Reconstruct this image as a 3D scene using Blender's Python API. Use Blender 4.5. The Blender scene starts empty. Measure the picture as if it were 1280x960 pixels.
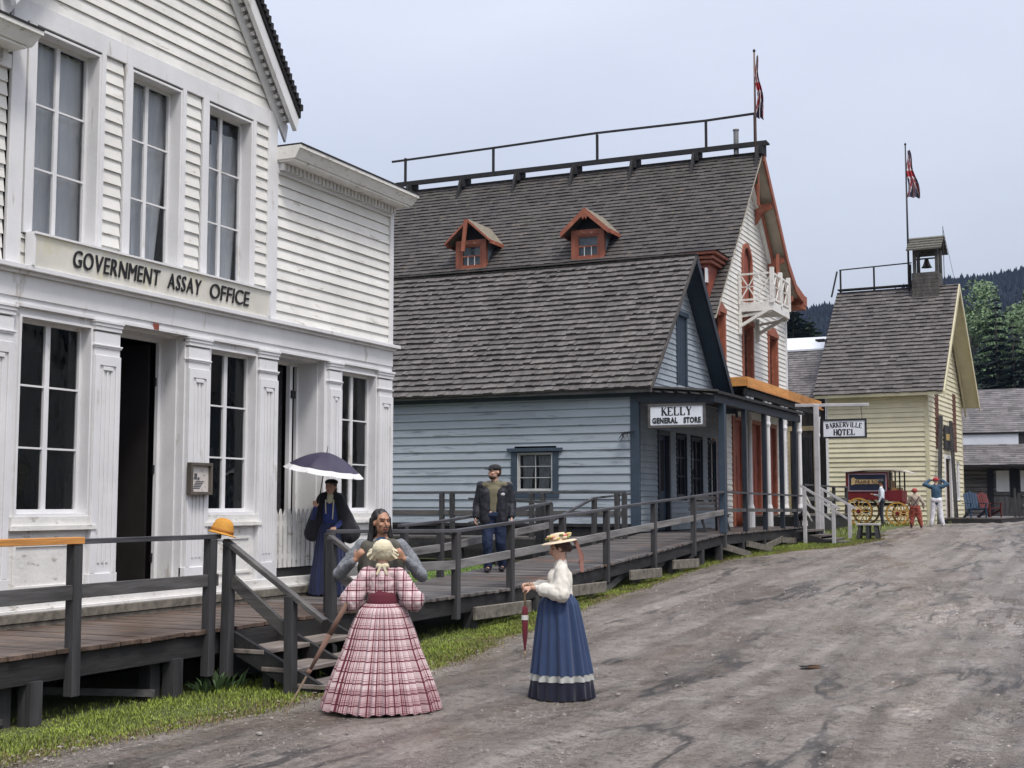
import bpy, bmesh, math, random
from mathutils import Vector, Matrix, noise
R = math.radians
rnd = random.Random(7)
C = bpy.context.scene.collection
SC = bpy.context.scene
# ---------------------------------------------------------------- camera
F, HZ, EYE = 1660.0, 630.0, 2.0
PITCH = math.atan((HZ - 480) / F)
YAW = math.atan(765 / math.hypot(F, HZ - 480))
cd = bpy.data.cameras.new("camera"); cam = bpy.data.objects.new("camera", cd); C.objects.link(cam)
cd.sensor_width = 36; cd.lens = F / 1280 * 36; cd.clip_start = .1; cd.clip_end = 5000
cam.location = (0, 0, EYE); cam.rotation_euler = (math.pi / 2 + PITCH, 0, YAW)
SC.camera = cam
# ---------------------------------------------------------------- sky, sun, exposure
W = bpy.data.worlds.new("World"); SC.world = W; W.use_nodes = True
nt = W.node_tree; nt.nodes.clear()
SUN_EL, SUN_AZ = R(60), R(128)        # azimuth clockwise from +Y
def wn(t, **k):
    n = nt.nodes.new(t)
    for a, b in k.items(): setattr(n, a, b)
    return n
out = wn('ShaderNodeOutputWorld'); bg = wn('ShaderNodeBackground'); bg2 = wn('ShaderNodeBackground'); add = wn('ShaderNodeAddShader')
sky = wn('ShaderNodeTexSky', sky_type='NISHITA', sun_disc=False, sun_elevation=SUN_EL, sun_rotation=SUN_AZ)
sky.air_density = 1.0; sky.dust_density = 4.0
bg.inputs[1].default_value = .035
nt.links.new(sky.outputs[0], bg.inputs[0])
tc = wn('ShaderNodeTexCoord'); mp = wn('ShaderNodeMapping'); mp.inputs['Scale'].default_value = (1.0, 1.0, 3.2)
nz = wn('ShaderNodeTexNoise'); nz.inputs['Scale'].default_value = 1.7; nz.inputs['Detail'].default_value = 5; nz.inputs['Roughness'].default_value = .5
cr = wn('ShaderNodeValToRGB')
cr.color_ramp.elements[0].position = .30; cr.color_ramp.elements[0].color = (.245, .252, .288, 1)
cr.color_ramp.elements[1].position = .72; cr.color_ramp.elements[1].color = (.302, .311, .346, 1)
sx = wn('ShaderNodeSeparateXYZ'); m1 = wn('ShaderNodeMath', operation='MULTIPLY_ADD'); m1.inputs[1].default_value = 2.3; m1.inputs[2].default_value = .56
cl = wn('ShaderNodeMath', operation='MAXIMUM'); cl.inputs[1].default_value = .55
nt.links.new(tc.outputs['Generated'], mp.inputs[0]); nt.links.new(mp.outputs[0], nz.inputs['Vector']); nt.links.new(nz.outputs['Fac'], cr.inputs[0])
nt.links.new(tc.outputs['Generated'], sx.inputs[0]); nt.links.new(sx.outputs['Z'], m1.inputs[0]); nt.links.new(m1.outputs[0], cl.inputs[0])
nt.links.new(cr.outputs[0], bg2.inputs[0]); nt.links.new(cl.outputs[0], bg2.inputs[1])
nt.links.new(bg.outputs[0], add.inputs[0]); nt.links.new(bg2.outputs[0], add.inputs[1]); nt.links.new(add.outputs[0], out.inputs[0])
sl = bpy.data.lights.new("sun", 'SUN'); sl.energy = 1.5; sl.angle = R(13); sl.color = (1, .95, .89)
so = bpy.data.objects.new("sun", sl); C.objects.link(so)
sd = Vector((math.sin(SUN_AZ) * math.cos(SUN_EL), math.cos(SUN_AZ) * math.cos(SUN_EL), math.sin(SUN_EL)))
so.rotation_euler = sd.to_track_quat('Z', 'Y').to_euler()
vs = SC.view_settings; vs.view_transform = 'Standard'; vs.look = 'None'; vs.gamma = 1; vs.use_curve_mapping = False; vs.exposure = .78
SC.cycles.max_bounces = 6; SC.cycles.transparent_max_bounces = 12; SC.cycles.use_denoising = True
SC.cycles.caustics_reflective = False; SC.cycles.caustics_refractive = False

# ---------------------------------------------------------------- materials
MATS = {}
def M(name, col, rough=.7, var=.18, scale=3, vec=(1, 1, 1), bump=.25, bscale=30, island=0., dirt=None, metal=0., spec=.4, dist=.01, sheen=0., det=4):
    if name in MATS: return MATS[name]
    m = bpy.data.materials.new(name); MATS[name] = m; m.use_nodes = True; t = m.node_tree; N = t.nodes; L = t.links
    b = N['Principled BSDF']; b.inputs['Roughness'].default_value = rough; b.inputs['Metallic'].default_value = metal
    b.inputs['Specular IOR Level'].default_value = spec
    co = N.new('ShaderNodeTexCoord'); mp = N.new('ShaderNodeMapping'); mp.inputs['Scale'].default_value = vec; L.new(co.outputs['Object'], mp.inputs[0])
    n1 = N.new('ShaderNodeTexNoise'); n1.inputs['Scale'].default_value = scale; n1.inputs['Detail'].default_value = det; n1.inputs['Roughness'].default_value = .62
    L.new(mp.outputs[0], n1.inputs['Vector'])
    mr = N.new('ShaderNodeMapRange'); mr.inputs[1].default_value = .25; mr.inputs[2].default_value = .75; mr.inputs[3].default_value = 1 - var * 1.6; mr.inputs[4].default_value = 1 + var
    L.new(n1.outputs['Fac'], mr.inputs[0])
    hs = N.new('ShaderNodeHueSaturation'); hs.inputs['Color'].default_value = (*col, 1)
    val = mr.outputs[0]
    if island:
        g = N.new('ShaderNodeNewGeometry'); m2 = N.new('ShaderNodeMapRange'); m2.inputs[3].default_value = 1 - island; m2.inputs[4].default_value = 1 + island
        L.new(g.outputs['Random Per Island'], m2.inputs[0]); mu = N.new('ShaderNodeMath'); mu.operation = 'MULTIPLY'; L.new(val, mu.inputs[0]); L.new(m2.outputs[0], mu.inputs[1]); val = mu.outputs[0]
    L.new(val, hs.inputs['Value']); cout = hs.outputs[0]
    if dirt:
        dcol, amt, dsc, dvec = dirt
        mq = N.new('ShaderNodeMapping'); mq.inputs['Scale'].default_value = dvec; L.new(co.outputs['Object'], mq.inputs[0])
        n2 = N.new('ShaderNodeTexNoise'); n2.inputs['Scale'].default_value = dsc; n2.inputs['Detail'].default_value = 7; n2.inputs['Roughness'].default_value = .7
        L.new(mq.outputs[0], n2.inputs['Vector'])
        r2 = N.new('ShaderNodeMapRange'); r2.inputs[1].default_value = .62 - amt * .22; r2.inputs[2].default_value = .70 - amt * .16; L.new(n2.outputs['Fac'], r2.inputs[0])
        mx = N.new('ShaderNodeMix'); mx.data_type = 'RGBA'; L.new(r2.outputs[0], mx.inputs[0]); L.new(cout, mx.inputs[6]); mx.inputs[7].default_value = (*dcol, 1); cout = mx.outputs[2]
    L.new(cout, b.inputs['Base Color'])
    if sheen: b.inputs['Sheen Weight'].default_value = sheen
    if bump:
        n3 = N.new('ShaderNodeTexNoise'); n3.inputs['Scale'].default_value = bscale; n3.inputs['Detail'].default_value = 4; L.new(mp.outputs[0], n3.inputs['Vector'])
        bp = N.new('ShaderNodeBump'); bp.inputs['Strength'].default_value = bump; bp.inputs['Distance'].default_value = dist; L.new(n3.outputs['Fac'], bp.inputs['Height']); L.new(bp.outputs[0], b.inputs['Normal'])
    return m
PEEL = ((.30, .27, .22), .22, 5.0, (1, .35, 1))
white_clap = M('white clapboard paint', (.72, .71, .67), .55, .10, 1.2, bump=.3, bscale=18, island=.06, dirt=((.42, .39, .34), .10, 7, (1, .25, 1.5)))
white_trim = M('white trim paint', (.70, .70, .705), .5, .07, 1.5, bump=.2, bscale=25, dirt=((.48, .46, .42), .06, 5, (1, 1, .25)))
white_peel = M('peeling white paint', (.72, .71, .68), .6, .1, 2, bump=.5, bscale=20, dirt=((.34, .31, .26), .22, 8, (1, .5, 1.4)))
sign_cream = M('cream sign paint', (.72, .70, .63), .55, .1, 2.2, bump=.15, dirt=((.68, .65, .50), .25, 1.6, (1, 1, 1)))
white_sign = M('white sign paint', (.72, .75, .80), .5, .05, 3, bump=.1)
black_paint = M('black lettering paint', (.018, .018, .02), .6, .1, 8, bump=0)
black_metal = M('black iron', (.015, .015, .017), .5, .2, 8)
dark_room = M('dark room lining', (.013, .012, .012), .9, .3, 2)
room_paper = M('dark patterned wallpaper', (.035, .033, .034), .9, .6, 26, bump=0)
dark_frame = M('dark picture frame', (.10, .085, .07), .6)
def wood(name, col, vec, island=.15, rough=.75, dirt=None, var=.42, bump=.6, bscale=26):
    return M(name, col, rough, var, 7, vec, bump, bscale, island, dirt, dist=.012)
WX, WY, WZ = (.12, 1, 1), (1, .12, 1), (1, 1, .12)
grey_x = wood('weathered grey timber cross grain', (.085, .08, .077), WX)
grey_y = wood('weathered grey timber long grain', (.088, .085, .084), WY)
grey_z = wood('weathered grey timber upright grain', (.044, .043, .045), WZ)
rail_dark = wood('dark stained rail', (.062, .062, .068), WY, rough=.45)
deck_brown = wood('wet brown deck planks', (.105, .072, .055), WX, .35, .42, ((.05, .035, .028), .4, 3, (.3, 1, 1)))
deck_grey = wood('wet grey deck planks', (.125, .112, .105), WX, .32, .40, ((.20, .10, .055), .12, 1.3, (.25, 1, 1)))
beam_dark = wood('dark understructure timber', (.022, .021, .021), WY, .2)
new_wood = wood('fresh orange lumber', (.50, .23, .065), WY, .25, .55, None, .22)
new_wood_x = wood('fresh orange lumber cross', (.46, .21, .07), WX, .2, .55, None, .22)
pale_timber = wood('pale weathered timber', (.15, .135, .11), WX, .2)
shingle_mat = M('weathered cedar shingles', (.112, .102, .097), .75, .22, 1.6, (1, 1, 1), .5, 40, .24, ((.09, .08, .075), .3, 2.5, (1, 1, 1)))
shingle_old = M('dark old shingles', (.070, .063, .059), .75, .22, 1.2, (1, 1, 1), .5, 40, .17, ((.12, .10, .075), .15, 2.5, (1, 1, 1)))
shingle_far = M('far grey shingles', (.135, .125, .125), .8, .22, 1.2, (1, 1, 1), .4, 30, .28)
roof_dark = M('dark roof felt', (.02, .019, .02), .8, .3, 4)
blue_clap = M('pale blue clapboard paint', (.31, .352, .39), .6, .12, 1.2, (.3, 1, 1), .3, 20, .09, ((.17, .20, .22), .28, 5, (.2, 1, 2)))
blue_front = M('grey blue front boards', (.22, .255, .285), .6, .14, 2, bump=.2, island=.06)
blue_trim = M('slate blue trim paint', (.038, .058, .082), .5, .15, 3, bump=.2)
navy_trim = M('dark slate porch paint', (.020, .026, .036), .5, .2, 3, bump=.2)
red_trim = M('brick red trim paint', (.30, .098, .056), .6, .16, 3, bump=.25, dirt=((.5, .3, .2), .1, 6, (1, 1, 1)))
red_door = M('dark red door paint', (.24, .06, .035), .6, .2, 3, bump=.2)
yellow_clap = M('pale yellow clapboard paint', (.64, .60, .43), .6, .08, 1.4, bump=.2, island=.06)
yellow_trim = M('yellow trim paint', (.56, .52, .35), .55, .08, 2, bump=.15)
brown_boards = wood('dark brown upright boards', (.045, .036, .032), WZ, .3)
brown_frame = wood('dark brown frame paint', (.12, .05, .03), WZ, .1)
tan_trim = M('tan trim paint', (.42, .33, .19), .6, .15, 3)
metal_roof = M('pale metal roofing', (.62, .65, .70), .45, .08, 1, bump=.1, spec=.5)
curtain_mat = M('grey white curtain', (.80, .82, .85), .9, .14, 3, (1, 1, .2), bump=.1)
lace_mat = M('grey lace curtain', (.30, .31, .33), .9, .2, 4, bump=.2)
def glass_mat():
    m = bpy.data.materials.new('old window glass'); m.use_nodes = True; t = m.node_tree; N = t.nodes; L = t.links; N.clear()
    o = N.new('ShaderNodeOutputMaterial'); mx = N.new('ShaderNodeMixShader'); tr = N.new('ShaderNodeBsdfTransparent'); gl = N.new('ShaderNodeBsdfGlossy')
    fr = N.new('ShaderNodeFresnel'); fr.inputs[0].default_value = 1.5; nz = N.new('ShaderNodeTexNoise'); nz.inputs['Scale'].default_value = 2.2
    bp = N.new('ShaderNodeBump'); bp.inputs['Strength'].default_value = .12; bp.inputs['Distance'].default_value = .05
    co = N.new('ShaderNodeTexCoord'); L.new(co.outputs['Object'], nz.inputs['Vector']); L.new(nz.outputs['Fac'], bp.inputs['Height'])
    L.new(bp.outputs[0], gl.inputs['Normal']); L.new(bp.outputs[0], fr.inputs['Normal'])
    gl.inputs['Roughness'].default_value = .03; tr.inputs[0].default_value = (.90, .91, .92, 1); gl.inputs[0].default_value = (.9, .95, 1, 1)
    mm = N.new('ShaderNodeMath'); mm.operation = 'MULTIPLY_ADD'; mm.inputs[1].default_value = .85; mm.inputs[2].default_value = .0; L.new(fr.outputs[0], mm.inputs[0])
    L.new(mm.outputs[0], mx.inputs[0]); L.new(tr.outputs[0], mx.inputs[1]); L.new(gl.outputs[0], mx.inputs[2]); L.new(mx.outputs[0], o.inputs[0])
    return m
glass = glass_mat()

# ---------------------------------------------------------------- mesh helpers
ORG = {}
class MB:
    def __init__(s): s.v = []; s.f = []; s.mi = []; s.st = []
    def add(s, vs_, fs, mi=0):
        n = len(s.v); s.st.append((n, len(s.f))); s.v += [tuple(v) for v in vs_]; s.f += [tuple(n + i for i in f) for f in fs]; s.mi += [mi] * len(fs); return s
    def box(s, x0, x1, y0, y1, z0, z1, mi=0):
        if x0 > x1: x0, x1 = x1, x0
        if y0 > y1: y0, y1 = y1, y0
        if z0 > z1: z0, z1 = z1, z0
        return s.add([(x0, y0, z0), (x1, y0, z0), (x1, y1, z0), (x0, y1, z0), (x0, y0, z1), (x1, y0, z1), (x1, y1, z1), (x0, y1, z1)],
                     [(0, 3, 2, 1), (4, 5, 6, 7), (0, 1, 5, 4), (1, 2, 6, 5), (2, 3, 7, 6), (3, 0, 4, 7)], mi)
    def hexa(s, p, mi=0):
        return s.add(p, [(0, 3, 2, 1), (4, 5, 6, 7), (0, 1, 5, 4), (1, 2, 6, 5), (2, 3, 7, 6), (3, 0, 4, 7)], mi)
    def beam(s, p0, p1, w, h, up=(0, 0, 1), mi=0):
        p0 = Vector(p0); p1 = Vector(p1); d = (p1 - p0).normalized(); u = Vector(up)
        a = d.cross(u)
        if a.length < 1e-4: a = d.cross(Vector((1, 0, 0)))
        a.normalize(); b = a.cross(d).normalized(); a *= w / 2; b *= h / 2
        return s.hexa([p0 - a - b, p0 + a - b, p1 + a - b, p1 - a - b, p0 - a + b, p0 + a + b, p1 + a + b, p1 - a + b], mi)
    def tube(s, p0, p1, r0, r1=None, n=10, mi=0, cap=True):
        r1 = r0 if r1 is None else r1
        p0 = Vector(p0); p1 = Vector(p1); d = (p1 - p0).normalized(); a = d.orthogonal().normalized(); b = d.cross(a)
        vs_ = []
        for p, r in ((p0, r0), (p1, r1)):
            for i in range(n):
                t = 2 * math.pi * i / n; vs_.append(p + (a * math.cos(t) + b * math.sin(t)) * r)
        fs = [(i, (i + 1) % n, n + (i + 1) % n, n + i) for i in range(n)]
        if cap: fs += [tuple(range(n - 1, -1, -1)), tuple(range(n, 2 * n))]
        return s.add(vs_, fs, mi)
    def lathe(s, c, prof, n=16, mi=0, fn=None):
        vs_ = []; m = len(prof)
        for (r, z) in prof:
            for i in range(n):
                t = 2 * math.pi * i / n; rr = r if fn is None else fn(r, z, t)
                vs_.append((c[0] + rr * math.cos(t), c[1] + rr * math.sin(t), c[2] + z))
        fs = [(j * n + i, j * n + (i + 1) % n, (j + 1) * n + (i + 1) % n, (j + 1) * n + i) for j in range(m - 1) for i in range(n)]
        return s.add(vs_, fs, mi)
    def prism(s, pts, off, mi=0):
        n = len(pts); off = Vector(off); vs_ = [Vector(p) for p in pts] + [Vector(p) + off for p in pts]
        return s.add(vs_, [tuple(range(n - 1, -1, -1)), tuple(range(n, 2 * n))] + [(i, (i + 1) % n, n + (i + 1) % n, n + i) for i in range(n)], mi)
    def build(s, name, mat, parent=None, origin=None, smooth=False, bevel=0, fix=True):
        o0 = Vector(ORG.get(parent.name, (0, 0, 0))) if parent else Vector(origin or (0, 0, 0))
        me = bpy.data.meshes.new(name); me.from_pydata([tuple(Vector(v) - o0) for v in s.v], [], s.f); me.validate()
        for m in (mat if isinstance(mat, (list, tuple)) else [mat]): me.materials.append(m)
        if any(s.mi) and len(s.mi) == len(me.polygons): me.polygons.foreach_set('material_index', s.mi)
        if fix:
            bm = bmesh.new(); bm.from_mesh(me); bmesh.ops.recalc_face_normals(bm, faces=bm.faces); bm.to_mesh(me); bm.free()
        if smooth: me.polygons.foreach_set('use_smooth', [True] * len(me.polygons))
        o = bpy.data.objects.new(name, me); C.objects.link(o)
        if parent: o.parent = parent; ORG[o.name] = tuple(o0)
        else: o.location = o0; ORG[o.name] = tuple(o0)
        if bevel:
            b = o.modifiers.new('bevel', 'BEVEL'); b.width = bevel; b.segments = 1; b.limit_method = 'ANGLE'
        me.update(); return o
def split(mb, name, mat, parent, per=1, **k):
    """one object for each piece put into mb"""
    st = mb.st[::per] + [(len(mb.v), len(mb.f))]; r_ = []
    for (v0, f0), (v1, f1) in zip(st, st[1:]):
        q = MB(); q.v = mb.v[v0:v1]; q.f = [tuple(i - v0 for i in f) for f in mb.f[f0:f1]]; q.mi = mb.mi[f0:f1]; r_.append(q.build(name, mat, parent, **k))
    return r_
def tag(o, label=None, cat=None, group=None, kind=None):
    if label: o['label'] = label
    if cat: o['category'] = cat
    if group: o['group'] = group
    if kind: o['kind'] = kind
    return o
def thing(name, label, cat, loc=(0, 0, 0), group=None):
    o = bpy.data.objects.new(name, None); o.empty_display_size = .3; C.objects.link(o); o.location = loc; ORG[o.name] = tuple(loc)
    return tag(o, label, cat, group)
def copy_tree(o, parent=None):
    c = o.copy(); C.objects.link(c)
    if parent: c.parent = parent
    for ch in list(o.children): copy_tree(ch, c)
    return c
def gz(y):
    if y < 13: return 0.
    if y < 17: return .034 * (y - 13) ** 2 / 8
    if y < 50: return .034 * (y - 15)
    return 1.19
class FR:                                      # wall frame: origin, u along wall, n outward
    def __init__(s, o, u, n): s.o = Vector(o); s.u = Vector(u).normalized(); s.n = Vector(n).normalized()
    def p(s, u, z, d=0): q = s.o + s.u * u + s.n * d; return Vector((q.x, q.y, s.o.z + z))
    def box(s, mb, u0, u1, z0, z1, d0, d1, mi=0):
        P = s.p; return mb.hexa([P(u0, z0, d0), P(u1, z0, d0), P(u1, z0, d1), P(u0, z0, d1), P(u0, z1, d0), P(u1, z1, d0), P(u1, z1, d1), P(u0, z1, d1)], mi)
    def poly(s, mb, pts, d0, d1, mi=0):
        return mb.prism([s.p(u, z, d0) for u, z in pts], s.n * (d1 - d0), mi)
def claps(mb, fr, z0, z1, span, holes, ex, proud=.028, over=0):
    n = max(1, round((z1 - z0) / ex)); ex = (z1 - z0) / n
    for i in range(n):
        za, zb = z0 + i * ex, z0 + (i + 1) * ex
        cuts = sorted({za, zb} | {h[2] for h in holes if za < h[2] < zb} | {h[3] for h in holes if za < h[3] < zb})
        jit = proud * rnd.uniform(.85, 1.1); dz = rnd.uniform(-.004, .004)
        for a, b in zip(cuts, cuts[1:]):
            L0, R0 = span(a); L1, R1 = span(b)
            if R0 - L0 < .02: continue
            hs = sorted([(h[0], h[1]) for h in holes if h[2] < (a + b) / 2 < h[3]])
            segs = []; cur = None
            for hl, hr in hs:
                segs.append((cur, hl)); cur = hr
            segs.append((cur, None))
            for l, r in segs:
                l0, l1 = (L0, L1) if l is None else (max(l, L0), max(l, L1))
                r0, r1 = (R0, R1) if r is None else (min(r, R0), min(r, R1))
                if r0 - l0 < .01: continue
                r1 = max(r1, l1 + .001)
                da = jit * (1 - (a - za) / ex); db = jit * (1 - (b - za) / ex) + .001
                # boards butt along their length at random joints
                xs = [0.]
                Lr = r0 - l0; x = rnd.uniform(1.5, 4)
                while x < Lr - .6: xs.append(x / Lr); x += rnd.uniform(2.2, 4.2)
                xs.append(1.)
                for t0, t1 in zip(xs, xs[1:]):
                    ja = rnd.uniform(-.002, .002)
                    A0 = l0 + (r0 - l0) * t0; A1 = l0 + (r0 - l0) * t1; B0 = l1 + (r1 - l1) * t0; B1 = l1 + (r1 - l1) * t1
                    q = [fr.p(A0, a + (dz if a == za else 0), da + ja), fr.p(A1, a + (dz if a == za else 0), da + ja), fr.p(B1, b, db), fr.p(B0, b, db)]
                    if a == za: mb.add(q + [fr.p(A0, a + dz, -.002), fr.p(A1, a + dz, -.002)], [(0, 1, 2, 3), (4, 5, 1, 0)])
                    else: mb.add(q, [(0, 1, 2, 3)])
def shingles(mb, O, U, V, w, h, ex, sw, clip=None, lift=.022, jit=.014, sag=0):
    O = Vector(O); U = Vector(U).normalized(); V = Vector(V).normalized(); N = U.cross(V).normalized()
    if N.z < 0: N = -N
    n = int(h / ex) + 1
    for i in range(n):
        v0 = i * ex; v1 = min(v0 + ex * 1.06, h + .02)
        u = -rnd.uniform(0, sw)
        a, b = (0, w) if clip is None else clip(v0)
        u += a
        while u < b:
            ww = sw * rnd.uniform(.55, 1.45); ua, ub = max(u, a), min(u + ww - .006, b); u += ww
            if ub - ua < .02: continue
            vv = v0 + rnd.uniform(-jit, jit * .6); l = lift * rnd.uniform(.75, 1.35); sg = lambda x: -sag * math.sin(math.pi * x / w)
            P = lambda uu, v, d: O + U * uu + V * v + N * d + Vector((0, 0, sg(uu)))
            mb.add([P(ua, vv, l), P(ub, vv, l), P(ub, v1, .004), P(ua, v1, .004), P(ua, vv, -.004), P(ub, vv, -.004)], [(0, 1, 2, 3), (4, 5, 1, 0), (4, 0, 3), (5, 2, 1)])
# ---------------------------------------------------------------- lettering
def text_mb(txt, fr, u, z, size, d, width=None, bold=0, thick=.006, sx=1):
    c = bpy.data.curves.new('t', 'FONT'); c.body = txt; c.size = size; c.extrude = thick / 2; c.offset = bold; c.space_character = 1.12; c.align_x = 'LEFT'; c.resolution_u = 4
    o = bpy.data.objects.new('t', c); C.objects.link(o); dg = bpy.context.evaluated_depsgraph_get(); me = bpy.data.meshes.new_from_object(o.evaluated_get(dg))
    xs = [v.co.x for v in me.vertices]; k = sx if width is None else width / (max(xs) - min(xs)); x0 = min(xs); mb = MB()
    mb.add([fr.p(u + (v.co.x - x0) * k, z + v.co.y, d + v.co.z + thick / 2) for v in me.vertices], [tuple(p.vertices) for p in me.polygons])
    bpy.data.objects.remove(o); bpy.data.curves.remove(c); bpy.data.meshes.remove(me); return mb
def letters_mb(txt, fr, u, z, size, d, width, bold=0, thick=.006):
    gs = []
    for c in txt:
        cu = bpy.data.curves.new('t', 'FONT'); cu.body = c; cu.size = size; cu.extrude = thick / 2; cu.offset = bold; cu.resolution_u = 4
        o = bpy.data.objects.new('t', cu); C.objects.link(o); me = bpy.data.meshes.new_from_object(o.evaluated_get(bpy.context.evaluated_depsgraph_get()))
        xs = [v.co.x for v in me.vertices]; gs.append(([(v.co.x - min(xs), v.co.y, v.co.z) for v in me.vertices], [tuple(p.vertices) for p in me.polygons], max(xs) - min(xs)))
        bpy.data.objects.remove(o); bpy.data.curves.remove(cu); bpy.data.meshes.remove(me)
    tot = sum(g[2] for g in gs); gap = .24 * tot / len(gs); k = width / (tot + gap * (len(gs) - 1)); mb = MB(); x = 0
    for vs_, fs, w in gs:
        mb.add([fr.p(u + (x + a) * k, z + b, d + c_ + thick / 2) for a, b, c_ in vs_], fs); x += w + gap
    return mb
GL = {'K': [((.15, 0), (.15, 1), 2), ((.15, .42), (.72, 1), 1), ((.32, .58), (.78, 0), 2)], 'E': [((.15, 0), (.15, 1), 2), ((.15, .96), (.7, .96), 1), ((.15, .5), (.55, .5), 1), ((.15, .04), (.75, .04), 1), ((.72, 0), (.72, .25), 1), ((.68, .75), (.68, 1), 1)],
      'L': [((.15, 0), (.15, 1), 2), ((.15, .04), (.72, .04), 1), ((.7, 0), (.7, .28), 1)], 'Y': [((.4, 0), (.4, .5), 2), ((.4, .45), (.08, 1), 2), ((.4, .45), (.74, 1), 1)],
      'H': [((.15, 0), (.15, 1), 2), ((.7, 0), (.7, 1), 2), ((.15, .5), (.7, .5), 1)], 'T': [((.4, 0), (.4, 1), 2), ((.05, .96), (.75, .96), 1), ((.06, .72), (.06, 1), 1), ((.74, .72), (.74, 1), 1)],
      'I': [((.3, 0), (.3, 1), 2)], 'V': [((.05, 1), (.4, 0), 2), ((.4, 0), (.75, 1), 1)], 'A': [((.08, 0), (.4, 1), 1), ((.4, 1), (.74, 0), 2), ((.2, .35), (.62, .35), 1)],
      'R': [((.15, 0), (.15, 1), 2), ((.15, .96), (.5, .96), 1), ((.15, .5), (.5, .5), 1), ((.5, .96), (.68, .75), 2), ((.68, .75), (.5, .5), 2), ((.42, .5), (.76, 0), 2)],
      'B': [((.15, 0), (.15, 1), 2), ((.15, .96), (.5, .96), 1), ((.15, .52), (.52, .52), 1), ((.15, .04), (.52, .04), 1), ((.5, .96), (.64, .76), 2), ((.64, .76), (.5, .53), 2), ((.52, .52), (.7, .28), 2), ((.7, .28), (.52, .04), 2)],
      'O': [((.4 + .32 * math.cos(a), .5 + .5 * math.sin(a)), (.4 + .32 * math.cos(a + .53), .5 + .5 * math.sin(a + .53)), 2) for a in [i * math.pi / 6 for i in range(12)]]}
def serif_mb(txt, fr, u, z, h, width, d, arch=0, wt=.075):
    adv = {'I': .6}; tot = sum(adv.get(c, .92) for c in txt); k = width / tot; x = 0; mb = MB()
    for c in txt:
        a = adv.get(c, .92); cx = x + a / 2; ang = 0
        base = arch * (1 - ((cx / tot) * 2 - 1) ** 2) if arch else 0
        if arch: ang = -math.atan(arch * 8 * ((cx / tot) - .5) / width) * .9
        def P(px, pz, dd, cx=cx, x=x, base=base, ang=ang):
            lx = (px + x - cx) * k; lz = pz * h; return fr.p(u + cx * k + lx * math.cos(ang) - (lz) * math.sin(ang), z + base + lx * math.sin(ang) + lz * math.cos(ang), dd)
        for n_, (a0, a1, t) in enumerate(GL[c]):
            w_ = wt * (.5 if t == 1 else 1.05) * 1.0
            dx, dz = (a1[0] - a0[0]) * k, (a1[1] - a0[1]) * h; l = math.hypot(dx, dz); nx, nz_ = -dz / l * w_ * h, dx / l * w_ * h
            q = [(a0[0] + nx / k, a0[1] + nz_ / h), (a1[0] + nx / k, a1[1] + nz_ / h), (a1[0] - nx / k, a1[1] - nz_ / h), (a0[0] - nx / k, a0[1] - nz_ / h)]
            dd = d + .0004 * n_
            mb.add([P(p[0], p[1], dd) for p in q], [(0, 1, 2, 3)])
            if t == 2 and abs(a0[0] - a1[0]) < .5 and c != 'O':
                for e in (a0, a1):
                    if e[1] in (0, 1):
                        s = 1 if e[1] == 0 else -1; mb.add([P(e[0] - .17, e[1], dd + .0008), P(e[0] + .17, e[1], dd + .0008), P(e[0] + .17, e[1] + s * .06, dd + .0008), P(e[0] - .17, e[1] + s * .06, dd + .0008)], [(0, 1, 2, 3)])
        x += a
    return mb
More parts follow.
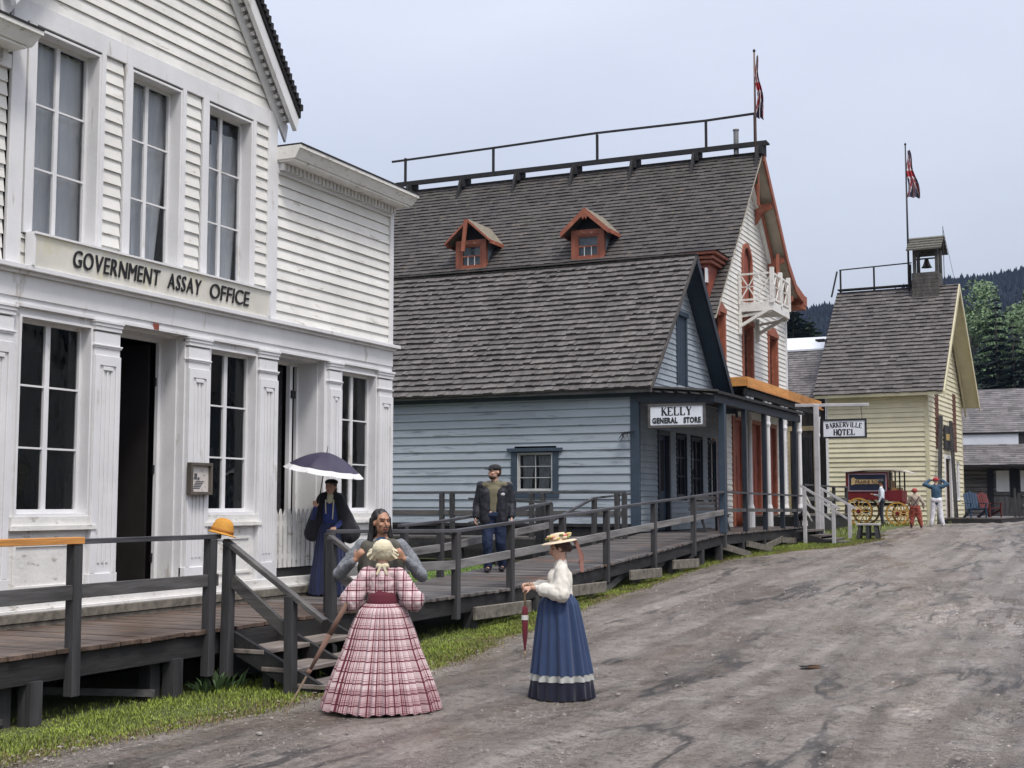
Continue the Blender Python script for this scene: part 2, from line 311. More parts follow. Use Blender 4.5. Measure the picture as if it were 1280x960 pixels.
# ---------------------------------------------------------------- windows
def window(bld, fr, u0, u1, z0, z1, cols=2, rows=3, frame=None, dep=.14, fw=.055, mw=.022, midw=None, name='window', depth_n=0, curtain=None, sill=None, label=None, trim=0, trim_mat=None):
    """sash set back by dep; reveal boards line the hole"""
    frame = frame or white_trim; mb = MB(); D = -dep
    t = .03
    fr.box(mb, u0 - t, u0, z0 - t, z1 + t, D - .03, .03); fr.box(mb, u1, u1 + t, z0 - t, z1 + t, D - .03, .03)
    fr.box(mb, u0, u1, z1, z1 + t, D - .03, .028); fr.box(mb, u0, u1, z0 - t, z0, D - .03, .028)
    fr.box(mb, u0 + .001, u0 + fw, z0 + .001, z1 - .001, D - .02, D + .03); fr.box(mb, u1 - fw, u1 - .001, z0 + .001, z1 - .001, D - .02, D + .03)
    fr.box(mb, u0 + fw, u1 - fw, z0 + .001, z0 + fw * 1.3, D - .02, D + .028); fr.box(mb, u0 + fw, u1 - fw, z1 - fw, z1 - .001, D - .02, D + .028)
    mw_ = mw if midw is None else midw
    for c in range(1, cols):
        u = u0 + fw + (u1 - u0 - 2 * fw) * c / cols; fr.box(mb, u - mw_ / 2, u + mw_ / 2, z0 + fw * 1.3, z1 - fw, D - .015, D + .026)
    for r in range(1, rows):
        z = z0 + fw + (z1 - z0 - 2 * fw) * r / rows; fr.box(mb, u0 + fw, u1 - fw, z - mw / 2, z + mw / 2, D - .012, D + .022)
    if trim:
        T = trim; fr.box(mb, u0 - t - T, u0 - t, z0 - t, z1 + t, 0, .045); fr.box(mb, u1 + t, u1 + t + T, z0 - t, z1 + t, 0, .045); fr.box(mb, u0 - t - T * 1.15, u1 + t + T * 1.15, z1 + t, z1 + t + T, 0, .055)
        if not sill: fr.box(mb, u0 - t - T * 1.1, u1 + t + T * 1.1, z0 - t - T * .5, z0 - t, 0, .06)
    w = mb.build(name, frame, bld)
    if label: w['label'] = label
    pb = MB(); pb.add([fr.p(u0 + .02, z0 + .02, D - .005), fr.p(u1 - .02, z0 + .02, D - .005), fr.p(u1 - .02, z1 - .02, D - .005), fr.p(u0 + .02, z1 - .02, D - .005)], [(0, 1, 2, 3)])
    pb.build('window_pane', glass, w, fix=False)
    if sill:
        sb = MB(); fr.box(sb, u0 - .08, u1 + .08, z0 - .13, z0 - .031, -.02, .05); fr.box(sb, u0 - .13, u1 + .13, z0 - .18, z0 - .131, -.02, .09); sb.build('window_sill', sill, w)
    if curtain:
        for (ca, cb, za, zb, pinch, cm) in curtain:
            cbm = MB(); nx, nz_ = 26, 14; vv = []
            for j in range(nz_ + 1):
                tz = j / nz_; z = za + (zb - za) * tz; k = 1 - pinch * (1 - tz) ** .8 if pinch >= 0 else 1
                for i in range(nx + 1):
                    tx = i / nx
                    uu = ca + (cb - ca) * (tx * k) if pinch >= 0 else cb - (cb - ca) * ((1 - tx) * (1 + pinch * (1 - tz) ** .8))
                    vv.append(fr.p(uu, z, D - .10 - .018 * math.sin(tx * 26 + 2 * tz) - .012 * math.sin(tx * 9 + 5 * tz)))
            cbm.add(vv, [(j * (nx + 1) + i, j * (nx + 1) + i + 1, (j + 1) * (nx + 1) + i + 1, (j + 1) * (nx + 1) + i) for j in range(nz_) for i in range(nx)])
            cbm.build('curtain', cm, w, smooth=True, fix=False)
    return w
# ================================================================ SETTING: ground, road, hills
def grid_mesh(xs, ys, zf):
    mb = MB(); nx = len(xs)
    mb.add([(x, y, zf(x, y)) for y in ys for x in xs], [(j * nx + i, j * nx + i + 1, (j + 1) * nx + i + 1, (j + 1) * nx + i) for j in range(len(ys) - 1) for i in range(nx - 1)])
    return mb
def ground_mat():
    m = bpy.data.materials.new('grass and dirt ground'); m.use_nodes = True; t = m.node_tree; N = t.nodes; L = t.links; b = N['Principled BSDF']
    co = N.new('ShaderNodeTexCoord'); n1 = N.new('ShaderNodeTexNoise'); n1.inputs['Scale'].default_value = 1.1; n1.inputs['Detail'].default_value = 8; n1.inputs['Roughness'].default_value = .65
    L.new(co.outputs['Object'], n1.inputs['Vector']); cr = N.new('ShaderNodeValToRGB'); e = cr.color_ramp.elements
    e[0].position = .32; e[0].color = (.075, .06, .035, 1); e[1].position = .7; e[1].color = (.085, .115, .03, 1); k = e.new(.5); k.color = (.08, .095, .03, 1)
    L.new(n1.outputs['Fac'], cr.inputs[0]); L.new(cr.outputs[0], b.inputs['Base Color']); b.inputs['Roughness'].default_value = .9
    n3 = N.new('ShaderNodeTexNoise'); n3.inputs['Scale'].default_value = 25; L.new(co.outputs['Object'], n3.inputs['Vector']); bp = N.new('ShaderNodeBump'); bp.inputs['Strength'].default_value = .8; bp.inputs['Distance'].default_value = .03
    L.new(n3.outputs['Fac'], bp.inputs['Height']); L.new(bp.outputs[0], b.inputs['Normal']); return m
def road_mat():
    m = bpy.data.materials.new('wet dirt road'); m.use_nodes = True; t = m.node_tree; N = t.nodes; L = t.links; b = N['Principled BSDF']
    co = N.new('ShaderNodeTexCoord')
    def nz(scale, det=6, rough=.6, vec=(1, 1, 1), dist=0):
        mp = N.new('ShaderNodeMapping'); mp.inputs['Scale'].default_value = vec; L.new(co.outputs['Object'], mp.inputs[0]); n = N.new('ShaderNodeTexNoise'); n.inputs['Scale'].default_value = scale; n.inputs['Detail'].default_value = det; n.inputs['Roughness'].default_value = rough; n.inputs['Distortion'].default_value = dist; L.new(mp.outputs[0], n.inputs['Vector']); return n.outputs['Fac']
    def mr(x, a, b_, c=0., d=1.):
        n = N.new('ShaderNodeMapRange'); n.inputs[1].default_value = a; n.inputs[2].default_value = b_; n.inputs[3].default_value = c; n.inputs[4].default_value = d; L.new(x, n.inputs[0]); return n.outputs[0]
    def mix(f, a, c):
        n = N.new('ShaderNodeMix'); n.data_type = 'RGBA'; L.new(f, n.inputs[0])
        for s, x in ((6, a), (7, c)):
            if isinstance(x, tuple): n.inputs[s].default_value = (*x, 1)
            else: L.new(x, n.inputs[s])
        return n.outputs[2]
    def mth(op, a, c):
        n = N.new('ShaderNodeMath'); n.operation = op
        for s, x in ((0, a), (1, c)):
            if isinstance(x, float): n.inputs[s].default_value = x
            else: L.new(x, n.inputs[s])
        return n.outputs[0]
    big = nz(.35, 5, .6, (1.6, .5, 1)); mid = nz(2.2, 7, .68, (1, .6, 1)); fine = nz(24, 5, .7); grit = nz(90, 3, .7)
    base = mix(mr(big, .35, .65), (.235, .190, .155), (.41, .355, .305))
    base = mix(mr(mid, .38, .66), base, (.47, .42, .375))
    base = mix(mr(nz(1.2, 6, .6, (1, .35, 1)), .54, .66, 0, .6), base, (.19, .13, .092))
    trk = mr(nz(1.0, 3, .5, (2.2, .10, 1), .2), .42, .60); base = mix(mth('MULTIPLY', trk, .55), base, (.15, .125, .108))
    base = mix(mr(nz(6.5, 8, .8), .38, .50, .75, 0), base, (.08, .066, .056)); base = mix(mr(fine, .34, .50, .8, 0), base, (.065, .053, .045)); base = mix(mr(nz(14, 4, .6), .56, .68, 0, .6), base, (.36, .33, .30))
    peb = N.new('ShaderNodeTexVoronoi'); peb.inputs['Scale'].default_value = 26; L.new(co.outputs['Object'], peb.inputs['Vector'])
    pm = mth('MULTIPLY', mr(peb.outputs['Distance'], .16, .10), mr(mid, .5, .7)); base = mix(pm, base, (.36, .34, .32))
    # water that has run along the road: dark thin rills, long in Y
    r = nz(.45, 5, .60, (1.5, .27, 1), .25); rill = mr(mth('ABSOLUTE', mth('SUBTRACT', r, .5), 0.), .004, .026, 1, 0)
    msk = mr(nz(.42, 3, .5, (1, .6, 1)), .46, .55); rill = mth('MULTIPLY', rill, msk)
    r2 = nz(1.0, 5, .65, (1.5, .22, 1), .3); rill2 = mth('MULTIPLY', mr(mth('ABSOLUTE', mth('SUBTRACT', r2, .5), 0.), .0, .018, .75, 0), mr(nz(.5, 3, .5), .55, .62))
    rr = mth('MAXIMUM', rill, rill2)
    base = mix(mth('MULTIPLY', rr, .8), base, (.035, .033, .034))
    L.new(base, b.inputs['Base Color'])
    wet = mr(nz(.6, 6, .6, (1.4, .45, 1)), .44, .62)
    sx_ = N.new('ShaderNodeSeparateXYZ'); L.new(co.outputs['Object'], sx_.inputs[0]); px_ = mth('MULTIPLY', mr(sx_.outputs[0], -5.2, -2.0), mr(sx_.outputs[1], 10.0, 24.0, .35, 1)); pool = mr(mth('MULTIPLY', mr(nz(.55, 5, .62, (1.5, .5, 1)), .40, .70), px_), .30, .50)
    rough = mth('SUBTRACT', mth('SUBTRACT', mr(mid, .3, .7, .26, .50), mth('MULTIPLY', wet, .16)), mth('MULTIPLY', trk, .08)); L.new(mth('MAXIMUM', mth('SUBTRACT', rough, mth('MULTIPLY', pool, .6)), .1), b.inputs['Roughness'])
    b.inputs['Specular IOR Level'].default_value = .5
    h = mth('ADD', mth('MULTIPLY', mid, 1.2), mth('MULTIPLY', fine, 1.3)); h = mth('ADD', h, mth('MULTIPLY', grit, .35)); h = mth('SUBTRACT', h, mth('MULTIPLY', rr, .5))
    h = mth('ADD', h, mth('MULTIPLY', nz(7, 5, .7, (1.0, 1.1, 1)), 1.5))
    bp = N.new('ShaderNodeBump'); bp.inputs['Strength'].default_value = 1.0; bp.inputs['Distance'].default_value = .06; L.new(mth('MULTIPLY', h, mth('SUBTRACT', 1.0, mth('MULTIPLY', pool, .82))), bp.inputs['Height']); L.new(bp.outputs[0], b.inputs['Normal'])
    return m
def frange(a, b, n): return [a + (b - a) * i / n for i in range(n + 1)]
xs = [-900, -400, -150, -70] + frange(-40, 30, 35) + [60, 140, 400, 900]
ys = [-200, -60, -20, -8] + frange(-4, 100, 104) + [115, 140, 200, 320, 600, 1200]
tag(grid_mesh(xs, ys, lambda x, y: gz(y) - .02 + .02 * noise.noise(Vector((x * .5, y * .5, 0)))).build('ground', ground_mat()), kind='structure')
def road_left(y):
    pts = [(-10, -7.4), (3, -7.8), (8, -7.95), (11.4, -7.65), (15, -7.75), (18, -8.2), (23.5, -8.75), (32.7, -9.15), (35.5, -8.4), (38.9, -7.2), (41, -6.9), (46, -7.4), (55, -7.0), (62, -5.6), (72, -5.8), (76, -9), (95, -12), (130, -14)]
    for (a, b), (c, d) in zip(pts, pts[1:]):
        if a <= y <= c: t = (y - a) / (c - a); t = t * t * (3 - 2 * t); return b + (d - b) * t
    return pts[-1][1]
rys = frange(-10, 30, 260) + frange(30.3, 70, 130)[1:] + frange(71, 130, 50)
NXR = 170
mb = MB(); vv = []
for y in rys:
    xl = road_left(y) + .22 * noise.noise(Vector((y * .9, 3, 0))) + .12 * noise.noise(Vector((y * 3.1, 9, 0))); xr = 9.0
    for i in range(NXR + 1):
        t = i / NXR; x = xl + (xr - xl) * t ** 1.25
        e = min(1, t * 8)
        z = gz(y) + .012 + e * (.020 * noise.noise(Vector((x * .8, y * .35, 1))) + .012 * noise.noise(Vector((x * 2.6, y * 1.3, 4))) + .02) - (1 - e) * .012
        for rx, rw, rd in ((-4.1, .16, .022), (-2.5, .17, .026), (-3.3, .13, .012), (-1.2, .2, .02), (.4, .2, .022)):
            c_ = rx + .35 * math.sin(y * .10 + rx) + .10 * math.sin(y * .37 + rx * 3) - max(0, y - 24) * .045; d_ = (x - c_) / rw
            z -= rd * math.exp(-d_ * d_) * min(1, max(.0, .7 + .9 * noise.noise(Vector((rx, y * .22, 0))))); z += rd * .45 * math.exp(-(abs(d_) - 1.9) ** 2 * 2)
        vv.append((x, y, z))
mb.add(vv, [(j * (NXR + 1) + i, j * (NXR + 1) + i + 1, (j + 1) * (NXR + 1) + i + 1, (j + 1) * (NXR + 1) + i) for j in range(len(rys) - 1) for i in range(NXR)])
tag(mb.build('road', road_mat(), smooth=True), kind='structure')
# water standing in the low spots
water_mat = M('standing rain water', (.02, .019, .018), .04, .2, 2, bump=.12, bscale=3, spec=.6)
def puddle(cx, cy, rx, ry, seed):
    mb = MB(); n = 40; pts = []
    for i in range(n):
        a = 2 * math.pi * i / n; k = 1 + .38 * noise.noise(Vector((math.cos(a) * 1.6 + seed, math.sin(a) * 1.6, seed)))
        pts.append((cx + rx * k * math.cos(a), cy + ry * k * math.sin(a), gz(cy + ry * k * math.sin(a)) + .0375))
    mb.add(pts, [tuple(range(n))]); tag(mb.build('puddle', water_mat), kind='structure')
puddle(-3.42, 16.05, .17, .13, 1.2); gv = random.Random(44); mb = MB(); OCT = [(1, 0, 0), (0, 1, 0), (-1, 0, 0), (0, -1, 0), (0, 0, 1)]
for k in range(26000):
    y = 6.5 + 22 * gv.random() ** 1.4; x = gv.uniform(-8.2, .8)
    if x < road_left(y) - .15: continue
    if noise.noise(Vector((x * 1.1, y * .5, 3))) < gv.uniform(-.25, .25): continue
    s_ = gv.uniform(.004, .011) * (1 + (gv.random() < .06) * 1.2) * (1 + y * .02); a = gv.random() * 6.28; ca, sa = math.cos(a), math.sin(a); z = gz(y) + .03 + .020 * noise.noise(Vector((x * .8, y * .35, 1))) + .012 * noise.noise(Vector((x * 2.6, y * 1.3, 4)))
    mb.add([(x + s_ * (ca * p * gv.uniform(.7, 1.3) - sa * q), y + s_ * (sa * p + ca * q * gv.uniform(.7, 1.3)), z + s_ * .55 * w_) for p, q, w_ in OCT], [(0, 1, 4), (1, 2, 4), (2, 3, 4), (3, 0, 4)])
tag(mb.build('gravel', M('wet mixed gravel', (.22, .19, .168), .55, .3, 4, bump=0, island=.5), fix=False), 'fine wet gravel scattered over the dirt road', 'gravel', kind='stuff')
# hills: a valley rim round the whole scene
hill_green = M('forested hillside', (.010, .017, .024), .95, .45, .03, (1, 1, .6), bump=.6, bscale=.12, dist=3)
def hill_h(a, r):
    d = math.degrees(a)                       # bearing clockwise from +Y
    base = 62 + 26 * math.sin(math.radians(d * 1.3 + 20)) + 14 * math.sin(math.radians(d * 3.1)) + 6 * noise.noise(Vector((d * .13, 0, 2)))
    # rim heights read against the view: low in the gap (-17 deg), rising to the right
    if -40 < d < 20:
        t = (d + 16.5) / 14.5; base = (66 + 38 * min(1.0, max(0, t)) ** .5 + 2 * noise.noise(Vector((d * .35, 5, 2)))) if t > 0 else 66 - 4 * min(1, t * -.8)
    return base
def hill_z(a, r):
    t = (r - 190) / (620 - 190)
    if t <= 0: return 0
    if t <= 1: return hill_h(a, r) * (t ** 1.15)
    return hill_h(a, r) * (1 + .1 * (t - 1))
mb = MB(); NA, rs = 240, [190, 240, 300, 360, 420, 480, 540, 580, 620, 700, 800]
mb.add([(r * math.sin(2 * math.pi * i / NA), r * math.cos(2 * math.pi * i / NA), hill_z(((i / NA * 2 * math.pi + math.pi) % (2 * math.pi)) - math.pi, r) + 1) for r in rs for i in range(NA)],
       [(j * NA + i, j * NA + (i + 1) % NA, (j + 1) * NA + (i + 1) % NA, (j + 1) * NA + i) for j in range(len(rs) - 1) for i in range(NA)])
tag(mb.build('hills', hill_green, smooth=True), kind='structure')
# far conifer wood on the hill: one mass
fmb = MB(); fr_ = random.Random(3)
for k in range(20000):
    d = fr_.uniform(-24, 3); r = 230 + 400 * fr_.random() ** .7 if k % 3 else fr_.uniform(575, 630)
    a = math.radians(d); x, y, z = r * math.sin(a), r * math.cos(a), hill_z(a, r) - 1; h = fr_.uniform(3.5, 7) * (.8 + .3 * fr_.random()); w = h * fr_.uniform(.2, .3); rot = fr_.random() * 6
    vs2 = []
    for lv, (zz, rr) in enumerate(((0, 1), (.5, .62), (1, 0))):
        if rr == 0: vs2.append((x, y, z + h)); continue
        for q in range(5): t = rot + lv + 2 * math.pi * q / 5; vs2.append((x + w * rr * math.cos(t), y + w * rr * math.sin(t), z + h * zz))
    fmb.add(vs2, [(q, (q + 1) % 5, 5 + (q + 1) % 5, 5 + q) for q in range(5)] + [(5 + q, 5 + (q + 1) % 5, 10) for q in range(5)])
tag(fmb.build('far_conifer_forest', M('far spruce foliage', (.010, .017, .024), .95, .35, .02, bump=0, island=.5), fix=False), 'dark spruce forest covering the distant hill', 'forest', kind='stuff')

# ================================================================ ASSAY OFFICE
AX = -11.15
A = FR((AX, 0, 0), (0, 1, 0), (1, 0, 0))
ao = thing('assay_office', 'white two storey clapboard office with tall windows at the left of the street', 'building', (AX, 13.4, .65))
U0, U1, UC, UG0, UG1 = 7.2, 19.38, 13.37, 10.88, 15.87   # left end, right end, gable centre, gable walls
upwin = [(11.2, 12.21), (12.82, 13.75), (14.36, 15.32)]
SL = 1.24; APEX = 7.95 + SL * (UC - UG0)
# clapboards of the gabled middle
mb = MB()
claps(mb, A, 4.66, 7.47, lambda z: (UG0 + .14, UG1 - .14), [(a - .17, b + .11, 5.03, 7.47) for a, b in upwin], .158)
claps(mb, A, 7.72, APEX - .15, lambda z: (UC - min(UG1 - UC, (APEX - z) / SL) + .02, UC + min(UG1 - UC, (APEX - z) / SL) - .02), [], .158)
mb.build('wall', white_clap, ao)
mb = MB(); A.box(mb, U0, U1 - .1, 4.7, 6.9, -.10, -.04) if 0 else None
# wings
mb = MB(); claps(mb, A, 4.66, 6.84, lambda z: (UG1 + .1, U1 - .1), [], .158); mb.build('wall', white_clap, ao)
mb = MB(); claps(mb, A, 4.66, 6.84, lambda z: (U0, UG0 - .1), [], .158); mb.build('wall', white_clap, ao)
# corner boards, frieze
mb = MB()
for u in (UG0, UG1): A.box(mb, u - .07 if u == UG0 else u - .14, u + .14 if u == UG0 else u + .07, 4.66, 7.72, 0, .05)
A.box(mb, U1 - .11, U1, 4.66, 6.84, 0, .05); A.box(mb, UG1 + .071, UG1 + .11, 4.66, 6.84, 0, .045)
A.box(mb, UG0 + .14, UG1 - .14, 7.475, 7.72, 0, .04)
A.box(mb, UG1 + .08, U1, 6.84, 7.0, 0, .05); A.box(mb, U0, UG0 - .08, 6.84, 7.0, 0, .05)
mb.build('corner_board', white_trim, ao, bevel=.004)
# wing cornices with dentils
def cornice(u0, u1, hook):
    mb = MB(); A.box(mb, u0, u1, 7.0, 7.03, 0, .34); 
    mb.hexa([A.p(u0 - .02, 7.031, 0), A.p(u1 + .06, 7.031, 0), A.p(u1 + .06, 7.031, .36), A.p(u0 - .02, 7.031, .36), A.p(u0 - .02, 7.17, 0), A.p(u1 + .12, 7.17, 0), A.p(u1 + .12, 7.17, .44), A.p(u0 - .02, 7.17, .44)])
    A.box(mb, u0 - .02, u1 + .13, 7.17, 7.22, -.01, .46)
    c = mb.build('cornice', white_peel, ao); db = MB(); u = u0 + .04
    while u < u1 - .05: A.box(db, u, u + .055, 6.89, 6.998, .052, .13); u += .105
    db.build('dentil_row', white_trim, c)
    rb = MB(); rb.hexa([A.p(u0 - .02, 7.221, -8), A.p(u1 + .13, 7.221, -8), A.p(u1 + .13, 7.221, .47), A.p(u0 - .02, 7.221, .47), A.p(u0 - .02, 7.30, -8), A.p(u1 + .13, 7.30, -8), A.p(u1 + .13, 7.245, .47), A.p(u0 - .02, 7.245, .47)]); rb.build('wing_roof', roof_dark, ao)
cornice(UG1 + .08, U1, 1); cornice(U0, UG0 - .16, 0)
# gable roof slabs with bargeboards
mb = MB(); bb = MB(); OV = .24
for s in (-1, 1):
    ue = UC + s * (UG1 - UC + .30); ze = APEX - SL * abs(ue - UC) + .12
    za = APEX + .12
    th = .16
    mb.hexa([A.p(UC, za, -9), A.p(ue, ze, -9), A.p(ue, ze, OV + .05), A.p(UC, za, OV + .05), A.p(UC, za + th, -9), A.p(ue, ze + th * .9, -9), A.p(ue, ze + th * .9, OV + .05), A.p(UC, za + th, OV + .05)])
    # bargeboard (white) below the roof edge, plus inner frieze
    for (d0, d1, w0, w1) in ((OV - .05, OV + .02, .0, -.27), (.032, .07, -.10, -.42)):
        bb.hexa([A.p(UC, za + w1, d0), A.p(ue - (s * .06), ze + s * 0 + w1 + .07, d0), A.p(ue - (s * .06), ze + w1 + .07, d1), A.p(UC, za + w1, d1), A.p(UC, za + w0 - .005, d0), A.p(ue - s * .005, ze + w0 - .005, d0), A.p(ue - s * .005, ze + w0 - .005, d1), A.p(UC, za + w0 - .005, d1)])
    bb.hexa([A.p(UC, za - .05, 0.0), A.p(ue - s * .02, ze - .05, 0.0), A.p(ue - s * .02, ze - .05, OV - .051), A.p(UC, za - .05, OV - .051), A.p(UC, za - .006, 0), A.p(ue - s * .02, ze - .006, 0), A.p(ue - s * .02, ze - .006, OV - .051), A.p(UC, za - .006, OV - .051)])
rf = mb.build('roof', roof_dark, ao); bb.build('bargeboard', white_trim, rf)
db = MB()
for s in (-1, 1):
    t = .1
    while t < UG1 - UC + .2:
        u = UC + s * t; z = APEX - SL * t; v = Vector((0, s * 1, -SL)).normalized()
        db.beam(A.p(u, z - .05, .10), A.p(u, z - .05, .10) + v * .055, .085, .07, up=(1, 0, 0)); t += .075
db.build('dentil_row', white_trim, rf)
# roof edge shingles seen as ragged dark line
sb = MB(); s = 1
for i in range(60):
    t = i * .06; u = UC + t; z = APEX + .12 + .16 - SL * t
    if u > UG1 + .28: break
    A.box(sb, u, u + .055, z - .10, z - .01 + rnd.uniform(0, .03), -.5, OV + .08)
sb.build('roof_shingles', roof_dark, rf)
# band between storeys
mb = MB(); A.box(mb, U0, U1, 4.30, 4.56, -.05, .05); A.box(mb, U0, U1 + .03, 4.56, 4.60, -.05, .10); A.box(mb, U0, U1 + .07, 4.60, 4.655, -.05, .16); mb.build('storey_band', white_trim, ao, bevel=.004)
# lower storey
pil = [(10.5, 10.96), (12.24, 12.68), (14.0, 14.44), (15.58, 16.02), (17.42, 17.76), (18.92, 19.36)]
for a, b in pil:
    mb = MB(); A.box(mb, a, b, .95, 4.06, -.03, .055); A.box(mb, a - .02, b + .02, .85, 1.18, -.03, .075)
    A.box(mb, a - .012, b + .012, 3.87, 3.89, -.03, .070); A.box(mb, a - .02, b + .02, 3.89, 3.91, -.03, .080)
    A.box(mb, a - .012, b + .012, 4.08, 4.13, -.03, .07); A.box(mb, a - .02, b + .02, 4.13, 4.17, -.03, .082); A.box(mb, a - .03, b + .03, 4.17, 4.205, -.03, .095)
    p0, p1 = a + .10, b - .10      # sunk panel drawn by raised strips
    A.box(mb, a + .0, p0 - .02, 1.181, 3.78, .056, .075); A.box(mb, p1 + .02, b, 1.181, 3.78, .056, .075)
    for k, uu in enumerate((p0 + .03, (p0 + p1) / 2 - .018, p1 - .065)): A.box(mb, uu, uu + .035, 1.3, 3.60, .056, .068)
    A.box(mb, p0 - .02, p1 + .02, 3.66, 3.78, .056, .0745); A.box(mb, p0 + .04, p1 - .04, 3.60, 3.645, .056, .082)
    mb.build('pilaster', white_trim, ao, bevel=.004)
lw = [(11.1, 12.20), (14.50, 15.53), (17.82, 18.86)]
mb = MB()      # infill wall round the openings
openings = [(11.07, 12.23), (12.70, 13.98), (14.47, 15.56), (16.05, 17.35), (17.79, 18.89)]
A.box(mb, U0, U1, 4.20, 4.299, -.12, .03)
edges = [U0] + [e for o_ in openings for e in o_] + [U1]
for i in range(0, len(edges), 2): A.box(mb, edges[i], edges[i + 1], .9, 4.199, -.12, -.001)
for (a, b), (c, d) in zip([openings[0], openings[2], openings[4]], lw): A.box(mb, a, b, .9, 1.86, -.12, -.002); A.box(mb, a, b, 4.115, 4.199, -.12, -.002)
for a, b in ((10.96, 12.24), (14.44, 15.58), (17.76, 18.92), (12.68, 14.0), (16.02, 17.42)): A.box(mb, a, b, 4.20, 4.235, .03, .06)
mb.build('wall', white_trim, ao)
for a, b in ((11.0, 12.2), (14.48, 15.54), (17.8, 18.88)):
    mb = MB(); A.box(mb, a, b, .95, 1.66, -.01, .012)
    for q in ((a + .08, b - .08, 1.52, 1.56), (a + .08, b - .08, 1.05, 1.09)): A.box(mb, *q, .012, .03)
    for q in ((a + .08, a + .12), (b - .12, b - .08)): A.box(mb, q[0], q[1], 1.09, 1.52, .012, .03)
    mb.build('panel', white_peel, ao, bevel=.003)
mb = MB()      # base mouldings
A.box(mb, U0, U1, .84, .945, -.05, .09); A.box(mb, U0, U1, .80, .84, -.05, .13); mb.build('base_board', white_peel, ao, bevel=.005)
mb = MB(); A.box(mb, U0, U1, .70, .799, -.05, .15); A.box(mb, U0, U1, .60, .699, -.05, .13); mb.build('base_board', pale_timber, ao, bevel=.005)
for a, b in lw:
    window(ao, A, a, b, 1.885, 4.09, 2, 3, sill=white_peel, dep=.14, midw=.075, fw=.042)
cur = curtain_mat
cs = [[(11.22, 11.76, 5.1, 7.4, .0, cur), (11.70, 12.50, 5.1, 7.4, .0, cur)], [(12.84, 13.3, 5.1, 7.4, .0, cur), (13.2, 13.98, 5.1, 7.4, .42, cur)], [(14.38, 14.85, 5.1, 7.0, .0, cur), (14.8, 15.52, 5.1, 7.22, .30, cur)]]
for (a, b), c in zip(upwin, cs):
    w = window(ao, A, a, b, 5.07, 7.42, 2, 3, dep=.17, midw=.06, fw=.04, curtain=c)
    mb = MB(); A.box(mb, a - .15, a - .03, 5.04, 7.47, -.02, .05); A.box(mb, b + .03, b + .10, 5.04, 7.47, -.02, .05); mb.build('window_trim', white_trim, w, bevel=.003)
# doorways
def doorway(a, b, dep, swing):
    mb = MB(); A.box(mb, a - .03, a, .85, 4.2, -dep - .05, -.121); A.box(mb, b, b + .03, .85, 4.2, -dep - .05, -.121); A.box(mb, a, b, 4.17, 4.2, -dep - .05, -.121)
    A.box(mb, a, a + .05, .85, 4.17, -dep - .05, -dep); A.box(mb, b - .05, b, .85, 4.17, -dep - .05, -dep); A.box(mb, a + .05, b - .05, 4.12, 4.17, -dep - .05, -dep)
    return mb.build('door_frame', white_trim, ao)
df = doorway(12.71, 13.96, .37, 0)
mb = MB(); A.box(mb, 12.7, 13.98, .80, .945, -.6, -.051); mb.build('threshold', pale_timber, df)
hb = MB()
for z in (1.25, 2.4, 3.55): A.box(hb, 13.88, 13.925, z, z + .11, -.42, -.395)
split(hb, 'hinge', black_metal, df)
mb = MB()      # door leaf swung inward
mb.beam((AX - .50, 13.88, 2.5), (AX - 1.3, 13.78, 2.5), .045, 3.2); lf = mb.build('door', M('dark door leaf', (.022, .019, .018), .5), ao)
kb = MB(); kb.lathe((AX - 1.15, 13.74, 1.85), [(0, -.03), (.028, -.02), (.032, 0), (.028, .02), (0, .03)], 10); kb.build('handle', M('brass knob', (.5, .35, .12), .3, metal=1), lf, smooth=True)
df2 = doorway(16.07, 17.33, .46, 0)
mb = MB(); A.box(mb, 16.30, 16.36, .95, 4.12, -.5, -.44); 
for z in (1.9, 2.65, 3.4): A.box(mb, 16.12, 16.30, z, z + .025, -.5, -.45)
A.box(mb, 17.05, 17.12, .95, 4.12, -.5, -.43); mb.build('door_frame', white_trim, df2)
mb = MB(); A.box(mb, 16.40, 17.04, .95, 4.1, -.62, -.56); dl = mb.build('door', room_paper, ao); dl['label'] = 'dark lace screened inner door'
hb = MB()
for z in (3.62,): A.box(hb, 17.07, 17.17, z, z + .12, -.43, -.40)
split(hb, 'hinge', black_metal, df2)
# picket gate across second doorway
mb = MB(); u = 16.08
while u < 17.3:
    A.poly(mb, [(u, 1.08), (u + .075, 1.08), (u + .075, 1.84), (u + .0375, 1.93), (u, 1.84)], -.02, .005); u += .118
A.box(mb, 16.04, 17.33, 1.2, 1.27, -.055, -.021); A.box(mb, 16.04, 17.33, 1.68, 1.75, -.055, -.021); mb.build('picket_gate', white_peel, ao)
mb = MB(); A.box(mb, 16.03, 17.34, .95, 1.06, -.3, -.02); mb.build('step', beam_dark, ao)
# shell: sides, back, floors, rooms
mb = MB(); XB = AX - 9
mb.box(XB, AX - .121, U1 - .12, U1, .3, 7.22); mb.box(XB, AX - .121, U0, U0 + .12, .3, 7.22); mb.box(XB, XB + .12, U0, U1, .3, 7.22)
mb.box(AX - 9, AX - .1, UG1 - .1, UG1, 6.9, 7.9); mb.box(AX - 9, AX - .1, UG0, UG0 + .1, 6.9, 7.9)
A.poly(mb, [(UG0 + .1, 7.0), (UG1 - .1, 7.0), (UG1 - .1, 7.9), (UC, APEX), (UG0 + .1, 7.9)], -.05, -.02) if 0 else None
mb.build('outer_shell', white_clap, ao)
mb = MB(); mb.box(AX - 4.5, AX - 4.4, U0 + .1, U1 - .1, .8, 7.0); mb.box(AX - 4.5, AX - 4.4, UG0 + .1, UG1 - .1, 7.001, 8); mb.box(AX - 4.4, AX - .13, U0 + .1, U1 - .1, .78, .84); mb.box(AX - 4.4, AX - .13, U0 + .1, U1 - .1, 4.45, 4.62)
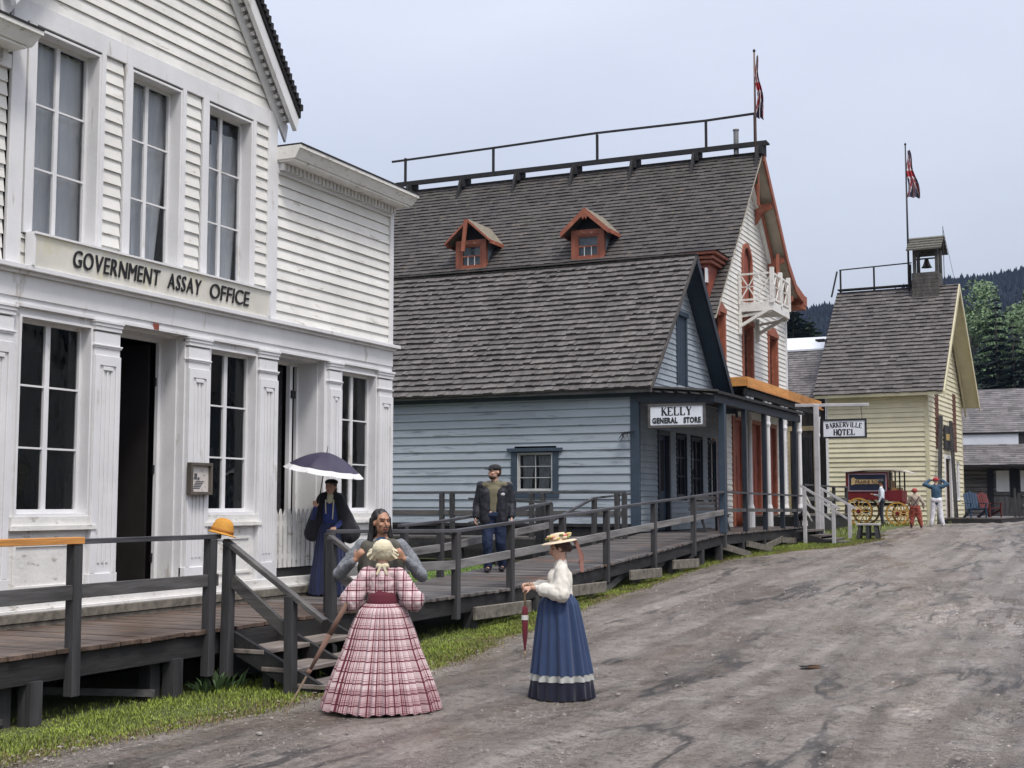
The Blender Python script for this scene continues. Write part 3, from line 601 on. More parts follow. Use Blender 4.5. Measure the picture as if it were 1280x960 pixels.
for u in (12.4, 14.25, 15.8, 17.6): mb.box(AX - 4.4, AX - .6, u - .03, u + .03, .84, 4.45)
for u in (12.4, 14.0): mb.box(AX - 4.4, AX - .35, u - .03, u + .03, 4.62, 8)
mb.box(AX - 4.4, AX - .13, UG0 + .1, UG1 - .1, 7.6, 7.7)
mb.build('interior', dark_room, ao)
mb = MB(); mb.box(AX - 4.38, AX - 4.34, 14.9, 15.5, 2.0, 2.9); 
mb.build('picture_frame', dark_frame, ao)
# the hanging sign of the office
sg = thing('office_sign', 'long cream board with black lettering between the storeys of the white office', 'sign', (AX, 13.4, 4.66))
mb = MB(); mb.hexa([A.p(11.12, 4.662, .05), A.p(15.62, 4.662, .05), A.p(15.62, 4.662, .13), A.p(11.12, 4.662, .13), A.p(11.12, 5.02, .05), A.p(15.62, 5.02, .05), A.p(15.62, 5.02, .17), A.p(11.12, 5.02, .17)]); mb.build('board', sign_cream, sg)
mb = MB(); A.box(mb, 11.09, 15.65, 5.02, 5.045, .05, .195); A.box(mb, 11.085, 11.12, 4.662, 5.02, .05, .175); A.box(mb, 15.62, 15.655, 4.662, 5.02, .05, .175); mb.build('sign_frame', white_trim, sg)
S2 = FR((AX + .133, 0, 4.66), (0, 1, 0), (1, 0, 0)); tilt = .04 / .36
for txt, ua, wd in (('GOVERNMENT', 11.73, 1.52), ('ASSAY', 13.42, .66), ('OFFICE', 14.28, .87)):
    t = MB(); [t.add(q_.v, q_.f) for q_ in (letters_mb(txt, S2, ua + sx_, .088 + sy_, .285, sd_, wd) for sx_, sy_, sd_ in ((0, 0, .0), (.006, .002, .0007), (-.006, -.002, .0014)))]; t.v = [(x + (z - 4.66) * tilt + .002, y, z) for x, y, z in t.v]; t.build('lettering', black_paint, sg)
# number plate and notice box
nb = MB(); A.box(nb, 13.28, 13.38, 4.205, 4.285, .052, .062); tag(nb.build('number_plate', red_door, None, (AX + .05, 13.33, 4.2)), 'tiny red number plate above the open office door', 'plate')
nbx = thing('notice_box', 'small framed notice box on the pilaster beside the office door', 'notice box', (AX + .08, 14.16, 2.1))
mb = MB(); A.box(mb, 13.97, 14.42, 2.12, 2.16, .08, .16); A.box(mb, 13.97, 14.42, 2.50, 2.54, .08, .16); A.box(mb, 13.97, 14.01, 2.16, 2.50, .08, .16); A.box(mb, 14.38, 14.42, 2.16, 2.50, .08, .16); mb.build('frame', dark_frame, nbx, bevel=.003)
mb = MB(); A.box(mb, 14.01, 14.38, 2.16, 2.50, .09, .115); mb.build('notice', M('notice paper', (.60, .56, .52), .6, .1, 6, bump=0, dirt=((.1, .1, .1), .3, 14, (1, 1, 1))), nbx)
mb = MB()
for k in range(5): A.box(mb, 14.06 + .012 * k, 14.2 + .02 * k, 2.20 + .022 * k, 2.212 + .022 * k, .116, .118)
A.box(mb, 14.08, 14.14, 2.32, 2.40, .116, .118); A.box(mb, 14.15, 14.19, 2.31, 2.35, .116, .118); mb.build('notice_print', M('notice ink', (.08, .08, .09), .7), nbx)
# thin lightning rod beside the gable
mb = MB(); mb.tube((AX - .3, 16.35, 7.3), (AX - .3, 16.35, 8.0), .012); tag(mb.build('vent_rod', grey_z, None, (AX - .3, 16.35, 7.3)), 'thin metal rod rising beside the white gable', 'rod')
# ================================================================ BOARDWALK
def lerp_pts(pts, y):
    if y <= pts[0][0]: return pts[0][1]
    for (a, b), (c, d) in zip(pts, pts[1:]):
        if y <= c: return b + (d - b) * (y - a) / (c - a)
    return pts[-1][1]
DK = [(19.5, .65), (21.5, .75), (24, .85), (27, 1.0), (30, 1.17), (32, 1.27), (41.5, 1.30)]
dk = lambda y: lerp_pts(DK, y)
XF = -9.05
def inner(y): return -11.0 if y < 31.6 else -11.12
def deck(name, label, ya, yb, mat, xin=None, edge=True):
    t = thing(name, label, 'boardwalk', ((XF - 11) / 2, (ya + yb) / 2, gz((ya + yb) / 2)))
    mb = MB(); y = ya
    while y < yb - .02:
        w = min(rnd.uniform(.13, .16), yb - y); z = dk(y + w / 2) + rnd.uniform(-.004, .004); xf = XF + rnd.uniform(-.01, .035); xi = (xin if xin is not None else inner(y)) 
        mb.box(xi, xf, y, y + w - .010, z - .045, z); y += w
    mb.build('planking', mat, t, bevel=.004)
    mb = MB(); y = ya      # side beams and cross joists
    ys_ = [ya] + [p[0] for p in DK if ya < p[0] < yb] + [yb]
    for a, b in zip(ys_, ys_[1:]):
        za, zb = dk(a), dk(b)
        for x, w in ((XF - .08, .09), ((xin or -11.0) + .15, .09), (-10.1, .09)):
            mb.beam((x, a, za - .165), (x, b, zb - .165), w, .23)
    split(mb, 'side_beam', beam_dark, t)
    return t
b1 = deck('boardwalk', 'brown plank boardwalk raised in front of the white office', 6.8, 15.5, deck_brown)
b2 = deck('boardwalk', 'grey plank ramp rising from the white office toward the blue store', 15.5, 31.55, deck_grey)
b3 = deck('boardwalk', 'level grey plank porch deck in front of the blue store and the hotel', 31.55, 41.5, deck_grey, xin=-11.1)
def post(mb, x, y, z0, z1, w=.14, lean=0): mb.beam((x, y, z0), (x, y + lean, z1), w, w, up=(0, 1, 0))
mb = MB()
for x, y in ((-9.12, 9.35), (-9.12, 11.35), (-10.9, 9.35), (-10.9, 11.4), (-9.12, 14.3), (-10.9, 14.2), (-9.3, 9.15), (-9.3, 11.2)): post(mb, x, y, gz(y) - .1, dk(y) - .26, .15)
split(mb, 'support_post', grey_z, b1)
mb = MB(); mb.beam((-9.5, 8.2, .30), (-9.25, 9.2, .34), .05, .11); mb.beam((-10.4, 8.6, .12), (-9.2, 9.1, .05), .06, .05); mb.beam((-9.9, 10.2, .16), (-9.15, 11.1, .06), .06, .07); split(mb, 'brace', grey_y, b1)
mb = MB()
for y in (16.2, 18.4, 20.8, 23.4, 26, 28.4, 30.6):
    for x in (-9.15, -10.9): post(mb, x, y, gz(y) - .1, dk(y) - .26, .16)
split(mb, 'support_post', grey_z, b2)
mb = MB()
for y, ya in ((18.2, 20.1), (21.6, 23.6), (25.2, 26.9), (28.0, 29.6)):
    mb.beam((-8.98, y, gz(y) + .24), (-8.90, ya, gz(ya) + .16), .06, .20)
split(mb, 'cross_timber', pale_timber, b2, bevel=.01)
mb = MB()
for y in (20.4, 24.2, 26.6, 29): mb.beam((-9.2, y, gz(y) + .02), (-9.25, y + 1.5, dk(y + 1.5) - .3), .10, .13)
split(mb, 'brace', grey_y, b2)
mb = MB()
for y in (32.2, 34.3, 36.6, 38.7, 41.2):
    for x in (-9.15, -10.9): post(mb, x, y, gz(y) - .1, dk(y) - .26, .16)
split(mb, 'support_post', grey_z, b3)
mb = MB()
for y, s in ((32.3, 1), (34.6, 1), (38.4, -1)): mb.beam((-9.05, y, dk(y) - .32), (-8.9, y + 1.9, gz(y) + .1), .08, .16)
mb.beam((-9.1, 36.2, gz(36) + .05), (-9.1, 38.6, dk(38) - .3), .1, .16); split(mb, 'brace', pale_timber, b3)
mb = MB(); mb.box(-11.0, -10.96, 8, 19.3, 0, .62); mb.build('void_backing', beam_dark, b1)

def railing(name, label, posts, tops, midf=.5, m_post=None, m_top=None, m_mid=None, zb=None, group=None, cat='railing', topw=.10, toph=.05, pw=.11):
    """posts: (x,y,ztop,zbottom); tops: list of polyline points"""
    t = thing(name, label, cat, (posts[0][0], posts[0][1], posts[0][3]), group)
    for (x, y, zt, zb_) in posts:
        mb = MB(); mb.beam((x, y, zb_), (x + rnd.uniform(-.01, .01), y + rnd.uniform(-.012, .012), zt), pw, pw, up=(0, 1, 0)); mb.build('post', m_post or grey_z, t, bevel=.006)
    for a, b in zip(tops, tops[1:]):
        mb = MB(); mb.beam(a, b, topw, toph); mb.build('top_rail', m_top or rail_dark, t, bevel=.004)
    if midf:
        for a, b in zip(tops, tops[1:]):
            o = Vector((-.0, 0, -midf)); mb = MB(); mb.beam(Vector(a) + o, Vector(b) + o, .05, .13); mb.build('mid_rail', m_mid or grey_y, t, bevel=.004)
    return t
# front rail of the office boardwalk
r1 = railing('railing', 'dark weathered railing along the boardwalk before the office door', [(XF, 9.80, 1.62, .20), (XF, 11.84, 1.62, .15)], [(XF, 9.86, 1.645), (XF, 11.98, 1.645)], .47)
mb = MB(); mb.beam((XF, 6.5, 1.66), (XF, 9.86, 1.655), .12, .065); o = mb.build('top_rail', new_wood, r1, bevel=.004); o['label'] = 'fresh orange top rail board'
mb = MB(); mb.beam((XF + .01, 6.5, 1.16), (XF + .01, 9.78, 1.17), .05, .14); mb.build('mid_rail', grey_y, r1, bevel=.004)
mb = MB(); mb.beam((XF, 7.6, .2), (XF, 7.6, 1.62), .11, .11, up=(0, 1, 0)); mb.build('post', grey_z, r1)
# long front rail: from the stairs up the ramp to the porch
ys_ = [14.25, 17.72, 19.66, 21.85, 24.05, 26.9, 29.75, 32.35]
zt_ = lambda y: lerp_pts([(14, 1.66), (17.7, 1.60), (19.8, 1.70), (21.8, 1.79), (24, 1.90), (26.9, 2.04), (29.7, 2.17), (32.35, 2.30), (37, 2.27), (41.3, 2.25)], y)
r2 = railing('railing', 'grey timber railing climbing along the street side of the ramp', [(XF, y, zt_(y) - .02, dk(y) - .35) for y in ys_], [(XF, y, zt_(y)) for y in ys_], .50, m_top=rail_dark, m_mid=pale_timber if 0 else wood('light grey rail board', (.17, .165, .16), WY))
mb = MB(); mb.beam((XF, 32.36, 2.30), (XF, 41.2, 2.25), .09, .05); mb.build('top_rail', rail_dark, r2); mb = MB(); mb.beam((XF, 32.4, 1.85), (XF, 41.2, 1.8), .04, .09); mb.build('mid_rail', grey_y, r2)
# inner rail of ramp
r3 = railing('railing', 'grey timber railing on the alley side of the ramp', [(-10.98, y, z, dk(y) - .2) for y, z in ((19.6, 1.62), (20.9, 1.68), (23.3, 1.84), (25.8, 2.0))], [(-10.98, 19.45, 1.64), (-10.98, 20.9, 1.69), (-10.98, 23.3, 1.85), (-10.98, 25.85, 2.02)], .46, m_mid=wood('light grey rail board', (.17, .165, .16), WY))
# landing against the blue store, with rails
ld = thing('landing', 'grey plank landing running back along the side wall of the blue store', 'boardwalk', (-14, 30.2, gz(30)))
mb = MB(); x = -18.4
while x < -11.03: w = .15; mb.box(x, x + w - .01, 29.9, 31.3, 1.14, 1.185); x += w
mb.build('planking', deck_grey, ld)
mb = MB(); mb.beam((-18.4, 29.95, 1.02), (-11, 29.95, 1.02), .1, .24, up=(0, 0, 1)); split(mb, 'side_beam', beam_dark, ld)
mb = MB()
for x in (-17.5, -15.2, -13.1, -11.2): post(mb, x, 30, gz(30) - .1, .95, .14)
split(mb, 'support_post', grey_z, ld)
px = [-17.9, -15.72, -15.42, -13.24, -12.95, -11.0, -10.82]
r4 = railing('railing', 'thin dark railing standing against the blue clapboard side wall', [(x, 30.0, 2.26, 1.0) for x in px], [(-18.4, 30.0, 2.29), (-10.78, 30.0, 2.27)], .50, m_mid=grey_x, topw=.07)
r5 = railing('railing', 'short sloping handrail by the small window of the blue store', [(-11.56, 29.9, 2.12, 1.0), (-11.0, 25.9, 2.02, .8)], [(-10.85, 30.6, 2.25), (-11.56, 29.9, 2.14), (-11.75, 27.4, 1.55)], 0, topw=.07)
mb = MB(); mb.beam((-11.0, 25.9, 2.03), (-11.9, 23.9, 1.62), .07, .05); mb.build('top_rail', rail_dark, r5)
mb = MB(); mb.beam((-11.0, 25.9, 2.03), (-13.6, 27.3, 2.12), .07, .05); mb.build('top_rail', grey_x, r5)
mb = MB(); post(mb, -11.3, 26.1, .6, 2.0, .18); mb.build('post', grey_z, r5)
# stair down to the road
st = thing('stairs', 'three step timber stairs from the office boardwalk down to the road', 'stairs', (-8.4, 13.1, 0))
mb = MB()
for x0, x1, z in ((-8.98, -8.55, .42), (-8.58, -8.12, .24), (-8.14, -7.66, .085)):
    mb.box(x0, x1, 12.16, 14.12, z - .05, z)
split(mb, 'tread', wood('worn stair tread', (.20, .17, .15), WY, .15, .5), st, bevel=.006)
mb = MB()
for y in (12.2, 13.1, 14.05): mb.beam((-9.0, y, .50), (-7.85, y, -.02), .06, .22)
for y in (12.22, 13.12, 14.06): mb.box(-8.6, -8.5, y, y + .08, .0, .37); mb.box(-8.15, -8.06, y, y + .08, 0, .19)
split(mb, 'stringer', beam_dark, st)
mb = MB(); mb.box(-9.04, -9.0, 12.1, 14.2, .1, .6); mb.build('riser', beam_dark, st)
def stair_rail(name, label, y, sx=0):
    return railing(name, label, [(-8.98, y, 1.56, .12), (-8.14, y, 1.02, -.02)], [(-9.02, y, 1.60), (-7.72, y, .765)], 0)
for y, lb in ((12.08, 'sloping stair handrail nearest the yellow hat'), (14.2, 'sloping stair handrail behind the plaid dress')):
    t = railing('stair_railing', lb, [(-8.98, y, 1.57, .12), (-8.14, y, 1.02, -.02)], [(-9.02, y, 1.60), (-7.72, y, .765)], 0, m_top=grey_x)
    mb = MB(); mb.beam((-8.93, y + .01, 1.17), (-8.17, y + .01, .62), .05, .13); mb.build('mid_rail', grey_x, t, bevel=.004)

# ================================================================ BLUE STORE
SY = 31.7
S = FR((0, SY, 0), (1, 0, 0), (0, -1, 0)); SX = -11.05; SF = FR((-11.12, 0, 0), (0, 1, 0), (1, 0, 0))
ks = thing('general_store', 'pale blue clapboard store with grey shingle roof and dark porch posts', 'building', (-14.5, 35.4, gz(35)))
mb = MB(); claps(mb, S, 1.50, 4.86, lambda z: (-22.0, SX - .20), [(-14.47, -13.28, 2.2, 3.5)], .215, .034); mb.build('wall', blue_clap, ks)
mb = MB(); S.box(mb, -22, SX, .4, 1.5, -.1, -.02); S.box(mb, -22, SX, 1.42, 1.5, -.02, .03); mb.build('void_backing', beam_dark, ks)  # near black sheet standing in for the shaded crawlspace below the siding
mb = MB(); S.box(mb, SX - .20, SX + .03, 1.35, 4.86, -.02, .045); SF.box(mb, SY - .04, SY + .12, 1.35, 4.86, .0, .09); S.box(mb, -22, SX + .05, 4.70, 4.87, .0, .05); mb.build('corner_board', blue_trim, ks, bevel=.004)
w = window(ks, S, -14.36, -13.42, 2.36, 3.30, 2, 3, dep=.05, fw=.03, mw=.02, frame=M('greyed white sash', (.42, .43, .42), .6), curtain=[(-14.3, -13.95, 2.4, 3.25, .3, lace_mat), (-13.85, -13.45, 2.4, 3.25, .3, lace_mat)], name='window')
mb = MB(); S.box(mb, -14.56, -14.40, 2.2, 3.36, 0, .05); S.box(mb, -13.38, -13.22, 2.2, 3.36, 0, .05); S.box(mb, -14.66, -13.1, 3.36, 3.45, 0, .10); S.box(mb, -14.6, -13.2, 2.16, 2.30, 0, .06); mb.build('window_trim', blue_trim, w, bevel=.003)
mb = MB(); S.box(mb, -15.0, SX - 4, .9, 1, -.3, -.2) if 0 else None
# front wall under porch
fho = [(33.38, 34.4, 1.3, 3.95), (35.0, 36.0, 2.1, 3.95), (36.35, 37.55, 2.05, 3.95), (38.05, 38.95, 2.05, 3.95)]
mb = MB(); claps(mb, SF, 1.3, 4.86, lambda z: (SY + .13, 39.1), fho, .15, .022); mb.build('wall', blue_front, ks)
for (a, b, c, d) in fho[1:]: window(ks, SF, a + .08, b - .08, c + .08, d - .08, 2, 3, dep=.05, frame=navy_trim, fw=.07, mw=.03)
mb = MB(); SF.box(mb, 33.38, 33.5, 1.3, 3.95, -.05, .05); SF.box(mb, 34.28, 34.4, 1.3, 3.95, -.05, .05); SF.box(mb, 33.5, 34.28, 3.83, 3.95, -.05, .05)
dr = mb.build('door_frame', navy_trim, ks); mb = MB(); SF.box(mb, 33.5, 34.28, 1.3, 3.83, -.12, -.07); SF.box(mb, 33.6, 34.18, 1.4, 2.2, -.07, -.05); dd = mb.build('door', blue_trim, ks)
mb = MB(); SF.box(mb, 33.64, 34.14, 2.35, 3.7, -.069, -.06); mb.build('window_pane', dark_room, dd)
# gable
PK, PC, HWD = 8.93, 35.4, 4.05
mb = MB(); claps(mb, SF, 4.87, PK - .1, lambda z: (PC - (PK - z) + .05, PC + (PK - z) - .05), [(35.1, 36.05, 5.3, 7.25)], .15, .024); mb.build('wall', blue_clap, ks)
mb = MB(); SF.box(mb, 35.1, 35.22, 5.3, 7.25, 0, .05); SF.box(mb, 35.93, 36.05, 5.3, 7.25, 0, .05); SF.box(mb, 35.0, 36.15, 7.25, 7.38, 0, .07); lw_ = mb.build('loft_door_frame', blue_trim, ks)
mb = MB(); SF.box(mb, 35.22, 35.93, 5.3, 7.25, -.04, .01)
for k in range(1, 5): SF.box(mb, 35.22 + .142 * k - .006, 35.22 + .142 * k + .006, 5.3, 7.25, .01, .02)
mb.build('loft_door', blue_trim, ks)
# roof
XR, XL = -10.58, -22.5
mb = MB(); ev = PC - HWD; ze = PK - HWD + .02
V = Vector((0, 1, 1)).normalized(); Ln = HWD * math.sqrt(2)
shingles(mb, (XL, ev - .02, ze), (1, 0, 0), V, XR - XL, Ln, .235, .15, sag=.05, lift=.062, jit=.022)
mb.build('roof_shingles', shingle_mat, ks, fix=False)
mb = MB(); shingles(mb, (XL, PC + HWD, ze), (1, 0, 0), Vector((0, -1, 1)), XR - XL, Ln, .25, .3); mb.build('roof_shingles', shingle_mat, ks, fix=False)
mb = MB()
for s in (-1, 1):
    y1, z1 = PC + s * (HWD - .02), PK - HWD + .02
    mb.hexa([(XL, PC, PK - .14), (XL, y1, z1 - .12), (XR, y1, z1 - .12), (XR, PC, PK - .14), (XL, PC, PK - .008), (XL, y1, z1 - .008), (XR, y1, z1 - .008), (XR, PC, PK - .008)])
rb = mb.build('roof', grey_x, ks)
mb = MB()
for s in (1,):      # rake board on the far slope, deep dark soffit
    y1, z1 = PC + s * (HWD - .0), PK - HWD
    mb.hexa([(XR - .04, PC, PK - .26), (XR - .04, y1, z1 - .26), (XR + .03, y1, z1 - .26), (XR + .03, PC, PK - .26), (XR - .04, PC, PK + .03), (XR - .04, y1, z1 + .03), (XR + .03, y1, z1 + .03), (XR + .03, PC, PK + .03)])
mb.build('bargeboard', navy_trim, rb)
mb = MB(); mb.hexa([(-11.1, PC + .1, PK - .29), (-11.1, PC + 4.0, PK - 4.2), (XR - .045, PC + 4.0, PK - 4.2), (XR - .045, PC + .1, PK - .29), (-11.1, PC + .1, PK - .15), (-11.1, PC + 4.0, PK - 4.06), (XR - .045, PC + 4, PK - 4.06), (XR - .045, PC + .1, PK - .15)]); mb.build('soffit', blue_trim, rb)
mb = MB(); mb.hexa([(XR - .03, PC, PK - .13), (XR - .03, PC - HWD, PK - HWD - .11), (XR + .02, PC - HWD, PK - HWD - .11), (XR + .02, PC, PK - .13), (XR - .03, PC, PK - .02), (XR - .03, PC - HWD, PK - HWD), (XR + .02, PC - HWD, PK - HWD), (XR + .02, PC, PK - .02)]); mb.beam((XL, PC - .07, PK + .02), (XR + .02, PC - .07, PK + .02), .16, .03); mb.build('ridge_board', shingle_old, rb)
# porch roof
mb = MB(); PX = -8.9
mb.hexa([(-11.1, 31.45, 4.86), (-11.1, 41.1, 4.92), (PX, 41.1, 4.74), (PX, 31.45, 4.70), (-11.1, 31.45, 4.93), (-11.1, 41.1, 4.99), (PX, 41.1, 4.81), (PX, 31.45, 4.77)]); pr = mb.build('porch_roof', roof_dark, ks)
mb = MB(); mb.beam((-9.07, 31.5, 4.60), (-9.07, 41.05, 4.62), .12, .22); mb.beam((-11.05, 31.62, 4.68), (-9.07, 31.62, 4.56), .10, .24); mb.build('porch_beam', navy_trim, pr, bevel=.004)
mb = MB(); mb.beam((-11.1, 31.43, 4.95), (PX, 31.43, 4.76), .14, .05)
for k in range(6): mb.beam((-10.9 + k * .33, 31.47, 4.84 - k * .026), (-10.68 + k * .33, 31.40, 4.80 - k * .026), .1, .035)
mb.build('roof_edge', grey_x, pr)
for y, w_ in ((32.36, .17), (34.5, .12), (36.65, .12), (38.7, .12), (40.45, .12)):
    mb = MB(); mb.beam((-9.07, y, 1.28), (-9.07, y, 4.5), w_, w_, up=(0, 1, 0)); mb.build('porch_post', blue_trim if w_ > .15 else navy_trim, ks, bevel=.006)
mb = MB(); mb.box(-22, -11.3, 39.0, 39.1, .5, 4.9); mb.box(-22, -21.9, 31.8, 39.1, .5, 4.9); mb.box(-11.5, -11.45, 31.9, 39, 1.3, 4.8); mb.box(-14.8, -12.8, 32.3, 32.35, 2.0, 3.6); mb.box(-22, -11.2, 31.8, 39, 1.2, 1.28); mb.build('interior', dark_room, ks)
# broken lamp bracket at the corner
mb = MB(); mb.beam((-11.45, 31.6, 3.78), (-11.08, 31.5, 3.80), .05, .05)
for k in range(9): a = k * .7; mb.tube((-11.45 + .02 * k, 31.52, 3.80), (-11.45 + .02 * k + .12 * math.cos(a), 31.45 + .05 * math.sin(a * 2), 3.66 - .05 * (k % 3)), .010, .004, 5)
tag(mb.build('wall_bracket', black_metal, None, (-11.3, 31.6, 3.7)), 'small black iron bracket on the corner of the blue store', 'bracket')
# store sign
gs = thing('store_sign', 'white hanging sign with black lettering at the end of the store porch', 'sign', (-9.98, 31.5, 3.93))
S3 = FR((0, 31.5, 0), (1, 0, 0), (0, -1, 0)); mb = MB(); S3.box(mb, -10.66, -9.30, 3.95, 4.42, -.03, .0); mb.build('board', white_sign, gs)
mb = MB(); S3.box(mb, -10.72, -10.66, 3.89, 4.48, -.035, .02); S3.box(mb, -9.30, -9.24, 3.89, 4.48, -.035, .02); S3.box(mb, -10.66, -9.30, 3.89, 3.95, -.035, .02); S3.box(mb, -10.66, -9.30, 4.42, 4.48, -.035, .02); mb.build('sign_frame', grey_x, gs)
serif_mb('KELLY', S3, -10.37, 4.185, .21, .80, .004, wt=.10).build('lettering', black_paint, gs, fix=False)
text_mb('GENERAL', S3, -10.61, 4.0, .185, .002, .66, bold=.010).build('lettering', black_paint, gs)
text_mb('STORE', S3, -9.80, 4.0, .185, .002, .44, bold=.010).build('lettering', black_paint, gs)
for x in (-10.5, -9.5): 
    mb = MB(); mb.tube((x, 31.5, 4.48), (x, 31.55, 4.62), .008, n=6); mb.build('hanger', black_metal, gs)
# bench on the porch
bn = thing('bench', 'grey slatted bench on the store porch', 'bench', (-10.3, 34.9, dk(35)))
def bench_at(t, x, y0, y1, z):
    mb = MB()
    for k in range(3): mb.box(x + .12 * k, x + .12 * k + .1, y0, y1, z + .42, z + .455)
    mb.build('seat', grey_y, t, bevel=.004); mb = MB()
    for k in range(3): mb.box(x - .06, x - .03, y0, y1, z + .55 + .14 * k, z + .65 + .14 * k)
    mb.build('backrest', grey_y, t, bevel=.004)
    for y in (y0 + .15, y1 - .2):
        mb = MB(); mb.box(x - .04, x + .32, y, y + .06, z + .36, z + .419); mb.beam((x - .02, y + .03, z), (x - .04, y + .03, z + .98), .06, .05, up=(0, 1, 0)); mb.beam((x + .34, y + .03, z), (x + .22, y + .03, z + .40), .06, .05, up=(0, 1, 0)); mb.build('leg', grey_z, t)
bench_at(bn, -10.1, 33.0, 35.6, dk(34))

# ================================================================ HOTEL
HX = -11.6; HC = 44.7; H = FR((HX, 0, 0), (0, 1, 0), (1, 0, 0)); HA = 14.15
ht = thing('hotel', 'tall white clapboard hotel with red trimmed windows and steep grey roof', 'building', (-15, 44.7, gz(45)))
E0, E1 = 39.25, 50.5
def hspan(z):
    s = 1.06; h_ = (HA - .25 - z) / s; r_ = E1 - HC if z < 9.75 else (E1 - HC) - (z - 9.75) / .30 if z < 10.25 else min((HA - .35 - z) / .93, 4.2); l_ = min(h_, HC - E0)
    return (HC - l_, HC + r_)
hw = [(40.5, 41.7, 6.05, 8.15), (44.1, 45.3, 6.05, 8.15), (47.7, 48.9, 6.05, 8.15), (44.2, 45.25, 8.9, 10.85)]
mb = MB(); claps(mb, H, 5.8, HA - .35, hspan, hw, .17, .028); mb.build('wall', white_clap, ht)
mb = MB(); H.box(mb, E1 - .14, E1 + .03, 5.8, 9.75, 0, .06); mb.build('corner_board', white_trim, ht)
for a, b, c, d in hw[:3]:
    w = window(ht, H, a + .05, b - .05, c + .05, d - .05, 2, 2, frame=red_trim, dep=.14, fw=.07); w['label'] = 'tall red framed upstairs window'
    mb = MB(); H.box(mb, a - .14, a + .02, c, d, 0, .06); H.box(mb, b - .02, b + .14, c, d, 0, .06)
    n = 8; pts = [(a - .16 + (b - a + .32) * i / n, d + .20 * math.sin(math.pi * i / n) + .12) for i in range(n + 1)]
    H.poly(mb, [(a - .16, d)] + pts + [(b + .16, d)], 0, .09); H.box(mb, a - .16, b + .16, c - .1, c, 0, .1); mb.build('window_trim', red_trim, w)
# arched doorway onto the balcony
a, b, c, d = hw[3]; mb = MB()
for k in range(10):
    t0, t1 = math.pi * k / 10, math.pi * (k + 1) / 10; m_, r_ = (a + b) / 2, (b - a) / 2
    H.poly(mb, [(m_ + r_ * math.cos(t0), d - r_ + r_ * math.sin(t0)), (m_ + (r_ + .16) * math.cos(t0), d - r_ + (r_ + .16) * math.sin(t0)), (m_ + (r_ + .16) * math.cos(t1), d - r_ + (r_ + .16) * math.sin(t1)), (m_ + r_ * math.cos(t1), d - r_ + r_ * math.sin(t1))], 0, .07)
H.box(mb, a - .16, a, c, d - .52, 0, .07); H.box(mb, b, b + .16, c, d - .52, 0, .07); mb.build('arched_door_frame', red_trim, ht)
mb = MB(); H.box(mb, a, b, c, d, -.1, -.05); mb.build('arched_door', red_door, ht)
# roof: two slopes, bell-cast foot on the right
mb = MB(); bs = 1.06; XRr, XLl = -10.95, -25.6
foot = HC - (HA - 7.7) / bs
Vn = Vector((0, 1, bs)).normalized(); Ln = (HC - foot) * math.sqrt(1 + bs * bs)
def hclip(v):
    return (0, XRr - XLl)
shingles(mb, (XLl, foot, 7.7), (1, 0, 0), Vn, XRr - XLl, Ln, .205, .22, clip=hclip, lift=.042, jit=.006); mb.build('roof_shingles', shingle_old, ht, fix=False)
mb = MB(); ff = [(HC, HA), (48.2, 10.9), (49.4, 10.2), (50.9, 9.93)]
mb.hexa([(XLl, foot, 7.58), (XRr, foot, 7.58), (XRr, HC, HA - .13), (XLl, HC, HA - .13), (XLl, foot, 7.69), (XRr, foot, 7.69), (XRr, HC, HA - .01), (XLl, HC, HA - .01)])
for (y0, z0), (y1, z1) in zip(ff, ff[1:]): mb.hexa([(XLl, y0, z0 - .13), (XLl, y1, z1 - .13), (XRr, y1, z1 - .13), (XRr, y0, z0 - .13), (XLl, y0, z0), (XLl, y1, z1), (XRr, y1, z1), (XRr, y0, z0)])
rf = mb.build('roof', M('cream soffit boards', (.42, .38, .30), .6, .15, 3), ht)
mb = MB()
for (y0, z0), (y1, z1) in zip(ff, ff[1:]): mb.hexa([(XLl, y0, z0 + .005), (XLl, y1, z1 + .005), (XRr, y1, z1 + .005), (XRr, y0, z0 + .005), (XLl, y0, z0 + .05), (XLl, y1, z1 + .05), (XRr, y1, z1 + .05), (XRr, y0, z0 + .05)])
mb.build('roof_shingles', shingle_old, rf)
mb = MB()
for (y0, z0), (y1, z1) in list(zip(ff, ff[1:])):
    mb.hexa([(XRr + .005, y0, z0 - .30), (XRr + .005, y1, z1 - .30), (XRr + .07, y1, z1 - .30), (XRr + .07, y0, z0 - .30), (XRr + .005, y0, z0 + .03), (XRr + .005, y1, z1 + .03), (XRr + .07, y1, z1 + .03), (XRr + .07, y0, z0 + .03)])
mb.box(XRr - .5, XRr + .08, 50.5, 51.1, 9.60, 9.98); mb.box(XRr - .5, XRr + .06, 50.4, 51.0, 9.45, 9.599)
mb.build('bargeboard', red_trim, rf, bevel=.005)
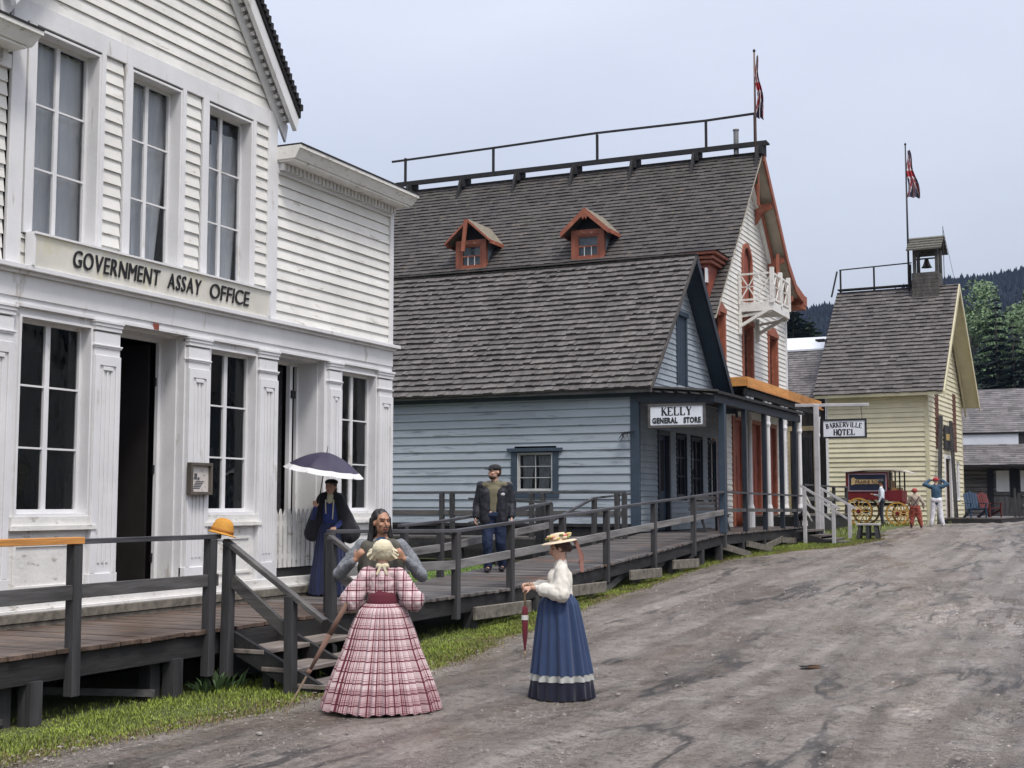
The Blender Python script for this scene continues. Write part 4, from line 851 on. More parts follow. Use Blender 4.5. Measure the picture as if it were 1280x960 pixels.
# decorated truss under the prow: trim on the wall line, pendant and brackets
mb = MB(); mb.beam((HX + .10, HC + .55, HA - .9), (HX + .10, HC + 4.3, HA - .55 - 4.3 * .93), .12, .14, up=(1, 0, 0)); mb.build('wall_trim', white_peel, rf)
mb = MB(); mb.beam((HX + .20, HC + .5, HA - .75), (HX + .20, HC + 4.1, HA - .45 - 4.1 * .93), .1, .12, up=(1, 0, 0))
for t in (1.25, 3.0, 4.3):
    y, z = HC + t, HA - .3 - t * .95; mb.prism([(HX + .05, y, z - .75), (HX + .05, y, z - .05), (XRr - .02, y, z - .02), (XRr - .02, y, z - .2), (HX + .3, y, z - .35)], (0, .14, 0))
split(mb, 'bracket', red_trim, rf)
mb = MB(); mb.beam((HX + .55, HC + 2.4, 11.0), (HX + .55, HC + 2.4, 9.2), .1, .1, up=(0, 1, 0)); mb.beam((HX + .5, HC - .1, 13.4), (HX + .5, HC - .1, 12.3), .08, .08, up=(0, 1, 0)); split(mb, 'pendant', red_trim, rf)
# ridge walkway with rail (fire watch)
rw = thing('ridge_walkway', 'black timber walkway with thin rail along the ridge of the hotel roof', 'walkway', (-18, HC, HA))
mb = MB(); mb.beam((-25.4, HC, HA + .33), (-10.75, HC, HA + .33), .5, .06); mb.beam((-25.4, HC - .25, HA + .26), (-10.75, HC - .25, HA + .26), .06, .16); mb.build('plank', roof_dark, rw)
mb = MB(); x = -24.9
while x < -10.9: mb.box(x, x + .22, HC - .3, HC + .3, HA - .1, HA + .3); mb.prism([(x, HC - .3, HA + .2), (x, HC - .62, HA - .62), (x, HC - .4, HA - .45), (x, HC - .1, HA)], (.1, 0, 0)); x += 2.3
split(mb, 'trestle', roof_dark, rw)
for x in (-25.0, -21.2, -17.0, -12.9, -11.15):
    mb = MB(); mb.beam((x, HC - .2, HA + .3), (x, HC - .2, HA + 1.30), .08, .08, up=(0, 1, 0)); mb.build('post', roof_dark, rw)
mb = MB(); pts = [(-25.6, 1.22), (-21.2, 1.28), (-17, 1.36), (-12.9, 1.32), (-11.05, 1.36)]
for (a, za), (b, zb) in zip(pts, pts[1:]): mb.beam((a, HC - .2, HA + za), (b, HC - .2, HA + zb), .07, .07)
mb.build('top_rail', roof_dark, rw)
# small stub chimney, mast
mb = MB(); mb.tube((-11.85, HC - .1, HA), (-11.85, HC - .1, HA + .85), .09, n=12); mb.tube((-11.85, HC - .1, HA + .85), (-11.85, HC - .1, HA + .9), .11, n=12); tag(mb.build('chimney_pipe', M('dull tin', (.25, .25, .25), .5, metal=.6), None, (-11.85, HC, HA)), 'short tin chimney pipe beside the ridge walkway', 'chimney')
# dormers
def dormer(x0, name, label, style):
    t = thing(name, label, 'dormer', (x0, 41.0, 10.1)); t['group'] = 'dormers on the hotel roof'
    w_, yF, zb, zt = 1.12, 40.95, 10.18, 11.15; D = FR((x0, yF, 0), (1, 0, 0), (0, -1, 0)); hw_ = w_ / 2
    mb = MB(); D.box(mb, -hw_, hw_, zb - .1, zt, -1.6, -.11); mb.build('cheek', M('dormer side boards', (.20, .24, .27), .7, .3, 4), t)
    mb = MB(); D.box(mb, -hw_ - .05, hw_ + .05, zb - .26, zb - .1, -.3, .09); mb.build('flashing', M('pale blue lead flashing', (.36, .47, .52), .5), t)
    mb = MB(); D.box(mb, -hw_ - .03, -hw_ + .14, zb - .1, zt + .02, -.12, .04); D.box(mb, hw_ - .14, hw_ + .03, zb - .1, zt + .02, -.12, .04); D.box(mb, -hw_ + .14, hw_ - .14, zt - .14, zt + .02, -.12, .04); D.box(mb, -hw_ + .14, hw_ - .14, zb - .1, zb + .02, -.12, .05); mb.build('window_trim', red_trim, t, bevel=.004)
    window(t, D, -hw_ + .18, hw_ - .18, zb + .06, zt - .18, 1, 2, frame=red_trim, dep=.03, fw=.045, mw=.05)
    mb = MB()
    for k in (1, 2): u = -hw_ + .18 + (w_ - .36) * k / 3; D.box(mb, u - .012, u + .012, zb + .1, (zb + zt) / 2 - .08, -.04, 0)
    split(mb, 'glazing_bar', white_trim, t)
    mb = MB(); pk = zt + .72; e = .30
    for s in (-1, 1):
        mb.hexa([D.p(0, pk - .06, -2.2), D.p(s * (hw_ + e), zt - .12, -1.2), D.p(s * (hw_ + e), zt - .12, .28), D.p(0, pk - .06, .28), D.p(0, pk, -2.2), D.p(s * (hw_ + e), zt - .06, -1.2), D.p(s * (hw_ + e), zt - .06, .28), D.p(0, pk, .28)])
    mb.build('dormer_roof', M('mossy dormer shingles', (.20, .175, .13), .8, .3, 8, island=.1), t)
    mb = MB(); D.poly(mb, [(-hw_, zt), (hw_, zt), (0, pk - .15)], -.4, -.12); mb.build('gable_board', M('near black boards', (.02, .017, .018), .8), t)  # set back gable boards in one near black tone
    mb = MB()
    bw = .17 if style else .05
    for s in (-1, 1):
        q = [D.p(0, pk - bw - .05, .285), D.p(s * (hw_ + e), zt - .10 - bw * .8, .285), D.p(s * (hw_ + e), zt - .10 - bw * .8, .33), D.p(0, pk - bw - .05, .33), D.p(0, pk - .01, .285), D.p(s * (hw_ + e + .02), zt - .07, .285), D.p(s * (hw_ + e + .02), zt - .07, .33), D.p(0, pk - .01, .33)]; mb.hexa(q)
        D.box(mb, s * (hw_ + e) - .03, s * (hw_ + e) + .03, zt - .20, zt - .07, -1.1, .28)
    if style:
        D.poly(mb, [(-.16, pk - .2), (-.05, pk - .42), (0, pk - .3), (.05, pk - .42), (.16, pk - .2)], .286, .325)
    mb.build('bargeboard', red_trim, t)
    if not style:
        mb = MB(); mb.beam(D.p(-.04, pk - .02, .34), D.p(-.16, zb + .55, .34), .14, .05, up=(0, 1, 0)); b_ = mb.build('loose_bargeboard', red_trim, t); b_['label'] = 'fallen bargeboard hanging down over the window'
    return t
dormer(-20.36, 'dormer', 'left dormer with a broken bargeboard hanging over its window', 0)
dormer(-16.0, 'dormer', 'right dormer with an intact scalloped red bargeboard', 1)
# bay cornice near the front edge of the near slope
bc = thing('roof_bay', 'small bay with red cornice peeking past the blue store ridge', 'bay window', (-12.6, 39.6, 8.9)); mb = MB()
mb.box(-11.75, -11.3, 39.1, 40.3, 7.9, 9.35); mb.build('bay_wall', red_door, bc)
mb = MB()
for k, (z, o_) in enumerate(((9.35, .12), (9.47, .2), (9.60, .30))): mb.box(-11.75 - o_, -11.3 + o_, 39.1 - o_, 40.3, z, z + .1)
mb.build('cornice', red_trim, bc, bevel=.01)
mb = MB(); mb.prism([(-12.1, 38.75, 9.701), (-10.95, 38.75, 9.701), (-11.3, 39.2, 9.85), (-11.75, 39.2, 9.85)], (0, 1.6, 0)); mb.build('bay_roof', roof_dark, bc)
mb = MB()
for x in (-11.7, -11.52, -11.38): mb.box(x, x + .06, 38.93, 39.099, 8.75, 9.2); split(mb, 'bracket', white_trim, bc)
# upper balcony
by = thing('balcony', 'small white balcony with crossed rails high on the hotel gable', 'balcony', (-11, 44.7, 8.5))
BX = -10.42; y0, y1 = 43.55, 45.95
mb = MB(); mb.box(HX, BX, y0, y1, 8.55, 8.68); mb.box(BX - .04, BX + .02, y0 - .02, y1 + .02, 8.45, 8.75); mb.box(HX + .06, BX - .04, y0 - .03, y0 + .02, 8.45, 8.75); mb.build('floor', white_peel, by)
mb = MB()
for y in (y0, y1): mb.beam((HX + .05, y, 7.95), (BX - .1, y, 8.5), .1, .12, up=(0, 1, 0)); mb.beam((HX + .08, y, 7.7), (HX + .08, y, 8.5), .1, .1, up=(0, 1, 0)); mb.beam((HX + .05, y + .06, 8.3), (BX - .05, y + .06, 8.43), .08, .08, up=(0, 1, 0))
split(mb, 'bracket', white_peel, by)
for x, y in ((BX, y0), (BX, y1), (HX + .08, y0), (BX, (y0 + y1) / 2)):
    mb = MB(); mb.beam((x, y, 8.7), (x, y, 9.9 if x == BX else 9.82), .13 if x == BX else .08, .13 if x == BX else .08, up=(0, 1, 0)); mb.build('post', white_peel, by)
mb = MB()
def cross(p, q, z0, z1):
    p = Vector(p); q = Vector(q); Z = Vector((0, 0, 1))
    mb.beam(p + Z * z1, q + Z * z1, .06, .06); mb.beam(p + Z * z0, q + Z * z0, .06, .06); mb.beam(p + Z * (z0 + z1) / 2, q + Z * (z0 + z1) / 2, .03, .03)
    m_ = (p + q) / 2
    for a_, b_ in ((p, m_), (m_, q)): mb.beam(a_ + Z * z0, b_ + Z * z1, .03, .04); mb.beam(a_ + Z * z1, b_ + Z * z0, .03, .04)
cross((HX + .1, y0, 0), (BX, y0, 0), 8.85, 9.72); cross((BX, y0, 0), (BX, (y0 + y1) / 2, 0), 8.85, 9.72); cross((BX, (y0 + y1) / 2, 0), (BX, y1, 0), 8.85, 9.72); mb.build('railing', white_peel, by)
# first floor deck (fresh lumber) and veranda
vd = thing('veranda', 'hotel veranda with fresh orange fascia boards carried on white turned posts', 'veranda', (-10.9, 44.7, gz(44)))
DX = -10.2
mb = MB(); x = HX + .01
mb.box(HX + .01, DX - .05, 39.4, 50.2, 5.76, 5.80); mb.build('deck', grey_y, vd)
mb = MB(); y = 39.35
while y < 50.1: mb.box(DX - .05, DX, y, min(y + 1.8, 50.2) - .01, 5.56, 5.84); y += 1.8
mb.box(HX, DX - .051, 39.3, 39.35, 5.56, 5.84); mb.build('fascia', new_wood, vd, bevel=.004)
mb = MB(); mb.box(DX - .02, DX + .04, 39.3, 50.25, 5.51, 5.559); mb.build('fascia_trim', new_wood_x, vd)
mb = MB(); y = 39.7
while y < 50.2: mb.prism([(HX, y, 5.5), (HX, y, 5.75), (DX - .06, y, 5.75), (DX - .06, y, 5.6)], (0, .08, 0)); y += .6
mb.box(DX - .15, DX - .051, 39.36, 50.2, 5.30, 5.49); split(mb, 'joist', beam_dark, vd)
for y in (39.9, 42.2, 44.5, 46.8, 49.9):
    mb = MB(); c = (DX - .12, y, 1.25); mb.lathe(c, [(.0, 0), (.13, 0), (.13, .5), (.10, .55), (.13, .62), (.085, .75), (.075, 1.2), (.07, 3.2), (.10, 3.3), (.08, 3.4), (.1, 3.95), (.0, 3.95)], 12); mb.build('turned_post', white_trim, vd, smooth=False)
mb = MB()
for y in (39.9, 42.2, 44.5, 46.8, 49.9):
    for s in (-1, 1): mb.prism([(DX - .15, y + s * .1, 5.28), (DX - .15, y + s * .1, 4.85), (DX - .15, y + s * .2, 5.1), (DX - .15, y + s * .5, 5.28)], (.06, 0, 0))
split(mb, 'bracket', white_trim, vd)
# ground floor front of hotel
mb = MB(); claps(mb, H, 1.25, 5.4, lambda z: (E0, E1), [(40.3, 41.6, 1.25, 4.9), (42.6, 43.9, 1.25, 4.9), (44.9, 46.2, 1.25, 4.9), (47.2, 48.5, 1.25, 4.9)], .17, .025); mb.build('wall', white_clap, ht)
for a, b in ((40.3, 41.6), (42.6, 43.9), (44.9, 46.2), (47.2, 48.5)):
    mb = MB(); H.box(mb, a - .1, a + .1, 1.25, 4.9, -.05, .06); H.box(mb, b - .1, b + .1, 1.25, 4.9, -.05, .06); H.box(mb, a + .1, b - .1, 4.75, 4.9, -.05, .06); f_ = mb.build('door_frame', red_trim, ht)
    mb = MB(); H.box(mb, a + .1, b - .1, 1.25, 4.75, -.12, -.06)
    for (p, q) in ((1.4, 2.3), (2.45, 3.6)): H.box(mb, a + .22, (a + b) / 2 - .06, p, q, -.06, -.045); H.box(mb, (a + b) / 2 + .06, b - .22, p, q, -.06, -.045)
    mb.build('door', red_door, ht)
mb = MB(); mb.box(-25, HX - .05, E0 + .1, E0 + .2, 1, 8.1); mb.box(-25, HX - .05, E1 - .2, E1 - .02, 1, 9.8); mb.box(HX - .4, HX - .35, E0 + .9, E1 - .2, 1, 8.6); mb.box(-25, HX - .1, E0, E1, .9, 1.24); mb.build('outer_shell', white_clap, ht)
# flagpoles and flags
def flag_mat(kind):
    return {'blue': M('flag blue cloth', (.018, .022, .075), .8, .2, 5, sheen=.3), 'red': M('flag red cloth', (.42, .035, .045), .8, .15, 5), 'white': M('flag white cloth', (.62, .58, .6), .8, .1, 5)}[kind]
def hanging_flag(name, label, x, y, z0, z1, ztop, zfoot, wid, seed):
    t = thing(name, label, 'flagpole', (x, y, z0)); mb = MB(); mb.tube((x, y, z0), (x, y, z1), .05, .03, 10); mb.build('pole', grey_z if seed == 1 else M('brown flag staff', (.15, .09, .07), .6), t, smooth=True)
    mb = MB(); mb.lathe((x, y, z1), [(0, -.02), (.05, 0), (.05, .05), (0, .1)], 10); mb.build('finial', black_metal, t, smooth=True)
    f = MB(); nx, nz_ = 18, 30; vv = []; mi = []
    for j in range(nz_ + 1):
        tz = j / nz_
        for i in range(nx + 1):
            tx = i / nx; fold = math.sin(tx * math.pi * 5 + seed) * (.05 + .10 * tx); w_ = wid * (.18 + .82 * tz ** .9)
            vv.append((x + .04 + tx * w_ * .95 + .05 * math.sin(tz * 9 + seed), y - .03 + fold * (.4 + tz) + .05 * math.sin(tz * 7), ztop + (zfoot - ztop) * tz + .16 * tx * (1 - tz) - tx * .10))
    fs = []
    for j in range(nz_):
        for i in range(nx):
            fs.append((j * (nx + 1) + i, j * (nx + 1) + i + 1, (j + 1) * (nx + 1) + i + 1, (j + 1) * (nx + 1) + i))
            # union pattern in flag coordinates (gathered cloth)
            p, q = (i + .5) / nx * 2 - 1, (j + .5) / nz_ * 2 - 1
            d1, d2 = abs(p - q) / 1.41, abs(p + q) / 1.41
            c = 0
            if min(d1, d2) < .20: c = 2
            if min(d1, d2) < .09: c = 1
            if abs(p) < .26 or abs(q) < .22: c = 2
            if abs(p) < .16 or abs(q) < .14: c = 1
            mi.append(c)
    f.add(vv, fs); f.mi = mi
    o = f.build('flag', [flag_mat('blue'), flag_mat('red'), flag_mat('white')], t, smooth=True, fix=False); return t
hanging_flag('flagpole', 'limp union flag furled round the pole above the hotel ridge', -11.12, HC - .25, 13.0, 17.7, 17.5, 15.35, .36, 2)
mb = MB()
# ================================================================ DARK BUILDING BETWEEN
db_ = thing('dark_cabin', 'dark brown boarded cabin with shingle roof between the hotel and the yellow house', 'building', (-16, 59, 1.2))
DF = FR((0, 57.4, 0), (1, 0, 0), (0, -1, 0)); mb = MB(); x = -22
while x < -11.5: DF.box(mb, x, x + .17, 1.2, 6.6, 0, rnd.uniform(.02, .035)); x += .18
mb.build('wall', brown_boards, db_)
mb = MB(); shingles(mb, (-23, 56.9, 6.45), (1, 0, 0), Vector((0, 4.0, 2.75)), 11.6, 4.85, .21, .2); mb.build('roof_shingles', shingle_far, db_, fix=False)
mb = MB(); mb.hexa([(-23, 56.92, 6.33), (-11.4, 56.92, 6.33), (-11.4, 61, 9.1), (-23, 61, 9.1), (-23, 56.92, 6.44), (-11.4, 56.92, 6.44), (-11.4, 61, 9.2), (-23, 61, 9.2)]); mb.build('roof', beam_dark, db_)
mb = MB(); mb.hexa([(-23, 60.5, 8.98), (-11.4, 60.5, 8.98), (-11.4, 61.4, 9.62), (-23, 61.4, 9.62), (-23, 60.5, 9.06), (-11.4, 60.5, 9.06), (-11.4, 61.4, 9.70), (-23, 61.4, 9.70)]); mb.build('ridge_cap', metal_roof, db_)
mb = MB(); mb.box(-23, -11.5, 65, 65.1, 1, 6.5); mb.box(-23, -22.9, 57.5, 65, 1, 6.5); mb.box(-23, -11.5, 58.5, 58.6, 1, 6.4); mb.build('outer_shell', brown_boards, db_)
window(db_, DF, -13.0, -12.1, 2.6, 4.9, 2, 3, frame=grey_z, dep=-.06, fw=.06, mw=.03)
mb = MB(); DF.box(mb, -13.2, -13.05, 1.3, 5.15, .03, .08); DF.box(mb, -12.05, -11.8, 1.3, 5.15, .03, .08); DF.box(mb, -13.2, -11.8, 5.15, 5.35, .03, .09); mb.build('window_trim', tan_trim, db_)
# ================================================================ YELLOW HOUSE
YR = -R(3.4)
c_, s_ = math.cos(YR), math.sin(YR)
YO = Vector((-7.13, 56.0, 0))
ud = Vector((-s_, c_, 0)); nd = Vector((c_, s_, 0))     # along the front, outward of front
YF = FR(YO, ud, nd); YS = FR(YO, nd, -ud)                 # front frame; side frame (u towards street)
yh = thing('yellow_house', 'narrow pale yellow clapboard house with steep shingle roof and bell tower', 'building', (-9, 60, 1.2))
YP = lambda a, b, z: YO + nd * a + ud * b + Vector((0, 0, z))    # a: outward from front, b: along the front, z
mb = MB(); claps(mb, YS, 1.15, 6.75, lambda z: (-4.05, -.11), [], .20, .042); mb.build('wall', yellow_clap, yh)
YW, YC_, YPK = 8.0, 4.0, 11.35; ysl = 1.12
yho = [(1.55, 2.35, 4.3, 6.9), (5.7, 6.5, 4.3, 6.9), (3.3, 4.9, 1.2, 4.1), (6.2, 7.0, 2.1, 3.9)]
mb = MB(); claps(mb, YF, 1.15, YPK - .1, lambda z: (max(.11, YC_ - (YPK - z) / ysl), min(YW - .11, YC_ + (YPK - z) / ysl)), yho, .20, .036); mb.build('wall', yellow_clap, yh)
mb = MB(); YF.box(mb, 0, .11, 1.1, 6.75, 0, .04); YS.box(mb, -.11, .04, 1.1, 6.75, 0, .04); YF.box(mb, YW - .11, YW, 1.1, 6.8, 0, .04); mb.build('corner_board', yellow_trim, yh)
mb = MB(); YS.box(mb, -4.16, -4.05, 1.1, 6.75, -.02, .045); mb.build('corner_board', white_trim, yh)
for a, b, c, d in yho[:2]:
    mb = MB(); YF.box(mb, a, b, c, d, -.04, .03)
    for k in (1, 2, 3): z = c + (d - c) * k / 4; YF.box(mb, a + .08, b - .08, z - .02, z + .02, .03, .045)
    o = mb.build('shuttered_window', brown_frame, yh)
mb = MB(); YF.box(mb, 3.3, 3.5, 1.2, 4.1, -.03, .06); YF.box(mb, 4.7, 4.9, 1.2, 4.1, -.03, .06); YF.box(mb, 3.5, 4.7, 3.95, 4.1, -.03, .06); mb.build('door_frame', white_trim, yh)
mb = MB(); YF.box(mb, 3.5, 4.7, 1.2, 3.95, -.2, -.1); mb.build('door', brown_frame, yh)
window(yh, YF, 6.28, 6.92, 2.18, 3.82, 2, 2, dep=.04)
mb = MB()
for s in (-1, 1):
    b1_, z1_ = YC_ + s * (YW / 2 + .45), YPK - ysl * (YW / 2 + .45) + .15; zp = YPK + .15
    mb.hexa([YP(-4.5, YC_, zp - .12), YP(-4.5, b1_, z1_ - .12), YP(.72, b1_, z1_ - .12), YP(.72, YC_, zp - .12), YP(-4.5, YC_, zp), YP(-4.5, b1_, z1_), YP(.72, b1_, z1_), YP(.72, YC_, zp)])
yrf = mb.build('roof', yellow_trim, yh)
mb = MB()
for s in (-1, 1):
    b1_, z1_ = YC_ + s * (YW / 2 + .45), YPK - ysl * (YW / 2 + .45) + .15
    mb.hexa([YP(.73, YC_, YPK + .15 - .3), YP(.73, b1_, z1_ - .25), YP(.78, b1_, z1_ - .25), YP(.78, YC_, YPK + .15 - .3), YP(.73, YC_, YPK + .17), YP(.73, b1_, z1_ + .01), YP(.78, b1_, z1_ + .01), YP(.78, YC_, YPK + .17)])
    mb.hexa([YP(.1, YC_ + s * .3, YPK - .30), YP(.1, b1_, z1_ - .55), YP(.16, b1_, z1_ - .55), YP(.16, YC_ + s * .3, YPK - .3), YP(.1, YC_ + s * .3, YPK - .05), YP(.1, b1_, z1_ - .15), YP(.16, b1_, z1_ - .15), YP(.16, YC_ + s * .3, YPK - .05)]) if s > 0 else None
mb.build('bargeboard', yellow_trim, yrf)
mb = MB(); e0 = YP(-4.55, -.47, YPK - ysl * 4.45 + .16); Vr = (ud + Vector((0, 0, ysl))).normalized(); L_ = 4.45 * math.sqrt(1 + ysl ** 2)
shingles(mb, e0, nd, Vr, 5.27, L_, .235, .26, lift=.06, jit=.02); mb.build('roof_shingles', shingle_mat, yrf, fix=False)
mb = MB(); e0 = YP(-4.55, YW + .47, YPK - ysl * 4.45 + .16); shingles(mb, e0, nd, (-ud + Vector((0, 0, ysl))), 5.27, L_, .35, .5); mb.build('roof_shingles', shingle_mat, yrf, fix=False)
mb = MB(); mb.hexa([YP(-4.2, .15, 1), YP(-4.1, .15, 1), YP(-4.1, YW, 1), YP(-4.2, YW, 1), YP(-4.2, .15, 6.7), YP(-4.1, .15, 6.7), YP(-4.1, YW, 6.7), YP(-4.2, YW, 6.7)])
mb.hexa([YP(-4.2, YW - .15, 1), YP(-.1, YW - .15, 1), YP(-.1, YW - .05, 1), YP(-4.2, YW - .05, 1), YP(-4.2, YW - .15, 6.7), YP(-.1, YW - .15, 6.7), YP(-.1, YW - .05, 6.7), YP(-4.2, YW - .05, 6.7)]); mb.build('outer_shell', yellow_clap, yh)
# little brown bracket box at rear gable
mb = MB(); mb.beam(YP(-4.55, .6, 7.6), YP(-4.55, 3.6, 11.0), .12, .06, up=tuple(nd)); mb.beam(YP(-4.9, 1.6, 9.1), YP(-4.5, 1.6, 9.1), .5, .08); mb.build('roof_ladder', roof_dark, yrf)
# bell tower
bt = thing('bell_tower', 'small open wooden bell tower on the ridge of the yellow house', 'bell tower', tuple(YP(-.5, YC_, 11.4)))
mb = MB(); P0, P1 = -1.15, -.03
def ybox(mb, a0, a1, b0, b1, z0, z1): mb.hexa([YP(a0, b0, z0), YP(a1, b0, z0), YP(a1, b1, z0), YP(a0, b1, z0), YP(a0, b0, z1), YP(a1, b0, z1), YP(a1, b1, z1), YP(a0, b1, z1)])
BTW = wood('tower grey brown boards', (.085, .078, .07), (1, 1, .3), .1)
z = 10.95
while z < 12.05: ybox(mb, P0 + rnd.uniform(-.01, .01), P1, YC_ - .55, YC_ + .55, z, z + .15); z += .16
mb.build('base_box', BTW, bt)
for a in (P0 + .05, P1 - .13):
    for b in (YC_ - .5, YC_ + .38):
        mb = MB(); ybox(mb, a, a + .13, b, b + .13, 12.06, 13.15); mb.build('post', BTW, bt)
mb = MB()
for s in (-1, 1):
    zz = 13.72
    for k in range(5):
        f0, f1 = k / 5, (k + 1) / 5; q0, q1 = .85 * f0, .85 * f1 + .04
        mb.hexa([YP(P0 - .15, YC_ + s * q0, zz - .7 * f0 - .04), YP(P1 + .2, YC_ + s * q0, zz - .7 * f0 - .04), YP(P1 + .2, YC_ + s * q1, zz - .7 * f1 - .02), YP(P0 - .15, YC_ + s * q1, zz - .7 * f1 - .02), YP(P0 - .15, YC_ + s * q0, zz - .7 * f0), YP(P1 + .2, YC_ + s * q0, zz - .7 * f0), YP(P1 + .2, YC_ + s * q1, zz - .7 * f1 + .05), YP(P0 - .15, YC_ + s * q1, zz - .7 * f1 + .05)])
mb.build('roof', M('mossy tower shingles', (.11, .105, .085), .8, .3, 8, island=.2), bt)
mb = MB(); cc = YP(-.6, YC_, 12.35); mb.lathe(tuple(cc), [(.0, .38), (.08, .36), (.13, .2), (.2, .04), (.24, 0), (.2, .0)], 14); mb.build('bell', M('dark bronze', (.05, .04, .03), .4, metal=.7), bt, smooth=True)
mb = MB(); mb.beam(YP(P0 + .1, YC_, 12.75), YP(P1 - .1, YC_, 12.75), .06, .06); mb.build('bell_yoke', BTW, bt)
# ridge rail of yellow house
yr = thing('ridge_railing', 'thin black railing on the ridge of the yellow house', 'railing', tuple(YP(-3, YC_, 11.5)))
for a in (-4.4, -2.9, -1.3):
    mb = MB(); mb.beam(YP(a, YC_, 11.4), YP(a, YC_, 12.55), .07, .07, up=tuple(nd)); mb.build('post', roof_dark, yr)
mb = MB(); mb.beam(YP(-4.45, YC_, 12.55), YP(-1.25, YC_, 12.62), .05, .05); mb.beam(YP(-4.5, YC_, 11.62), YP(-1.2, YC_, 11.62), .4, .06); mb.build('top_rail', roof_dark, yr)
mb = MB(); mb.beam(YP(-4.55, YC_, 12.5), YP(-4.75, YC_ - .3, 11.3), .05, .06); split(mb, 'brace', roof_dark, yr)
fp = YP(-1.3, YC_ - .4, 0); hanging_flag('flagpole', 'union flag hanging from the pole beside the bell tower', fp.x, fp.y, 11.3, 17.85, 17.55, 15.5, .62, 1)
mb = MB(); q = YP(.15, YC_ - .1, 0); mb.tube((q.x, q.y, 11.4), (q.x, q.y, 14.1), .015); mb.tube((q.x, q.y, 14.0), (q.x + .5, q.y, 11.3), .008); tag(mb.build('lightning_rod', grey_z, None, (q.x, q.y, 11.4)), 'thin lightning rod right of the bell tower', 'rod')
# front details of yellow house: sign, ladders, porch
ys2 = thing('door_sign', 'dark and mustard sign board over the yellow house door', 'sign', tuple(YP(.1, 4.1, 4.3)))
mb = MB(); YF.box(mb, 3.2, 5.0, 4.35, 5.35, .05, .12); mb.build('board', M('black sign board', (.03, .03, .03), .5), ys2)
mb = MB(); YF.box(mb, 3.35, 4.85, 4.72, 5.0, .121, .14); mb.build('panel', M('mustard paint', (.42, .30, .10), .5), ys2)
def ladder(label, b0, b1, zt, a0=.45):
    t = thing('ladder', label, 'ladder', tuple(YP(a0, b0, 1.2)), 'ladders leaning on the yellow house')
    p, q = YP(a0, b0, 1.2), YP(.12, b1, zt)
    for s in (-.2, .2):
        mb = MB(); mb.beam(p + ud * s, q + ud * s, .06, .09, up=tuple(nd)); mb.build('rail', grey_z, t)
    mb = MB(); n = int((q - p).length / .32)
    for k in range(1, n): r_ = p + (q - p) * k / n; mb.tube(r_ - ud * .2, r_ + ud * .2, .018, n=6)
    mb.build('rung', grey_x, t)
ladder('pale grey ladder leaning left of the yellow house door', .25, 2.3, 5.7, .3)
ladder('darker ladder leaning right of the yellow house door', 3.1, 4.6, 5.6, .5)
yp = thing('porch_deck', 'low plank porch deck in front of the yellow house', 'porch', tuple(YP(1.5, 5, 1.2)))
mb = MB(); b = 2.6
while b < 11.3: ybox(mb, .08, 2.4, b, b + .17, 1.38, 1.43); b += .18
mb.build('planking', deck_grey, yp); mb = MB(); ybox(mb, .1, 2.38, 2.6, 11.3, 1.1, 1.37); split(mb, 'side_beam', beam_dark, yp)
def chair(label, mat_, a, b, ang):
    p = YP(a, b, 1.43); t = thing('wooden_chair', label, 'chair', (0, 0, 0)); mb = MB()
    mb.hexa([(-.28, -.3, .30), (.28, -.3, .38), (.28, .3, .38), (-.28, .3, .30), (-.28, -.3, .33), (.28, -.3, .41), (.28, .3, .41), (-.28, .3, .33)]); mb.build('seat', mat_, t)
    mb = MB()
    for k in range(5): mb.beam((-.26, -.24 + k * .12, .32), (-.50, -.24 + k * .12, 1.0 + .05 * (2 - abs(k - 2))), .03, .1, up=(0, 1, 0))
    mb.build('backrest', mat_, t)
    for s in (-1, 1):
        mb = MB(); mb.box(-.35, .36, s * .36 - .07, s * .36 + .07, .58, .61); mb.build('armrest', mat_, t); mb = MB(); mb.box(.26, .32, s * .33 - .02, s * .33 + .02, 0, .58); mb.beam((-.45, s * .32, 0), (.3, s * .32, .33), .04, .1, up=(0, 0, 1)); mb.build('leg', mat_, t)
    t.location = p; t.rotation_euler.z = ang
chair('blue slatted garden chair on the yellow house porch', M('blue chair paint', (.010, .038, .085), .6), 1.3, 2.9, R(-60))
chair('red slatted garden chair on the yellow house porch', M('red chair paint', (.11, .022, .02), .6), 1.5, 5.6, R(-40))
t = railing('railing', 'short grey stair railing at the far end of the yellow house porch', [tuple(YP(a, b, 0))[:2] + (2.35 - .3 * k, 1.2) for k, (a, b) in enumerate(((2.3, 10.0), (2.9, 11.6), (2.3, 11.3)))], [tuple(YP(2.3, 9.9, 2.4)), tuple(YP(3.0, 11.7, 2.0))], .45)
mb = MB(); q = YP(2.35, 8.2, 0); mb.beam((q.x, q.y, 1.2), (q.x, q.y, 2.5), .12, .12, up=(0, 1, 0)); q = YP(2.35, 6.9, 0); mb.beam((q.x, q.y, 1.4), (q.x, q.y, 2.7), .10, .10, up=(0, 1, 0)); split(mb, 'post', grey_z, t)
